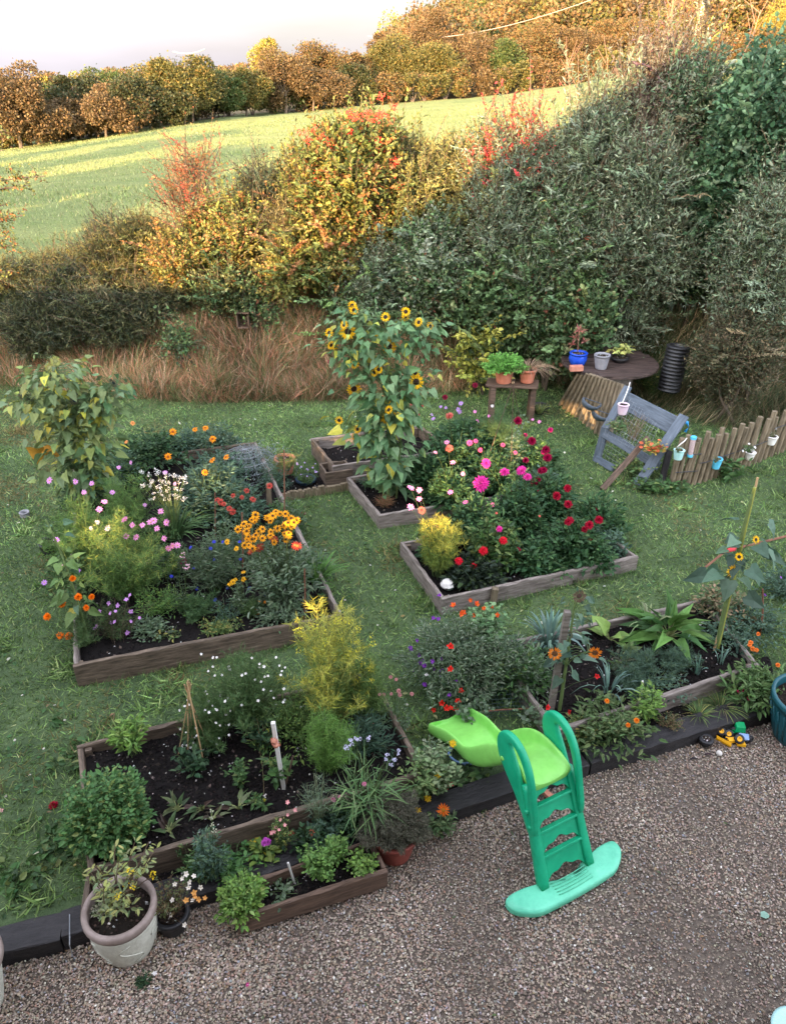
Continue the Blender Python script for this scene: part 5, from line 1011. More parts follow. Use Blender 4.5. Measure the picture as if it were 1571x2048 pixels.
plant('trailing_leaves', 'withered trailing leaves and litter on the soil at the front of the left bed', 'plant', Bz(335, 1275), .05, .14, GMIX, 'leaf6', .05, .5, 8, 4)
plant('lobelia', 'small lilac flowers spilling from the blue bowl', 'flower', P(612, 968, .17), .16, .16, G1, 'leaf', .025, .4, 26, 14, flowers=[F([(590 + U(0, 45), 925 + U(0, 30)) for _ in range(14)], 'five', (.4, .3, .55), WHT, .012)])
feathery('pot_plant', 'wispy green plant in the terracotta pot at the back', 'plant', P(571, 945, .28), .32, .16, GMIX, 16, 12, 8, .03)
# ---------------------------------------------------------------- dahlia beds
MAG = (.82, .06, .42); RED = (.75, .02, .05); DRED = (.28, .005, .03); SAL = (.85, .25, .2); DPINK = (.75, .2, .35)
DG = [(3, (.035, .09, .035)), (2, (.055, .12, .045)), (1, (.09, .17, .06))]
def dahlia(label, bp, z, h, r, fl, pal=DG, n=26, fill=700, size=.085, name='dahlia'): return plant(name, label, 'dahlia', P(*bp, z), h, r, pal, 'leaf6', size, .5, n, 14, .004, fill=fill, flowers=fl, stemc=(.06, .09, .03))
c4p = lambda *p: tr(p, 550, 560, .35)
dahlia('dahlia with a huge magenta bloom in the middle of the dahlia bed', (985, 1130), .14, .55, .26, [F([(961, 967), (962, 969)][:1], 'dahlia', MAG, (.9, .3, .55), .075), F([(998, 1058)], 'dahlia', MAG, MAG, .04)], [(3, (.07, .14, .04)), (2, (.15, .2, .06)), (1, (.05, .1, .04))])
dahlia('dahlia with magenta blooms at the back beside the cane wigwam', (1035, 1075), .14, .62, .25, [F([(1042, 941)], 'dahlia', MAG, (.9, .3, .55), .07), F(c4p((1310, 1097), (1205, 1047), (1440, 1125)), 'dahlia', MAG, MAG, .05)])
dahlia('low red flowered dahlia at the front left of the dahlia bed', (950, 1160), .14, .26, .24, [F(c7((800, 342), (697, 397), (650, 475), (568, 450)), 'dahlia', RED, (.8, .1, .1), .05)], [(3, (.025, .04, .025)), (1, (.05, .08, .03))])
dahlia('salmon flowered dahlia behind the yellow lit cosmos', (868, 1120), .14, .36, .14, [F(c7((447, 278), (395, 330), (375, 185)), 'dahlia', SAL, SAL, .038)], n=12, fill=200)
dahlia('dark red dahlia on the right of the dahlia bed', (1140, 1115), .14, .45, .32, [F(c7((1137, 70), (1150, 237), (1225, 285), (1250, 262), (1080, 110), (1140, 153), (1253, 350), (1140, 245), (1300, 235)), 'pom', (.42, .01, .04), DRED, .042)], fill=1100)
dahlia('dark leaved dahlia trailing over the front board with small red buds', (1070, 1135), .14, .28, .26, [F(c7((878, 468), (877, 395)), 'pom', (.45, .02, .08), DRED, .035), F(c7((840, 440), (990, 215), (765, 200)), 'pom', SAL, SAL, .014)], fill=800)
dahlia('deep crimson ball dahlia at the back right of the dahlia bed', (1095, 1045), .14, .62, .26, [F(c4p((1465, 920), (1545, 970), (1430, 1030), (1535, 1085), (1520, 1090), (1555, 1015), (1480, 1160), (1490, 1215), (1385, 805), (1500, 1140)), 'pom', (.36, .005, .06), DRED, .045)], fill=700)
plant('leafy_clump', 'light green self sown clump at the right end of the dahlia bed', 'plant', P(1205, 1105, .14), .3, .22, GBLUE, 'leaf6', .05, .6, 20, 12, fill=350)
feathery('cosmos', 'yellow lit feathery cosmos at the left corner of the dahlia bed', 'cosmos', P(872, 1150, .14), .62, .19, [(2, (.28, .33, .06)), (2, (.16, .26, .06))], 34, 34, 10, .05, [F([(821, 976), (838, 980), (838, 998), (821, 1014)], 'cosmos', (.85, .3, .6), YCEN, .036)], tip=[(1, (.5, .46, .07))], lean=(.02, 0))  # sunlit yellow is painted into this plant's foliage and tips
plant('bean_vine', 'climbing bean with pale leaves twined up the cane wigwam', 'bean', P(1015, 975, .14), .95, .13, GGREY, 'leaf6', .06, .7, 7, 16, lean=(.08, 0), spread=1)
dahlia('pink flowered dahlia hedge behind the magenta blooms', (905, 960), .15, .55, .33, [F(c4p((995, 775), (790, 712), (993, 962), (1015, 1115)), 'dahlia', SAL, (.85, .4, .4), .045), F(c4p((997, 1022), (1145, 920), (1110, 930), (1060, 1125)), 'dahlia', (.8, .15, .45), MAG, .035), F(c4p((970, 670), (1142, 602), (315, 470)), 'pom', (.3, .02, .06), DRED, .042)], fill=1100)
dahlia('dark green dahlia foliage directly right of the sunflower stem', (850, 985), .15, .5, .25, [F(c4p((820, 770), (840, 720)), 'pom', SAL, SAL, .016)], fill=900)
feathery('cosmos', 'tall feathery cosmos with scattered mauve flowers behind the wigwam', 'cosmos', P(985, 915, .12), .62, .42, [(2, (.07, .14, .05)), (1, (.11, .19, .07))], 44, 30, 9, .05,
  [F(c4p((1060, 705), (1055, 755), (975, 730), (900, 795), (945, 725), (895, 770), (1045, 740), (905, 790)), 'cosmos', (.5, .3, .65), YCEN, .028), F(c4p((1140, 753), (1220, 777), (1470, 798), (1508, 810), (1155, 805)), 'cosmos', (.75, .25, .55), YCEN, .026), F(c4p((1125, 850), (1240, 720)), 'cosmos', (.75, .7, .7), YCEN, .024)])
feathery('feathery_clump', 'fine leaved green clump behind the crimson dahlias', 'plant', P(1085, 960, .1), .38, .4, [(2, (.08, .15, .06)), (1, (.12, .2, .08))], 34, 26, 9, .045, [F([(1128, 905), (1160, 1008), (1215, 1000), (1232, 1025), (1190, 1010)], 'five', (.7, .7, .55), YCEN, .014)])
plant('straw_heap', 'heap of dead brown stems at the foot of the sunflowers', 'plant', P(768, 1012, .15), .1, .12, [(1, (.3, .15, .08)), (1, (.22, .12, .06))], 'needle', .09, .05, 18, 22)
plant('green_seedlings', 'small weeds at the near left corner of the sunflower bed', 'weeds', P(735, 975, .15), .14, .12, GBLUE, 'leaf6', .05, .5, 9, 8)
# ---------------------------------------------------------------- sweet pea cage
SP = P(935, 1385, .10)
pk_ = plant('sweet_pea', 'sprawling mass of grey green sweet peas with purple flowers over the net cage', 'sweet pea', P(925, 1360, .1), .62, .46, GGREY + [(1, (.25, .3, .2))], 'leaf', .055, .28, 110, 22, .002, fill=2600, t0=.05,
  flowers=[F(c7((312, 905), (352, 865), (375, 975), (390, 1000), (430, 975), (475, 965), (478, 1025), (475, 1048), (388, 1095), (330, 1020), (555, 1085), (602, 1092), (630, 1108), (520, 1150), (360, 945), (435, 750), (460, 755), (467, 632), (592, 960), (320, 915), (365, 985), (440, 1015), (395, 1100)), 'trump', (.22, .04, .42), (.35, .1, .5), .024),
           F(c7((510, 1085), (400, 1045)), 'trump', WHT, WHT, .02)], fdepth=.85)
plant('nasturtium', 'round leaved nasturtium with orange red flowers on top of the sweet peas', 'nasturtium', P(975, 1290, .3), .42, .22, [(2, (.16, .28, .12)), (1, (.11, .2, .09))], 'leaf6', .055, .95, 20, 12, flowers=[F(c7((590, 720), (540, 682), (660, 675), (737, 695), (770, 735), (648, 735), (700, 697), (630, 655), (580, 728)), 'trump', (.8, .1, .03), (.8, .2, .03), .026)], up=2)
plant('nasturtium', 'nasturtium with bright red flowers hanging in front of the net', 'nasturtium', P(935, 1425, .12), .2, .2, GGREY, 'leaf6', .05, .95, 16, 10, flowers=[F(c7((578, 1130), (563, 1185), (478, 1195), (525, 1222), (438, 1230), (550, 1225), (525, 900), (525, 1018), (505, 1220)), 'trump', (.8, .03, .02), (.6, .03, .02), .028)], up=2, fdepth=1)
plant('nasturtium', 'thin nasturtium runner with red flowers at the corner of the vegetable bed', 'nasturtium', P(1060, 1440, .15), .12, .22, GGREY, 'leaf6', .045, .95, 8, 5, flowers=[F(c7((1030, 1218), (1142, 1240), (1290, 1053)), 'trump', (.8, .03, .04), (.6, .03, .02), .026)], up=2)
plant('green_climber', 'green leafy climber on the right side of the sweet pea mass', 'plant', P(1040, 1370, .12), .42, .28, G1 + GGREY, 'leaf6', .055, .4, 30, 18, fill=500)
# ---------------------------------------------------------------- vegetable bed
LEEK = [(3, (.13, .22, .18)), (2, (.18, .28, .22)), (1, (.09, .16, .12))]
blades('leeks', 'clump of tall blue green leeks at the back of the vegetable bed', 'leeks', P(1095, 1290, .17), .42, .24, LEEK, 60, .06, .7)
blades('leeks', 'second clump of leeks behind the dying sunflower', 'leeks', P(1215, 1385, .17), .32, .22, LEEK, 20, .045, .8)
blades('onion', 'bent over onion leaves at the back of the vegetable bed', 'onion', P(1290, 1265, .17), .42, .2, [(1, (.16, .22, .1)), (1, (.24, .28, .14))], 22, .05, .9)
for i, (px, py, L) in enumerate(((1368, 1300, 'small leek seedling standing alone by the chard'), (1440, 1330, 'small leek beside the foot of the bamboo cane'), (1475, 1310, 'small leek at the far right of the bed'), (1392, 1348, 'small leek near the front board on the right'))):
    blades('young_leek', L, 'leek', P(px, py, .17), .22, .08, LEEK, 8, .07, .5)
def bigleaf(name, label, cat, bp, z, h, r, n, size, pal, ratio=.45, up=1.5, droop=.2):
    base = P(*bp, z); t = thing(name, label, cat, base); lb, sb = MB(), MB()
    th = U(0, 6.283, n); el = U(.25, 1.3, n); d = np.stack([np.cos(th) * np.cos(el), np.sin(th) * np.cos(el), np.sin(el)], 1); Lr = U(.3, .6, n) * h; e = base + d * Lr[:, None] * A(r / h, r / h, 1)
    for k in range(n): sb.tube([base, (base + e[k]) / 2 + A(0, 0, .01), e[k]], .006, .003, 4, (.3, .34, .14), cap=False)
    d2 = d.copy(); d2[:, 2] -= droop; lb.leaves('heart', e, d2, U(.7, 1.15, n) * size, ratio, pick(pal, n), up=up); lb.build('leaves', LEAF, t); sb.build('stalks', LEAF, t); return t
bigleaf('chard', 'big glossy green chard or spinach plant at the back of the vegetable bed', 'chard', (1335, 1275), .17, .38, .34, 34, .26, [(2, (.09, .2, .045)), (1, (.14, .27, .07)), (1, (.07, .15, .05))], .38)
bigleaf('squash', 'light yellow green crinkled squash leaves beside the leeks', 'squash', (1218, 1280), .17, .2, .2, 9, .16, [(1, (.25, .36, .09)), (1, (.2, .3, .08))], .8)
bigleaf('courgette', 'single broad leaf over the soil between squash and carrots', 'leaf', (1243, 1312), .17, .1, .12, 4, .12, [(1, (.12, .18, .06))], .7)
for i, (px, py, L) in enumerate(((1280, 1340, 'ferny carrot tops in the middle of the vegetable bed'), (1340, 1335, 'carrot tops to the right of the ferny row'), (1255, 1375, 'carrot tops nearest the front board of the vegetable bed'))):
    feathery('carrot_tops', L, 'carrots', P(px, py, .17), .16, .2, GBLUE, 26, 18, 9, .03, nw=.06)
plant('small_beet', 'small dark red leaved beet in the middle of the vegetable bed', 'beet', P(1235, 1345, .17), .16, .1, [(1, (.06, .07, .04)), (1, (.09, .13, .05))], 'leaf6', .09, .4, 8, 4)
plant('withered_potato', 'withered brown and green stems at the back right of the vegetable bed', 'plant', P(1440, 1235, .15), .34, .28, [(2, (.2, .17, .09)), (2, (.1, .15, .07)), (1, (.3, .22, .13))], 'leaf6', .055, .5, 26, 14, fill=300)
plant('mint', 'tangle of grey green leaves at the right end of the vegetable bed', 'plant', P(1495, 1260, .12), .3, .3, GBLUE, 'leaf6', .04, .5, 30, 16, fill=300)
plant('wild_pea', 'grey green pea plant at the right edge of the picture on the lawn', 'plant', P(1562, 1190, .1), .32, .28, GBLUE, 'leaf', .06, .3, 30, 16, fill=200, flowers=[F([(1560, 1155), (1528, 1190)], 'five', (.3, .08, .5), WHT, .018)])
plant('sage', 'light lime green sage plant at the front of the vegetable bed', 'sage', P(1292, 1442, .1), .34, .16, GLIME, 'leaf6', .07, .36, 14, 14)
plant('calendula', 'leafy calendula with small orange flowers in front of the vegetable bed', 'calendula', P(1215, 1470, .1), .28, .3, [(2, (.1, .16, .06)), (1, (.15, .2, .08))], 'leaf6', .07, .4, 26, 14, fill=200, flowers=[F([(1213, 1402), (1272, 1441), (1255, 1450), (1245, 1452)], 'pom', (.9, .3, .03), (.8, .3, .02), .02)])
plant('calendula', 'leafy calendula with orange flowers left of the green tub', 'calendula', P(1510, 1400, .1), .3, .26, [(2, (.1, .18, .06)), (1, (.15, .23, .08))], 'leaf6', .09, .36, 22, 12, fill=150, flowers=[F([(1500, 1285), (1504, 1298), (1515, 1268), (1512, 1300), (1554, 1330), (1498, 1290)], 'pom', (.9, .3, .06), (.8, .3, .02), .02)])
plant('primula', 'low red flowered primula in the border by the right sleeper', 'primula', P(1485, 1402, .09), .07, .1, [(1, (.12, .22, .06)), (1, (.16, .26, .08))], 'leaf6', .06, .6, 12, 3, flowers=[F([(1476, 1385), (1487, 1382), (1494, 1397)], 'five', (.5, .01, .1), YCEN, .022)])
blades('border_grass', 'small tuft of green grass in the border behind the right sleeper', 'grass tuft', P(1395, 1432, .09), .12, .12, GMIX, 60, .05, .6)
blades('border_grass', 'dry straw coloured grass tuft in the border below the front board', 'grass tuft', P(1440, 1415, .09), .14, .16, GMIX + [(3, (.2, .18, .09))], 70, .04, .6)
plant('heather', 'low brown tinged clump beside the lime green sage', 'plant', P(1338, 1455, .09), .1, .12, [(1, (.15, .14, .06)), (1, (.2, .13, .07))], 'leaf', .025, .4, 30, 10)
blades('border_grass', 'grass tuft growing between the slide and the right border', 'grass tuft', P(1160, 1495, .08), .14, .14, G1, 60, .04, .6)
# ---------------------------------------------------------------- front bed
FN = [(2, (.09, .17, .045)), (2, (.13, .22, .055)), (1, (.2, .28, .07))]
feathery('dill', 'tall sunlit yellow topped dill gone to seed at the back of the front bed', 'dill', P(664, 1445, .22), .98, .29, FN, 46, 34, 9, .05, tip=[(3, (.5, .48, .07)), (1, (.4, .42, .09))], spread=.95, stemc=(.4, .4, .1), flowers=[F([(580 + U(0, 165), 1238 + U(0, 130)) for _ in range(46)], 'umbel', (.6, .55, .06), YCEN, .022)])  # umbels are yellow themselves; yellow tip foliage paints in the sunlit patch
feathery('fennel', 'bright green ferny plant in front of the yellow dill', 'fennel', P(655, 1545, .22), .48, .17, [(2, (.13, .27, .05)), (1, (.18, .33, .07))], 34, 30, 9, .04)
feathery('coriander', 'wispy green herb with white specks of flower left of the yellow dill', 'coriander', P(500, 1450, .22), .62, .33, G1 + [(2, (.12, .2, .07))], 50, 24, 8, .04, [F([(400 + U(0, 175), 1305 + U(0, 120)) for _ in range(46)], 'five', WHT, WHT, .012)], nw=.05)
feathery('coriander', 'second wispy white flowered herb behind the cane wigwam', 'coriander', P(430, 1490, .22), .45, .2, G1 + [(1, (.12, .2, .07))], 30, 20, 8, .035, [F([(355 + U(0, 110), 1385 + U(0, 110)) for _ in range(34)], 'five', WHT, WHT, .011)], nw=.05)
feathery('seedling_dill', 'green wispy fennel to the right of the yellow dill', 'fennel', P(735, 1440, .22), .62, .22, FN, 30, 22, 8, .045)
plant('pale_daisies', 'small pale pink everlasting flowers by the right board of the front bed', 'flower', P(790, 1470, .1), .34, .16, GGREY, 'leaf', .05, .25, 18, 14, flowers=[F([(781, 1354), (792, 1359), (759, 1389), (767, 1389), (797, 1382), (799, 1390), (782, 1388), (745, 1450), (823, 1388)], 'pom', (.7, .35, .35), WHT, .016)])
plant('lime_herb', 'tall single lime green leafy stem at the back left of the front bed', 'herb', P(272, 1510, .22), .36, .13, GLIME, 'leaf6', .075, .36, 9, 22, t0=.35)
plant('mint_bush', 'large rounded mint bush in the left corner of the front bed', 'mint', P(228, 1668, .22), .5, .25, [(3, (.075, .17, .055)), (2, (.10, .21, .065)), (1, (.2, .27, .08))], 'leaf6', .042, .62, 80, 26, fill=2600)
plant('white_statice', 'tall stems of pale lilac statice spikes in the front bed', 'flower', P(735, 1640, .15), .5, .16, [(2, (.1, .19, .07)), (1, (.15, .24, .09))], 'blade', .22, .05, 22, 6, flowers=[F([(690, 1492), (705, 1488), (720, 1478), (735, 1480), (712, 1478), (700, 1480), (695, 1498), (770, 1518), (791, 1520), (796, 1500), (798, 1506), (775, 1510), (785, 1530)], 'spike', (.62, .6, .78), WHT, .02)], t0=.0)
plant('scraggy_stems', 'thin bleached stems with seed pods at the front of the front bed', 'plant', P(640, 1640, .2), .42, .14, GGREY, 'needle', .08, .06, 16, 10, stemc=(.25, .3, .17))
blades('iris_leaves', 'fan of green iris like leaves at the front right of the front bed', 'iris', P(765, 1640, .12), .38, .14, [(2, (.1, .2, .05)), (1, (.14, .25, .07))], 34, .05, .3)
for i, (px, py, s, L) in enumerate(((355, 1622, 1, 'beetroot with crinkled leaves nearest the mint bush'), (405, 1620, .9, 'beetroot right of the first one'), (425, 1640, .8, 'pair of dark beetroot leaves in the middle of the soil'), (478, 1618, 1, 'upright beetroot near the chilli plant'), (340, 1665, .8, 'beetroot with one grey leaf lying on the soil'), (545, 1530, .8, 'small nettle like seedling left of the white stake'))):
    bigleaf('beetroot', L, 'beetroot', (px, py), .22, .14 * s, .1, 9, .085 * s, [(1, (.09, .14, .06)), (1, (.14, .17, .08)), (.6, (.07, .05, .04))], .42, droop=.1)
plant('chilli_plant', 'small upright green plant in the middle of the front bed', 'plant', P(480, 1572, .22), .22, .11, G1, 'leaf6', .045, .5, 10, 12)
plant('low_seedling', 'low green seedling cluster right of the beetroot row', 'seedling', P(520, 1612, .22), .08, .08, G1, 'leaf6', .05, .5, 6, 6)
plant('yellow_bud_plant', 'dark leaved plant with yellow buds behind the white stake', 'plant', P(528, 1500, .22), .26, .14, GDARK, 'leaf6', .06, .5, 14, 9, flowers=[F([(515, 1468), (534, 1462), (528, 1600)], 'pom', (.6, .55, .08), YCEN, .016)], stemc=(.25, .2, .1))
plant('wigwam_bean', 'bean plant with dark leaves at the foot of the cane wigwam', 'bean', P(392, 1535, .22), .2, .18, GDARK, 'leaf6', .07, .6, 12, 8)
# ceramic flower ornament on the white stake
oc = PY(553, 1483, P(568, 1580, .2)[1] - .06); t = thing('flower_ornament', 'red and orange coneflower ornament on the flaky white stake', 'ornament', oc)
for dx, dz in ((0, 0), (-.01, .035)):
    put_flower(t, oc + A(dx, -.02, dz - .01), 'rud', (.85, .3, .2), (.6, .06, .02), .032, (0, -.8, -.1), 'petals'); b = MB(); b.lathe([(.018, 0), (.016, .012), (0, .02)], oc + A(dx, -.03, dz), 10, axis=(0, -.9, .3)); b.build('cone', BRICK, t, True)
plant('sunflower_leaves', 'young leafy plant behind the red ornament', 'plant', P(560, 1570, .2), .28, .1, G1, 'leaf6', .07, .6, 7, 7, t0=.5)
# ---------------------------------------------------------------- border in front
plant('snapdragon', 'tall pale snapdragon spike in the border behind the big cream pot', 'snapdragon', P(425, 1755, .1), .42, .13, GBLUE + [(1, (.14, .22, .1))], 'leaf', .05, .35, 18, 26, flowers=[F([(425, 1635), (426, 1650), (428, 1662), (424, 1622)], 'umbel', (.6, .62, .45), WHT, .016)])
plant('border_weeds', 'dark green weeds in the border left of the primula', 'weeds', P(395, 1755, .1), .28, .16, G1, 'leaf', .045, .35, 22, 14)
plant('strawberry', 'low bright green strawberry leaves in the border', 'strawberry', P(465, 1740, .1), .12, .2, [(2, (.07, .17, .05)), (1, (.1, .22, .06))], 'leaf6', .045, .7, 26, 6)
plant('primula', 'yellow green primula with one purple pink flower in the border', 'primula', P(527, 1712, .1), .1, .13, [(2, (.2, .28, .06)), (1, (.1, .2, .05)), (.4, (.6, .5, .05))], 'leaf6', .075, .6, 16, 3, flowers=[F([(531, 1680), (528, 1686), (536, 1684)], 'pom', (.6, .12, .55), WHT, .022)])
plant('diascia', 'upright plant with small coral flowers against the front board', 'flower', P(565, 1700, .1), .28, .1, GMIX, 'leaf', .03, .4, 18, 14, flowers=[F([(561, 1640), (575, 1630), (570, 1650), (558, 1660), (548, 1663), (575, 1605), (543, 1665), (590, 1620), (552, 1655)], 'five', (.8, .35, .35), WHT, .014)])
plant('oak_leaf_plant', 'dark lobed leaves in the border under the coral flowers', 'plant', P(620, 1700, .1), .18, .16, GDARK, 'leaf6', .06, .7, 20, 8, flowers=[F([(583, 1665), (625, 1665)], 'umbel', (.3, .08, .04), WHT, .02)])
plant('small_rose', 'rounded dark bush dotted with cream buds and pink flowers', 'rose', P(700, 1650, .1), .26, .17, GDARK, 'leaf', .032, .6, 30, 18, fill=500, flowers=[F([(665, 1598), (679, 1594), (718, 1600), (668, 1600), (728, 1568)], 'pom', (.75, .3, .45), WHT, .014), F([(690 + U(-25, 30), 1595 + U(-12, 20)) for _ in range(22)], 'umbel', (.6, .55, .38), WHT, .008)])
plant('geum', 'grey green rosette with rusty dry leaves behind the planter box', 'plant', P(655, 1665, .1), .2, .14, GBLUE, 'leaf6', .06, .6, 16, 8)
plant('nasturtium', 'pale leaved nasturtium spilling over the sleeper left of the slide', 'nasturtium', P(870, 1570, .12), .34, .2, [(2, (.2, .26, .13)), (1, (.13, .2, .09))], 'leaf6', .042, .85, 34, 14, flowers=[F([(890, 1575), (903, 1568)], 'trump', (.6, .02, .04), (.4, .02, .02), .022), F([(800, 1596), (818, 1608), (876, 1576), (852, 1550)], 'trump', (.8, .4, .2), (.7, .3, .1), .018)], up=1.5)
plant('yellow_daisy', 'drooping yellow and orange calendula hanging over the black sleeper', 'calendula', P(842, 1590, .14), .3, .16, [(2, (.14, .22, .08)), (1, (.2, .27, .1))], 'leaf6', .06, .45, 16, 10, flowers=[F([(855, 1597), (832, 1622), (875, 1549), (905, 1487)], 'daisy', (.85, .55, .02), (.7, .4, .02), .032)])
plant('orange_daisy', 'single orange daisy at the gravel edge beside the dark bush', 'calendula', P(880, 1665, .02), .14, .12, [(2, (.1, .17, .07)), (1, (.15, .2, .09))], 'leaf6', .06, .45, 14, 8, flowers=[F([(886, 1620)], 'daisy', (.9, .2, .02), (.5, .2, .02), .042)])
plant('white_yarrow', 'scraggy pale flowered stems above the trailing nasturtium', 'plant', P(862, 1545, .12), .34, .1, GGREY, 'leaf', .035, .4, 12, 12, flowers=[F([(848, 1482), (882, 1510), (886, 1514), (860, 1498)], 'umbel', (.6, .62, .5), WHT, .016)], stemc=(.25, .25, .15))
plant('lawn_weeds', 'broad leaved weeds in the shaded grass under the slide', 'weeds', P(940, 1555, .07), .07, .18, G1, 'leaf6', .065, .75, 16, 3)
# planter box herbs
plant('oregano', 'bright yellow green oregano at the left end of the low planter box', 'oregano', P(487, 1812, .11), .22, .13, GLIME, 'leaf6', .034, .6, 46, 22, fill=600)
plant('lemon_balm', 'light green lemon balm in the middle of the low planter box', 'lemon balm', P(640, 1752, .11), .24, .15, [(2, (.14, .26, .06)), (1, (.1, .2, .05))], 'leaf6', .034, .65, 26, 22)
plant('lemon_balm', 'taller stem of lemon balm beside the middle one', 'lemon balm', P(672, 1725, .11), .26, .08, [(2, (.14, .26, .06)), (1, (.1, .2, .05))], 'leaf6', .034, .65, 14, 24)
plant('parsley', 'light green herb at the right end of the low planter box', 'herb', P(722, 1737, .11), .12, .11, GLIME, 'leaf6', .034, .65, 22, 16)
plant('low_seedling', 'tiny pale seedlings in the low planter box', 'seedling', P(565, 1785, .11), .04, .12, GGREY, 'leaf6', .035, .8, 16, 3)
# ---------------------------------------------------------------- potted plants
pt = CP + A(0, .02, .30)
plant('woody_pot_plant', 'yellowing sage like shrub with woody stems in the big cream pot', 'pot plant', pt, .34, .24, [(3, (.24, .28, .13)), (2, (.34, .36, .12)), (1, (.16, .22, .11))], 'leaf6', .06, .42, 18, 12, .005, t0=.55, stemc=(.12, .08, .05), droop=.3, lean=(.05, .06),
  flowers=[F([(262, 1742), (266, 1778), (236, 1790), (308, 1750), (252, 1770)], 'umbel', (.8, .6, .03), WHT, .022)])
plant('pot_moss', 'pale tuft at the left side of the soil in the big cream pot', 'weeds', CP + A(-.1, 0, .3), .08, .06, [(1, (.3, .3, .2))], 'leaf', .025, .4, 16, 8)
plant('stock_flowers', 'dry stems of white and apricot flowers in the small black pot', 'flower', cb + Z3 * .12, .26, .13, [(2, (.14, .17, .07)), (1, (.2, .14, .07))], 'leaf', .03, .35, 26, 12,
  flowers=[F([(365, 1757), (372, 1748), (388, 1752), (377, 1775), (350, 1768), (345, 1800), (352, 1810), (342, 1830), (385, 1800), (402, 1775), (380, 1765), (369, 1850), (335, 1825)], 'five', (.85, .78, .68), YCEN, .016), F([(388, 1785), (398, 1798), (372, 1800), (410, 1796), (390, 1793)], 'five', (.85, .42, .12), YCEN, .017)], stemc=(.15, .1, .06))
t = plant('heather_bush', 'dense round brown green heather bush in the dull red pot', 'shrub', cr_ + Z3 * .2 + D2 * .02, .24, .2, [(3, (.075, .075, .05)), (2, (.10, .10, .065)), (1, (.14, .13, .09))], 'needle', .022, .22, 120, 50, .0015, fill=16000, stemc=(.08, .06, .04))
plant('herb_bush', 'bright green bushy basil in the left terracotta pot on the bench', 'pot plant', c1 + Z3 * .17, .24, .27, [(2, (.13, .32, .06)), (1, (.17, .38, .08))], 'leaf6', .035, .65, 40, 20, fill=2200)
blades('dead_grass', 'dead straw coloured grass flopping from the right terracotta pot', 'pot plant', c2 + Z3 * .16, .22, .3, [(1, (.35, .25, .16)), (1, (.26, .18, .11))], 160, .02, 1.0)
blades('pot_grass', 'green grass in the low black pot below the bench', 'pot plant', P(1078, 826, .15), .16, .14, GMIX, 90, .03, .4)
rs = at(1155, 695, 10.3)
def rosette(b, c, R_, n, pal): th = U(0, 6.28, n); el = U(-.1, 1.2, n); b.leaves('blade', np.tile(c, (n, 1)), np.stack([np.cos(th) * np.cos(el), np.sin(th) * np.cos(el), np.sin(el)], 1), R_ * U(.7, 1.1, n), .16, pick(pal, n), up=1)
RP = [(2, (.36, .12, .10)), (1, (.45, .2, .16)), (1, (.2, .1, .06))]
t = thing('red_succulent', 'red spiky succulent rosettes growing in the blue glazed pot', 'pot plant', rs); b = MB()
for (px, py, R_) in ((1157, 662, .13), (1143, 690, .10), (1168, 684, .09), (1150, 676, .09)): rosette(b, at(px, py, 10.28), R_, 30, RP)
b.tube([rs - Z3 * .05, at(1157, 662, 10.28)], .01, .008, 5, (.2, .12, .08)); b.build('leaves', LEAF, t)
plant('yellow_leaf_plant', 'small plant with big pale yellow leaves on the cable drum', 'pot plant', at(1240, 718, 10.45), .22, .2, [(3, (.45, .46, .14)), (1, (.35, .4, .12))], 'heart', .10, .8, 9, 4, t0=.5)
plant('red_tinted_shrub', 'reddish leaved shrub hanging behind the blue glazed pot', 'shrub', at(1135, 700, 11.0), .4, .35, RP + [(1, (.12, .15, .05))], 'leaf6', .07, .35, 12, 10)
plant('white_pansy', 'small white pansies in the third hanging pot on the fence', 'pot plant', at(1496, 905, 8.35), .1, .08, G1, 'leaf6', .035, .6, 10, 6, flowers=[F([(1490, 898), (1503, 900), (1508, 895), (1484, 902), (1497, 888), (1506, 906)], 'five', WHT, YCEN, .022)])
for (px, py, Y, L) in ((1354, 905, 7.9, 'few dry twigs in the mint green hanging pot'), (1429, 925, 8.05, 'brown dried seedling in the sky blue hanging pot'), (1541, 876, 8.7, 'small sprig in the cream pot at the right end of the fence')):
    plant('pot_sprig', L, 'pot plant', at(px, py, Y), .09, .05, [(1, (.14, .13, .07)), (1, (.2, .2, .1))], 'leaf', .035, .35, 8, 5)
plant('pelargonium', 'red orange autumn leaved strawberry plant on the blue bench frame', 'plant', at(1305, 905, 8.2), .16, .17, [(2, (.6, .14, .06)), (2, (.5, .36, .08)), (1, (.2, .25, .07))], 'leaf6', .07, .75, 14, 5)
plant('succulent', 'green succulent on the blue bench frame seat', 'plant', at(1232, 862, 8.65), .14, .14, [(1, (.12, .2, .08)), (1, (.2, .22, .1))], 'leaf6', .06, .6, 14, 5)
plant('frame_weeds', 'leafy weeds growing beneath the blue bench frame', 'weeds', P(1265, 955, .07), .32, .28, [(2, (.1, .17, .06)), (1, (.2, .25, .08))], 'leaf6', .065, .7, 22, 8)
plant('frame_weeds', 'broad green weeds at the foot of the blue bench frame', 'weeds', P(1300, 985, .07), .16, .24, G1, 'leaf6', .09, .7, 20, 5)
plant('dead_stems', 'tangle of bare brown stems in the blue bench frame', 'plant', at(1265, 880, 8.6), .35, .25, [(1, (.2, .14, .08))], 'needle', .05, .1, 24, 5, stemc=(.25, .18, .11))
plant('dock_weeds', 'broad dock leaves at the foot of the palisade fence', 'weeds', P(1445, 955, .07), .28, .3, G1, 'leaf6', .14, .5, 12, 5)
plant('dock_weeds', 'low weeds under the left end of the palisade fence', 'weeds', P(1350, 985, .07), .12, .22, G1, 'leaf6', .09, .7, 14, 4)
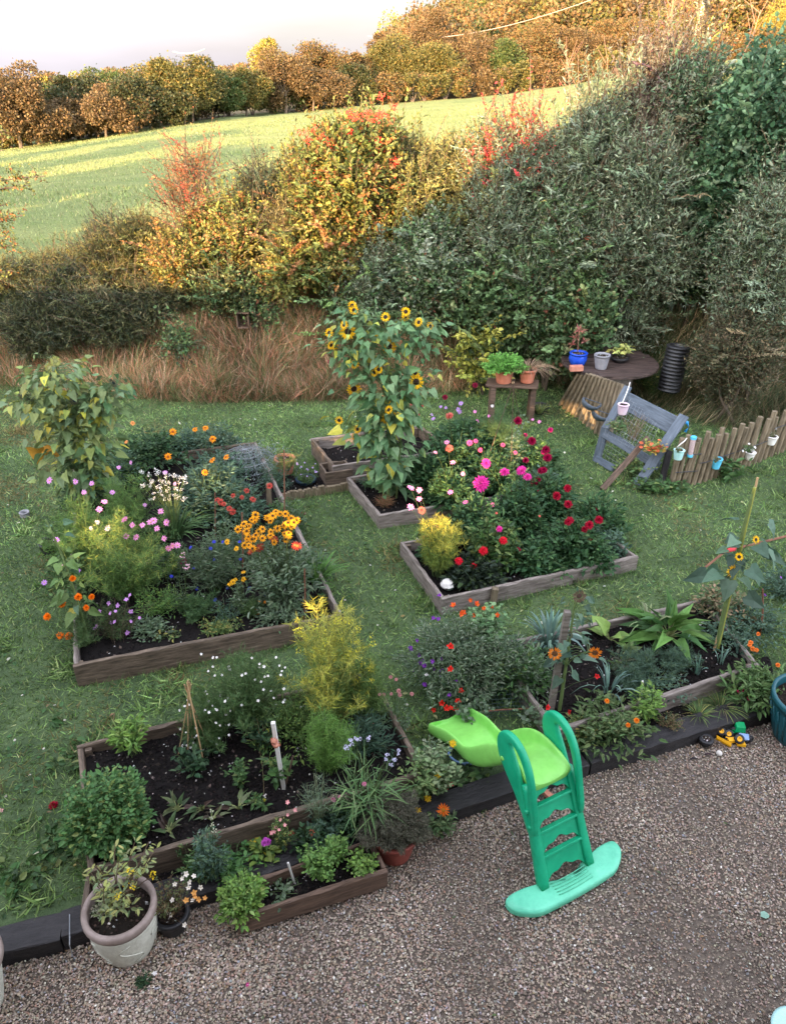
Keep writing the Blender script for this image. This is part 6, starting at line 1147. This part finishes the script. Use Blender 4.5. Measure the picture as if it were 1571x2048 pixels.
plant('tall_weeds', 'long grass and weeds between the drum table and the black pipe', 'weeds', P(1305, 790, .2), .4, .35, G1 + GMIX, 'leaf', .06, .3, 40, 14)
plant('tub_plant', 'thin green weed in the dark green tub', 'pot plant', cg + Z3 * .3, .1, .15, GMIX, 'leaf', .04, .4, 14, 6)
# loose bits on the lawn and gravel
def loose(name, label, cat, px, py, kind, c1_, c2_, r, z=.09):
    p = P(px, py, z); t = thing(name, label, cat, p); put_flower(t, p, kind, c1_, c2_, r, (U(-.3, .3), U(-.5, .1), 1)); return t
loose('fallen_flower', 'dark red dahlia head lying on the lawn left of the mint bush', 'fallen flower', 107, 1611, 'pom', (.4, .01, .04), DRED, .036)
loose('fallen_flower', 'tiny pale pink petal on the lawn at the left edge', 'fallen flower', 2, 1622, 'five', (.7, .35, .35), WHT, .02)
loose('fallen_flower', 'faded red flower on the lawn near the yellow rudbeckia', 'fallen flower', 606, 1028, 'dahlia', (.35, .05, .05), DRED, .04)
loose('fallen_petal', 'magenta petal lying on the gravel at lower left', 'petal', 495, 1969, 'five', (.6, .05, .25), WHT, .012, .012)
loose('fallen_petal', 'white petal on the gravel below the big cream pot', 'petal', 310, 1947, 'five', WHT, WHT, .014, .012)
for i in range(26):
    px, py = [(12, 1592), (88, 1497), (26, 1272), (700, 1060), (1230, 1000), (1285, 1030), (60, 1240), (650, 1100), (1180, 1000), (1215, 1150), (740, 1130), (790, 1180), (690, 1200), (70, 1330), (110, 1410), (30, 1480), (40, 1150), (1350, 1020), (1400, 1060), (1330, 1100), (620, 880), (500, 850), (755, 1250), (45, 1390), (130, 1440), (60, 1550)][i]
    loose('lawn_daisy', 'tiny white daisy or petal dotted on the lawn', 'daisy', px, py, 'daisy', WHT, YCEN, .011).__setitem__('group', 'tiny white specks on the lawn')
b = MB(); p = P(102, 1443, .1); n = 5; b.leaves('leaf6', p + RNG.normal(size=(n, 3)) * .01, A(.4, .1, .3) + RNG.normal(size=(n, 3)) * .5, .12, .35, pick(G1, n), up=1); tag(b.build('dock_leaf', LEAF, None, origin=tuple(p)), 'long green dock leaf sprouting from the lawn at left', 'weed')
for (px, py, L) in ((40, 1760, 'dark clover and weeds in the lawn corner by the left sleeper'), (120, 1690, 'broad weeds in the lawn beside the mint bush'), (150, 1520, 'broad weeds along the left board of the front bed')):
    plant('lawn_weeds', L, 'weeds', P(px, py, .06), .05, .24, G1, 'leaf6', .075, .75, 22, 3)
plant('gravel_weed', 'small dark green weed growing in the gravel below the cream pot', 'weed', P(290, 1965, 0), .05, .05, GDARK, 'leaf', .03, .4, 14, 6)
plant('gravel_weed', 'yellowish weed in the gravel beside the slide ladder', 'weed', P(962, 1622, 0), .03, .05, GMIX, 'leaf', .02, .4, 14, 5)
# ---------------------------------------------------------------- hedge
def shrub(label, px, pytop, wpx, Y, pal, shape='leaf', size=.04, ratio=.5, ntw=900, per=9, tl=.28, name='hedge_shrub', up_tw=.5, berries=None, bz=None, open_=.35, ry=.75, whips=0, whippal=None, group=None, lumps=11, extra=1.0, low=0.0, cat='shrub', wl=70):
    q = PY(px, 400, Y); x = q[0]; z0 = float(lawn_z(np.array([x]), np.array([Y]))[0]) if bz is None else bz; top = PY(px, pytop, Y)[2]; h = max(top - z0, .5); d_ = Y * CT + (CAM_H - z0 - h / 2) * ST; rx = wpx * d_ / FPX / 2
    base = A(x, Y, z0 - .1); t = thing(name, label, cat, base, group); lb, sb = MB(), MB(); c = A(x, Y, z0 + h * (.55 + low)); size = size * 1.2
    L = unit(RNG.normal(size=(lumps, 3))); L[0] = (U(-.3, .3), 0, 1); L[1] = (U(-.5, .5), 0, .9); lc = c + L * A(rx, ry, h * .42) * U(.35, .72, (lumps, 1)); lr = U(.35, .5, (lumps, 1)) * A(rx, ry * 1.1, h * .36)
    k = RNG.integers(0, lumps, ntw); d = unit(RNG.normal(size=(ntw, 3))); d[:, 1] = np.where(RNG.random(ntw) < .6, -np.abs(d[:, 1]), d[:, 1]); q = lc[k] + d * lr[k] * (U(open_, 1, ntw) ** .5)[:, None]; q[:, 2] = np.maximum(q[:, 2], z0 + .03)
    td = unit(d * A(1, 1, .6) + A(0, 0, up_tw) + RNG.normal(size=(ntw, 3)) * .45); tln = tl * U(.5, 1.3, ntw); sk = RNG.random(ntw) < .14; q[sk] = c + (q[sk] - c) * U(1.0, 1.28, (int(sk.sum()), 1)); q[:, 2] = np.maximum(q[:, 2], z0 + .03); tln[sk] *= 1.6; td[sk] = unit(td[sk] + A(0, 0, .5))
    s = (np.arange(per) + .5) / per; Pp = q[:, None] + td[:, None] * (tln[:, None] * s[None])[..., None]; Pp = Pp.reshape(-1, 3)
    dd = np.repeat(td, per, 0) * .6 + RNG.normal(size=(len(Pp), 3)) * .7; cl = np.repeat(pick(pal, ntw), per, 0) * U(.75, 1.25, (len(Pp), 1)); mixk = RNG.random(len(Pp)) < .35; cl[mixk] = pick(pal, int(mixk.sum()))
    lb.leaves(shape, Pp, dd, size * U(.6, 1.3, len(Pp)), ratio, cl, up=.6); sb.leaves('needle', q, td, tln * 1.1, .03, (.10, .075, .05), up=.5)
    if whips:
        for j in range(int(whips * .8)):
            a = c + A(U(-.8, .8) * rx, U(-.4, .4) * ry, h * U(.05, .25)); e = a + A(U(-.4, .4), U(-.1, .1), 1) * U(.3, .75) * h * .45 * extra; pts = curve_pts(a, e, k=5, jit=.06); sb.tube(pts, .006, .0025, 3, (.14, .09, .06), cap=False)
            m_ = wl; ss = U(0, 4, m_); ii = np.minimum(ss.astype(int), 3); ff = (ss - ii)[:, None]; lb.leaves(shape, pts[ii] * (1 - ff) + pts[ii + 1] * ff, RNG.normal(size=(m_, 3)) + A(0, 0, 1.2), size * U(.7, 1.3, m_), ratio, pick(whippal or pal, m_), up=.6)
    if wpx > 80:
        for j in range(int(wpx * .16)):
            a0 = c + (lc[int(U(0, lumps))] - c) * 1.0 + A(0, -ry * .3, 0); dv = unit(A(U(-1, 1), -U(.2, 1), U(.1, 1))); e = a0 + dv * U(.4, .85) + A(0, 0, U(-.1, .1)); pts = curve_pts(a0, e, k=5, jit=.05); sb.tube(pts, .007, .0025, 3, (.12, .08, .055), cap=False)
            m_ = 30; ss = np.linspace(1.2, 3.99, m_); ii = ss.astype(int); ff = (ss - ii)[:, None]; sgn = np.where(np.arange(m_) % 2, 1, -1)[:, None]; sd_ = unit(np.cross(dv, A(0, -.3, 1)))
            lb.leaves(shape, pts[ii] * (1 - ff) + pts[ii + 1] * ff, sd_ * sgn + dv * .7 + RNG.normal(size=(m_, 3)) * .25, size * U(.9, 1.5, m_), ratio, pick(pal, 1)[0] * U(.9, 1.4, (m_, 1)), up=.8)
    for j in range(5): a = base + A(U(-.4, .4) * rx, U(-.2, .2), 0); sb.tube([a, (a + lc[j]) / 2 + A(U(-.1, .1), 0, 0), lc[j]], .03, .012, 5, (.09, .07, .05))
    lb.build('leaves', LEAF, t); sb.build('branches', BARK, t)
    if berries:
        for (bx, by) in berries['pts']:
            bb = MB(); qq = PY(bx, by, Y - ry * .75); n = 22; bb.tube([qq + A(0, .15, -.2), qq], .004, .003, 3, (.3, .1, .05), cap=False); bb.stones(qq + RNG.normal(size=(n, 3)) * berries.get('s', .04) * A(1, .6, .7), np.full(n, .012), pick([(1, berries['c'])], n), .9); bb.build('berry_cluster', STONE, t)
    return t
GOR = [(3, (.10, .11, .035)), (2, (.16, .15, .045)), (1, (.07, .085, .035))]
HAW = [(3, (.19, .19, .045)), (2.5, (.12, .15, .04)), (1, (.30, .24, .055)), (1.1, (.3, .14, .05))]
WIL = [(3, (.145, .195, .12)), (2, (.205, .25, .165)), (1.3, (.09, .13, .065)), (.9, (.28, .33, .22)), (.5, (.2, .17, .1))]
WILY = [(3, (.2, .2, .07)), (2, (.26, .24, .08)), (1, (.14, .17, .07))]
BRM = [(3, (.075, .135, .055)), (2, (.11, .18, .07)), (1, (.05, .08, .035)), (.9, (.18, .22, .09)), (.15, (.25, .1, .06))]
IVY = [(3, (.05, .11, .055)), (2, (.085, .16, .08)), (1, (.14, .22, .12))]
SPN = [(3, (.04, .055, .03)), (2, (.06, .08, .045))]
RH = [(3, (.30, .12, .05)), (2, (.2, .14, .05)), (1, (.4, .08, .05))]
N_ = dict
# left
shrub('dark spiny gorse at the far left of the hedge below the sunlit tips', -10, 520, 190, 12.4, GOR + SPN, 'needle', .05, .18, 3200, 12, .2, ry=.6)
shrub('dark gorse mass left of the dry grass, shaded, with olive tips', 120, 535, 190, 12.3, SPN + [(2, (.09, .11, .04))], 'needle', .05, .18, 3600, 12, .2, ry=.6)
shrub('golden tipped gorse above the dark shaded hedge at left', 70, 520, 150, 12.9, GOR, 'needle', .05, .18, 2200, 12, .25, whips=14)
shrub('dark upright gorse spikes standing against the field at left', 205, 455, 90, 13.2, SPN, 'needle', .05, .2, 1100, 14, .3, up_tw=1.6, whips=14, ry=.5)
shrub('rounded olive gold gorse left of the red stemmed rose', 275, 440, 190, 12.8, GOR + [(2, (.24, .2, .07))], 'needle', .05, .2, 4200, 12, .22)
shrub('wild rose with bare arching red stems and red hips above the hedge', 395, 290, 130, 12.9, RH, 'leaf', .035, .4, 420, 8, .4, up_tw=1.0, whips=22, extra=.7, open_=.1, low=.1, wl=30)
shrub('sunlit yellow green hawthorn below the red stemmed rose', 420, 430, 170, 12.6, HAW, 'leaf', .045, .75, 2300, 9, .2)
shrub('orange brown hawthorn left of centre of the hedge', 350, 480, 130, 12.4, HAW + [(3, (.3, .17, .05))], 'leaf', .04, .7, 1500, 9, .2)
shrub('dark gorse bush with spiky tops between the rose and the hawthorn', 535, 315, 120, 13.0, SPN + [(1, (.12, .11, .05))], 'needle', .055, .2, 3000, 12, .26, whips=10)
shrub('golden feathery gorse in front of the dark gorse', 560, 420, 100, 12.5, [(2, (.24, .2, .08)), (1, (.3, .24, .1))], 'needle', .05, .2, 1600, 12, .26, up_tw=1)
hips = [(r_[0], r_[1]) for r_ in ((627, 258), (603, 265), (645, 275), (660, 287), (698, 225), (703, 235), (765, 193), (755, 228), (745, 240), (788, 215), (700, 260), (615, 280), (790, 325), (785, 320), (755, 283), (635, 357), (680, 345), (672, 380), (640, 345), (780, 353), (765, 230), (736, 225), (720, 232), (735, 330), (800, 375), (700, 300), (760, 300))]
shrub('tall sunlit guelder rose with clusters of scarlet berries', 705, 222, 235, 12.9, HAW + [(3, (.11, .14, .04)), (1, (.28, .13, .05))], 'leaf6', .06, .6, 4200, 8, .26, ry=.9, berries=N_(pts=hips, c=(.75, .05, .03), s=.04), whips=12)
shrub('lower yellow green hawthorn under the scarlet berries', 640, 420, 170, 12.4, HAW, 'leaf', .05, .75, 2200, 9, .22)
shrub('sparse yellowing bush at the left foot of the willows', 575, 470, 120, 12.2, HAW, 'leaf', .045, .7, 1200, 9, .22)
# mid
shrub('sunlit pale willow with upright wands right of the scarlet berries', 850, 290, 130, 12.9, WILY, 'leaf', .06, .3, 2200, 9, .32, up_tw=1.2, whips=26)
shrub('sunlit yellow willow in the middle of the hedge', 930, 280, 130, 12.7, WILY, 'leaf', .06, .3, 2600, 9, .32, up_tw=1.2, whips=30)
shrub('bush with crimson red leaves on thin shoots above the willow', 1030, 165, 180, 12.5, [(3, (.5, .06, .06)), (1, (.4, .12, .06)), (1.5, (.25, .2, .06))], 'leaf', .04, .5, 1300, 8, .35, up_tw=1.0, whips=16, open_=.1)
shrub('grey green willow just right of the sunlit willow', 1040, 280, 170, 12.0, WIL, 'leaf', .065, .3, 3600, 9, .32, up_tw=1, whips=34)
shrub('grey green willow with tall bare topped wands in the middle right', 1175, 190, 190, 11.9, WIL, 'leaf', .065, .3, 4200, 9, .34, up_tw=1.1, whips=44, extra=1.2)
shrub('leafy shaded willow below the tall wands', 1110, 370, 220, 11.6, WIL + BRM, 'leaf', .065, .35, 4200, 9, .3, up_tw=.7, ry=.7)
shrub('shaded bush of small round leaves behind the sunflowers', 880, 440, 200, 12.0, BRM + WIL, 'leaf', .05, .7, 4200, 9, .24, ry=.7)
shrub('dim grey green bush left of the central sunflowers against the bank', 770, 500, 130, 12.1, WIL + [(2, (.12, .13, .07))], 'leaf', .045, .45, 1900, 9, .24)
shrub('bramble thicket behind the terracotta pots', 1010, 490, 190, 11.6, BRM, 'leaf6', .055, .75, 3400, 8, .26, ry=.7)
shrub('dark hollow bramble thicket behind the cable drum table', 1160, 520, 190, 11.4, BRM, 'leaf6', .055, .75, 3200, 8, .26, ry=.7)
shrub('yellow leaved low shrub left of the terracotta pots', 975, 650, 90, 11.2, [(2, (.35, .36, .07)), (1, (.12, .16, .05))], 'leaf6', .05, .7, 420, 7, .2, ry=.3)
# right
shrub('purple grey willow thicket rising at the upper right', 1270, 75, 190, 12.2, [(2, (.15, .14, .10)), (2, (.2, .18, .14)), (1, (.13, .08, .08))], 'leaf', .05, .3, 2600, 8, .4, up_tw=1.1, whips=30, open_=.1, extra=.8, wl=60)
shrub('bare twigged top of a tree with yellow leaves in the upper right', 1330, 15, 150, 12.8, [(2, (.2, .17, .1)), (1, (.3, .28, .06)), (1, (.28, .1, .06))], 'leaf', .045, .4, 500, 5, .5, up_tw=1.1, whips=24, open_=.05, low=.15, extra=1.2)
shrub('ivy covered dark green mound near the top right', 1450, 50, 210, 11.4, IVY, 'leaf6', .06, .8, 4800, 8, .2, ry=.9)
shrub('dark green ivy at the right edge below the strip of field', 1580, 118, 200, 11.0, IVY, 'leaf6', .06, .8, 3800, 8, .2, ry=.9)
shrub('dark bramble bank in the middle of the right hedge', 1400, 270, 260, 11.7, BRM + IVY, 'leaf6', .06, .75, 5200, 8, .24, ry=.8)
shrub('grey green willow leaves in front of the right hedge', 1290, 300, 220, 11.3, WIL + [(1, (.09, .12, .07))], 'leaf', .06, .32, 4600, 9, .3, ry=.7, whips=20)
shrub('olive grey bush hanging over the black pipe', 1265, 470, 190, 11.9, BRM + WIL, 'leaf', .055, .5, 3400, 9, .26, ry=.6)
shrub('grey green willow spray at the right edge of the picture', 1560, 310, 190, 10.3, WIL, 'leaf', .055, .32, 4200, 9, .3, ry=.7, whips=16)
shrub('bushy dark growth right of the black pipe', 1500, 440, 210, 11.4, WIL + BRM, 'leaf', .05, .45, 4200, 9, .26, ry=.6)
shrub('low brown and olive shrub above the palisade fence', 1545, 620, 150, 9.9, [(2, (.1, .09, .05)), (2, (.07, .09, .045)), (1, (.2, .16, .09))], 'leaf', .035, .45, 3200, 9, .22, ry=.5)
for (px, py, w_, Y, L) in ((330, 640, 60, 11.4, 'green bramble trailing down the dry bank at left centre'), (490, 600, 80, 11.7, 'bramble leaves around the hanging nest box'), (660, 590, 90, 11.7, 'bramble trailing at the right end of the dry bank')):
    shrub(L, px, py, w_, Y, BRM + [(2, (.12, .2, .06))], 'leaf6', .04, .75, 110, 7, .3, ry=.25, open_=.05, lumps=6)
# bare wand stems above the hedge
for (p0, p1, Y, L) in (((1140, 250), (1130, 95), 12.3, 'bare thin wand left of the group above the willow'), ((1150, 260), (1155, 110), 12.3, 'bare thin wand in the middle of the group above the willow'), ((1200, 250), (1215, 110), 12.2, 'bare thin wand right of the group above the willow'), ((1330, 110), (1345, -20), 12.4, 'tall bare reddish branch at the upper right'), ((1480, 120), (1520, 20), 11.8, 'forked bare branch above the ivy mound')):
    b = MB(); a, e = PY(*p0, Y), PY(*p1, Y); b.tube([a - Z3 * .8, a, (a + e) / 2 + A(.03, 0, 0), e], .014, .004, 5, (.3, .17, .1))
    for k in range(6): s = U(.3, .95); q = a + (e - a) * s; b.tube([q, q + A(U(-.3, .3), 0, U(.15, .35))], .005, .002, 3, (.26, .15, .1))
    tag(b.build('bare_branch', BARK, None, origin=tuple(a - Z3 * .8)), L, 'branch')
# hawthorn branches reaching in at the left edge
hx = PY(-60, 400, 10.5); t = thing('hawthorn_tree', 'hawthorn branches reaching into the picture at the left edge above the hedge', 'tree', A(hx[0] - .6, 10.5, .1)); lb, sb = MB(), MB(); root = A(hx[0] - .6, 10.5, .1); sb.tube([root, root + A(.1, 0, 2.2), root + A(.1, 0, 3.6)], .09, .05, 7, (.12, .09, .07))
for (ax_, ay_, n) in ((90, 352, 26), (60, 370, 22), (50, 430, 20), (40, 490, 18), (12, 260, 14), (8, 300, 10), (25, 540, 16), (10, 410, 20), (15, 470, 16)):
    e = PY(ax_, ay_, 10.5 + U(-.2, .2)); s0_ = root + A(.1, 0, min(3.4, max(1.0, e[2] - .3 - root[2]))); pts = curve_pts(s0_, e, k=7, jit=.05); sb.tube(pts, .018, .005, 4, (.1, .08, .06), cap=False)
    for k in range(n * 2):
        s = U(.3, 1) * 6; i = min(int(s), 5); q = pts[i] * (1 - s + i) + pts[i + 1] * (s - i); d = unit(RNG.normal(size=3) + A(.3, 0, .2)); m_ = 7; ww = np.linspace(.1, 1, m_)[:, None]; sb.tube([q, q + d * .16], .003, .002, 3, (.1, .08, .06), cap=False)
        lb.leaves('leaf', q + d * .16 * ww, RNG.normal(size=(m_, 3)), .042, .7, pick([(3, (.13, .15, .04)), (1, (.3, .12, .04)), (1, (.2, .2, .05))], m_))
lb.build('leaves', LEAF, t); sb.build('branches', BARK, t)

# extra growth that fills the beds
for (nm, L, cat, bp, z, h, r, pal, shp, sz, ra, st, fl_) in (
 ('foliage_mass', 'grey green stems and leaves behind the blue cornflowers', 'plant', (500, 1130), .2, .42, .3, GGREY, 'leaf', .06, .22, 40, 500),
 ('foliage_mass', 'dark green feathery weeds leaning over the left board of the left bed', 'plant', (150, 1180), .2, .5, .24, G1, 'leaf', .05, .3, 30, 400),
 ('foliage_mass', 'soft green growth between the garlic chives and the pink cosmos', 'plant', (300, 1110), .2, .4, .25, G1, 'leaf', .05, .25, 30, 300),
 ('foliage_mass', 'leafy growth between the orange daisies and the silver bush', 'plant', (480, 1040), .2, .42, .3, GBLUE, 'leaf6', .06, .35, 34, 500),
 ('foliage_mass', 'tangled green growth at the far back left of the left bed', 'plant', (235, 960), .2, .4, .4, G1 + GBLUE, 'leaf6', .055, .5, 34, 500),
 ('foliage_mass', 'fine green undergrowth beneath the yellow dill', 'plant', (600, 1470), .22, .36, .34, FN, 'leaf', .04, .25, 50, 700),
 ('foliage_mass', 'dark leafy growth right of the fennel in the front bed', 'plant', (735, 1500), .22, .26, .2, GBLUE, 'leaf', .09, .14, 26, 100),
 ('foliage_mass', 'low leafy growth around the foot of the rudbeckia', 'plant', (560, 1240), .2, .2, .26, GGREY, 'leaf6', .05, .4, 24, 200),
 ('foliage_mass', 'tall dahlia leaves filling the gap beside the sunflowers', 'plant', (930, 915), .15, .5, .4, DG, 'leaf6', .09, .5, 34, 900),
 ('foliage_mass', 'grey leaved growth behind the crimson dahlias', 'plant', (1075, 1010), .14, .45, .3, GBLUE, 'leaf6', .07, .5, 30, 600),
 ('foliage_mass', 'green leaves at the front right of the dahlia bed', 'plant', (1180, 1130), .14, .3, .22, DG, 'leaf6', .07, .5, 26, 500),
 ('foliage_mass', 'weedy growth in the border between the chard bed and sleeper', 'plant', (1160, 1475), .09, .16, .16, GMIX, 'leaf', .05, .4, 24, 100),
 ('foliage_mass', 'low weeds around the carrots in the vegetable bed', 'plant', (1300, 1370), .17, .08, .32, GBLUE, 'leaf', .04, .5, 30, 100),
 ('foliage_mass', 'leafy weeds at the far end of the vegetable bed beside the bamboo cane', 'plant', (1455, 1290), .15, .2, .25, GBLUE, 'leaf6', .05, .5, 26, 150)):
    plant(nm, L, cat, P(*bp, z), h, r, pal, shp, sz, ra, st, 14, fill=fl_)
plant('withered_leaf', 'one huge crinkled orange brown leaf hanging from the drooping sunflowers', 'leaf', PY(78, 900, 7.0), .05, .05, [(1, (.6, .3, .05))], 'heart', .26, .8, 2, 1, droop=1.0)
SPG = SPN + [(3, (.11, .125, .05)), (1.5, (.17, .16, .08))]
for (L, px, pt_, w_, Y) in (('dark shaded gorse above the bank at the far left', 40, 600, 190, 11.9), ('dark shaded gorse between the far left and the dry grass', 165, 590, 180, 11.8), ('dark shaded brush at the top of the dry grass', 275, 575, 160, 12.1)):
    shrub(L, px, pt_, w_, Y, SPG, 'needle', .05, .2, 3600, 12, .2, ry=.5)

for (L, px, pt_, w_, Y, pal, shp, sz, ra, nt_, wh) in (
 ('golden brown gorse filling the gap left of the olive gorse', 190, 500, 170, 12.7, GOR, 'needle', .05, .2, 2200, 16),
 ('sunlit brushy growth between the olive gorse and the red stemmed rose', 335, 455, 120, 12.9, GOR + HAW, 'leaf', .04, .4, 1500, 18),
 ('loose yellow hawthorn shoots between the rose and the dark gorse', 480, 395, 130, 12.7, HAW, 'leaf', .045, .6, 1500, 24),
 ('loose sunlit shoots left of the scarlet berries', 610, 300, 110, 13.0, HAW + GOR, 'leaf', .045, .6, 1300, 26),
 ('sunlit wispy shoots right of the scarlet berries', 800, 300, 120, 12.8, HAW + WILY, 'leaf', .05, .45, 1500, 30),
 ('half lit willow shoots between the yellow and grey willows', 985, 240, 130, 12.4, WILY + WIL, 'leaf', .06, .3, 1800, 34),
 ('brown stemmed brush at the foot of the golden hedge', 450, 545, 200, 12.2, GOR + BRM, 'leaf', .045, .5, 1600, 8),
 ('mixed brush filling the foot of the hedge behind the sunflowers', 760, 560, 200, 12.0, BRM + WIL, 'leaf', .05, .5, 1800, 8),
 ('pale shaded willow shoots filling the upper right of the hedge', 1360, 100, 200, 11.8, WIL + IVY, 'leaf', .06, .4, 2600, 30),
 ('trailing ivy and willow between the ivy mound and the right edge', 1500, 240, 190, 10.9, IVY + WIL, 'leaf', .055, .5, 2800, 20)):
    shrub(L, px, pt_, w_, Y, pal, shp, sz, ra, nt_, 9, .32, whips=wh, open_=.15, up_tw=.9, extra=.8, wl=50)

for (L, bp, z, h, r, fl_) in (
 ('tall dahlia foliage with magenta blooms filling the back of the dahlia bed', (945, 1085), .14, .6, .28, [F([(930, 1005), (900, 985), (985, 1010)], 'cosmos', (.8, .2, .5), YCEN, .03)]),
 ('tall leafy dahlia between the wigwam and the crimson dahlias', (1040, 1050), .14, .62, .28, [F([(1020, 985), (1075, 1012), (1009, 943)], 'dahlia', (.6, .05, .2), MAG, .035)]),
 ('leafy dahlia with pale pink flowers at the front of the sunflower bed', (905, 1015), .15, .5, .28, [F([(893, 885), (905, 925), (870, 905), (925, 948)], 'cosmos', (.8, .3, .5), YCEN, .03)]),
 ('dense dahlia foliage in the middle of the sunflower bed', (985, 985), .15, .55, .3, [F([(1005, 890), (960, 900), (1030, 905)], 'dahlia', (.8, .15, .35), MAG, .03)]),
 ('dahlia foliage with deep pink flowers at the right end of the sunflower bed', (1065, 950), .15, .5, .3, [F([(1050, 870), (1100, 860), (1085, 905)], 'pom', (.6, .03, .2), DRED, .035)]),
 ('dark dahlia leaves at the right of the dahlia bed behind the red flowers', (1190, 1070), .14, .48, .28, [F([(1190, 1020), (1215, 1050)], 'pom', (.45, .02, .08), DRED, .032)])):
    dahlia(L, bp, z, h, r, fl_, fill=650, size=.075)
for (nm, L, cat, bp, z, h, r, pal, shp, sz, ra, st, fl_) in (
 ('foliage_mass', 'grey green leaves spilling over the right board of the left bed beside the rudbeckia', 'plant', (622, 1165), .1, .42, .2, GGREY, 'leaf6', .06, .35, 26, 350),
 ('foliage_mass', 'bushy growth over the right board of the left bed below the cloche', 'plant', (575, 1065), .1, .42, .24, GGREY + G1, 'leaf6', .055, .4, 30, 400),
 ('foliage_mass', 'silvery growth over the back right corner of the left bed', 'plant', (548, 985), .1, .36, .22, GBLUE, 'leaf', .04, .3, 30, 400),
 ('foliage_mass', 'olive growth at the back edge of the left bed', 'plant', (430, 905), .15, .4, .34, GBLUE + GGREY, 'leaf6', .06, .45, 30, 500),
 ('foliage_mass', 'thick dark leaves around the feet of the three central sunflowers', 'plant', (790, 980), .15, .4, .3, SG, 'heart', .11, .8, 12, 50),
 ('foliage_mass', 'straggly green growth left of the pink cosmos over the bed edge', 'plant', (130, 1120), .1, .55, .22, COS, 'leaf', .045, .25, 30, 300)):
    plant(nm, L, cat, P(*bp, z), h, r, pal, shp, sz, ra, st, 14, fill=fl_)
feathery('cosmos', 'pink cosmos drifting behind the garlic chives', 'cosmos', Bz(255, 1080), .7, .35, COS, 34, 28, 9, .05, [F([(238, 935), (262, 925), (350, 968), (330, 945), (290, 1010), (225, 985)], 'cosmos', (.65, .3, .62), YCEN, .028)])

for (nm, L, cat, bp, z, h, r, pal, shp, sz, ra, st, fl_) in (
 ('foliage_mass', 'soft green self sown seedlings at the foot of the pink cosmos', 'plant', (320, 1225), .2, .26, .24, COS, 'leaf', .045, .25, 26, 250),
 ('foliage_mass', 'low grey green leaves between the lilac flowers and the ferny clump', 'plant', (305, 1268), .2, .12, .18, GGREY, 'leaf6', .045, .5, 16, 60),
 ('foliage_mass', 'sprawling thin stems over the soil in front of the cornflowers', 'plant', (440, 1262), .2, .1, .2, GMIX, 'leaf', .05, .3, 20, 40),
 ('foliage_mass', 'mid green growth in front of the garlic chives', 'plant', (345, 1150), .2, .34, .24, G1 + GGREY, 'leaf', .055, .25, 30, 300)):
    plant(nm, L, cat, P(*bp, z), h, r, pal, shp, sz, ra, st, 14, fill=fl_)
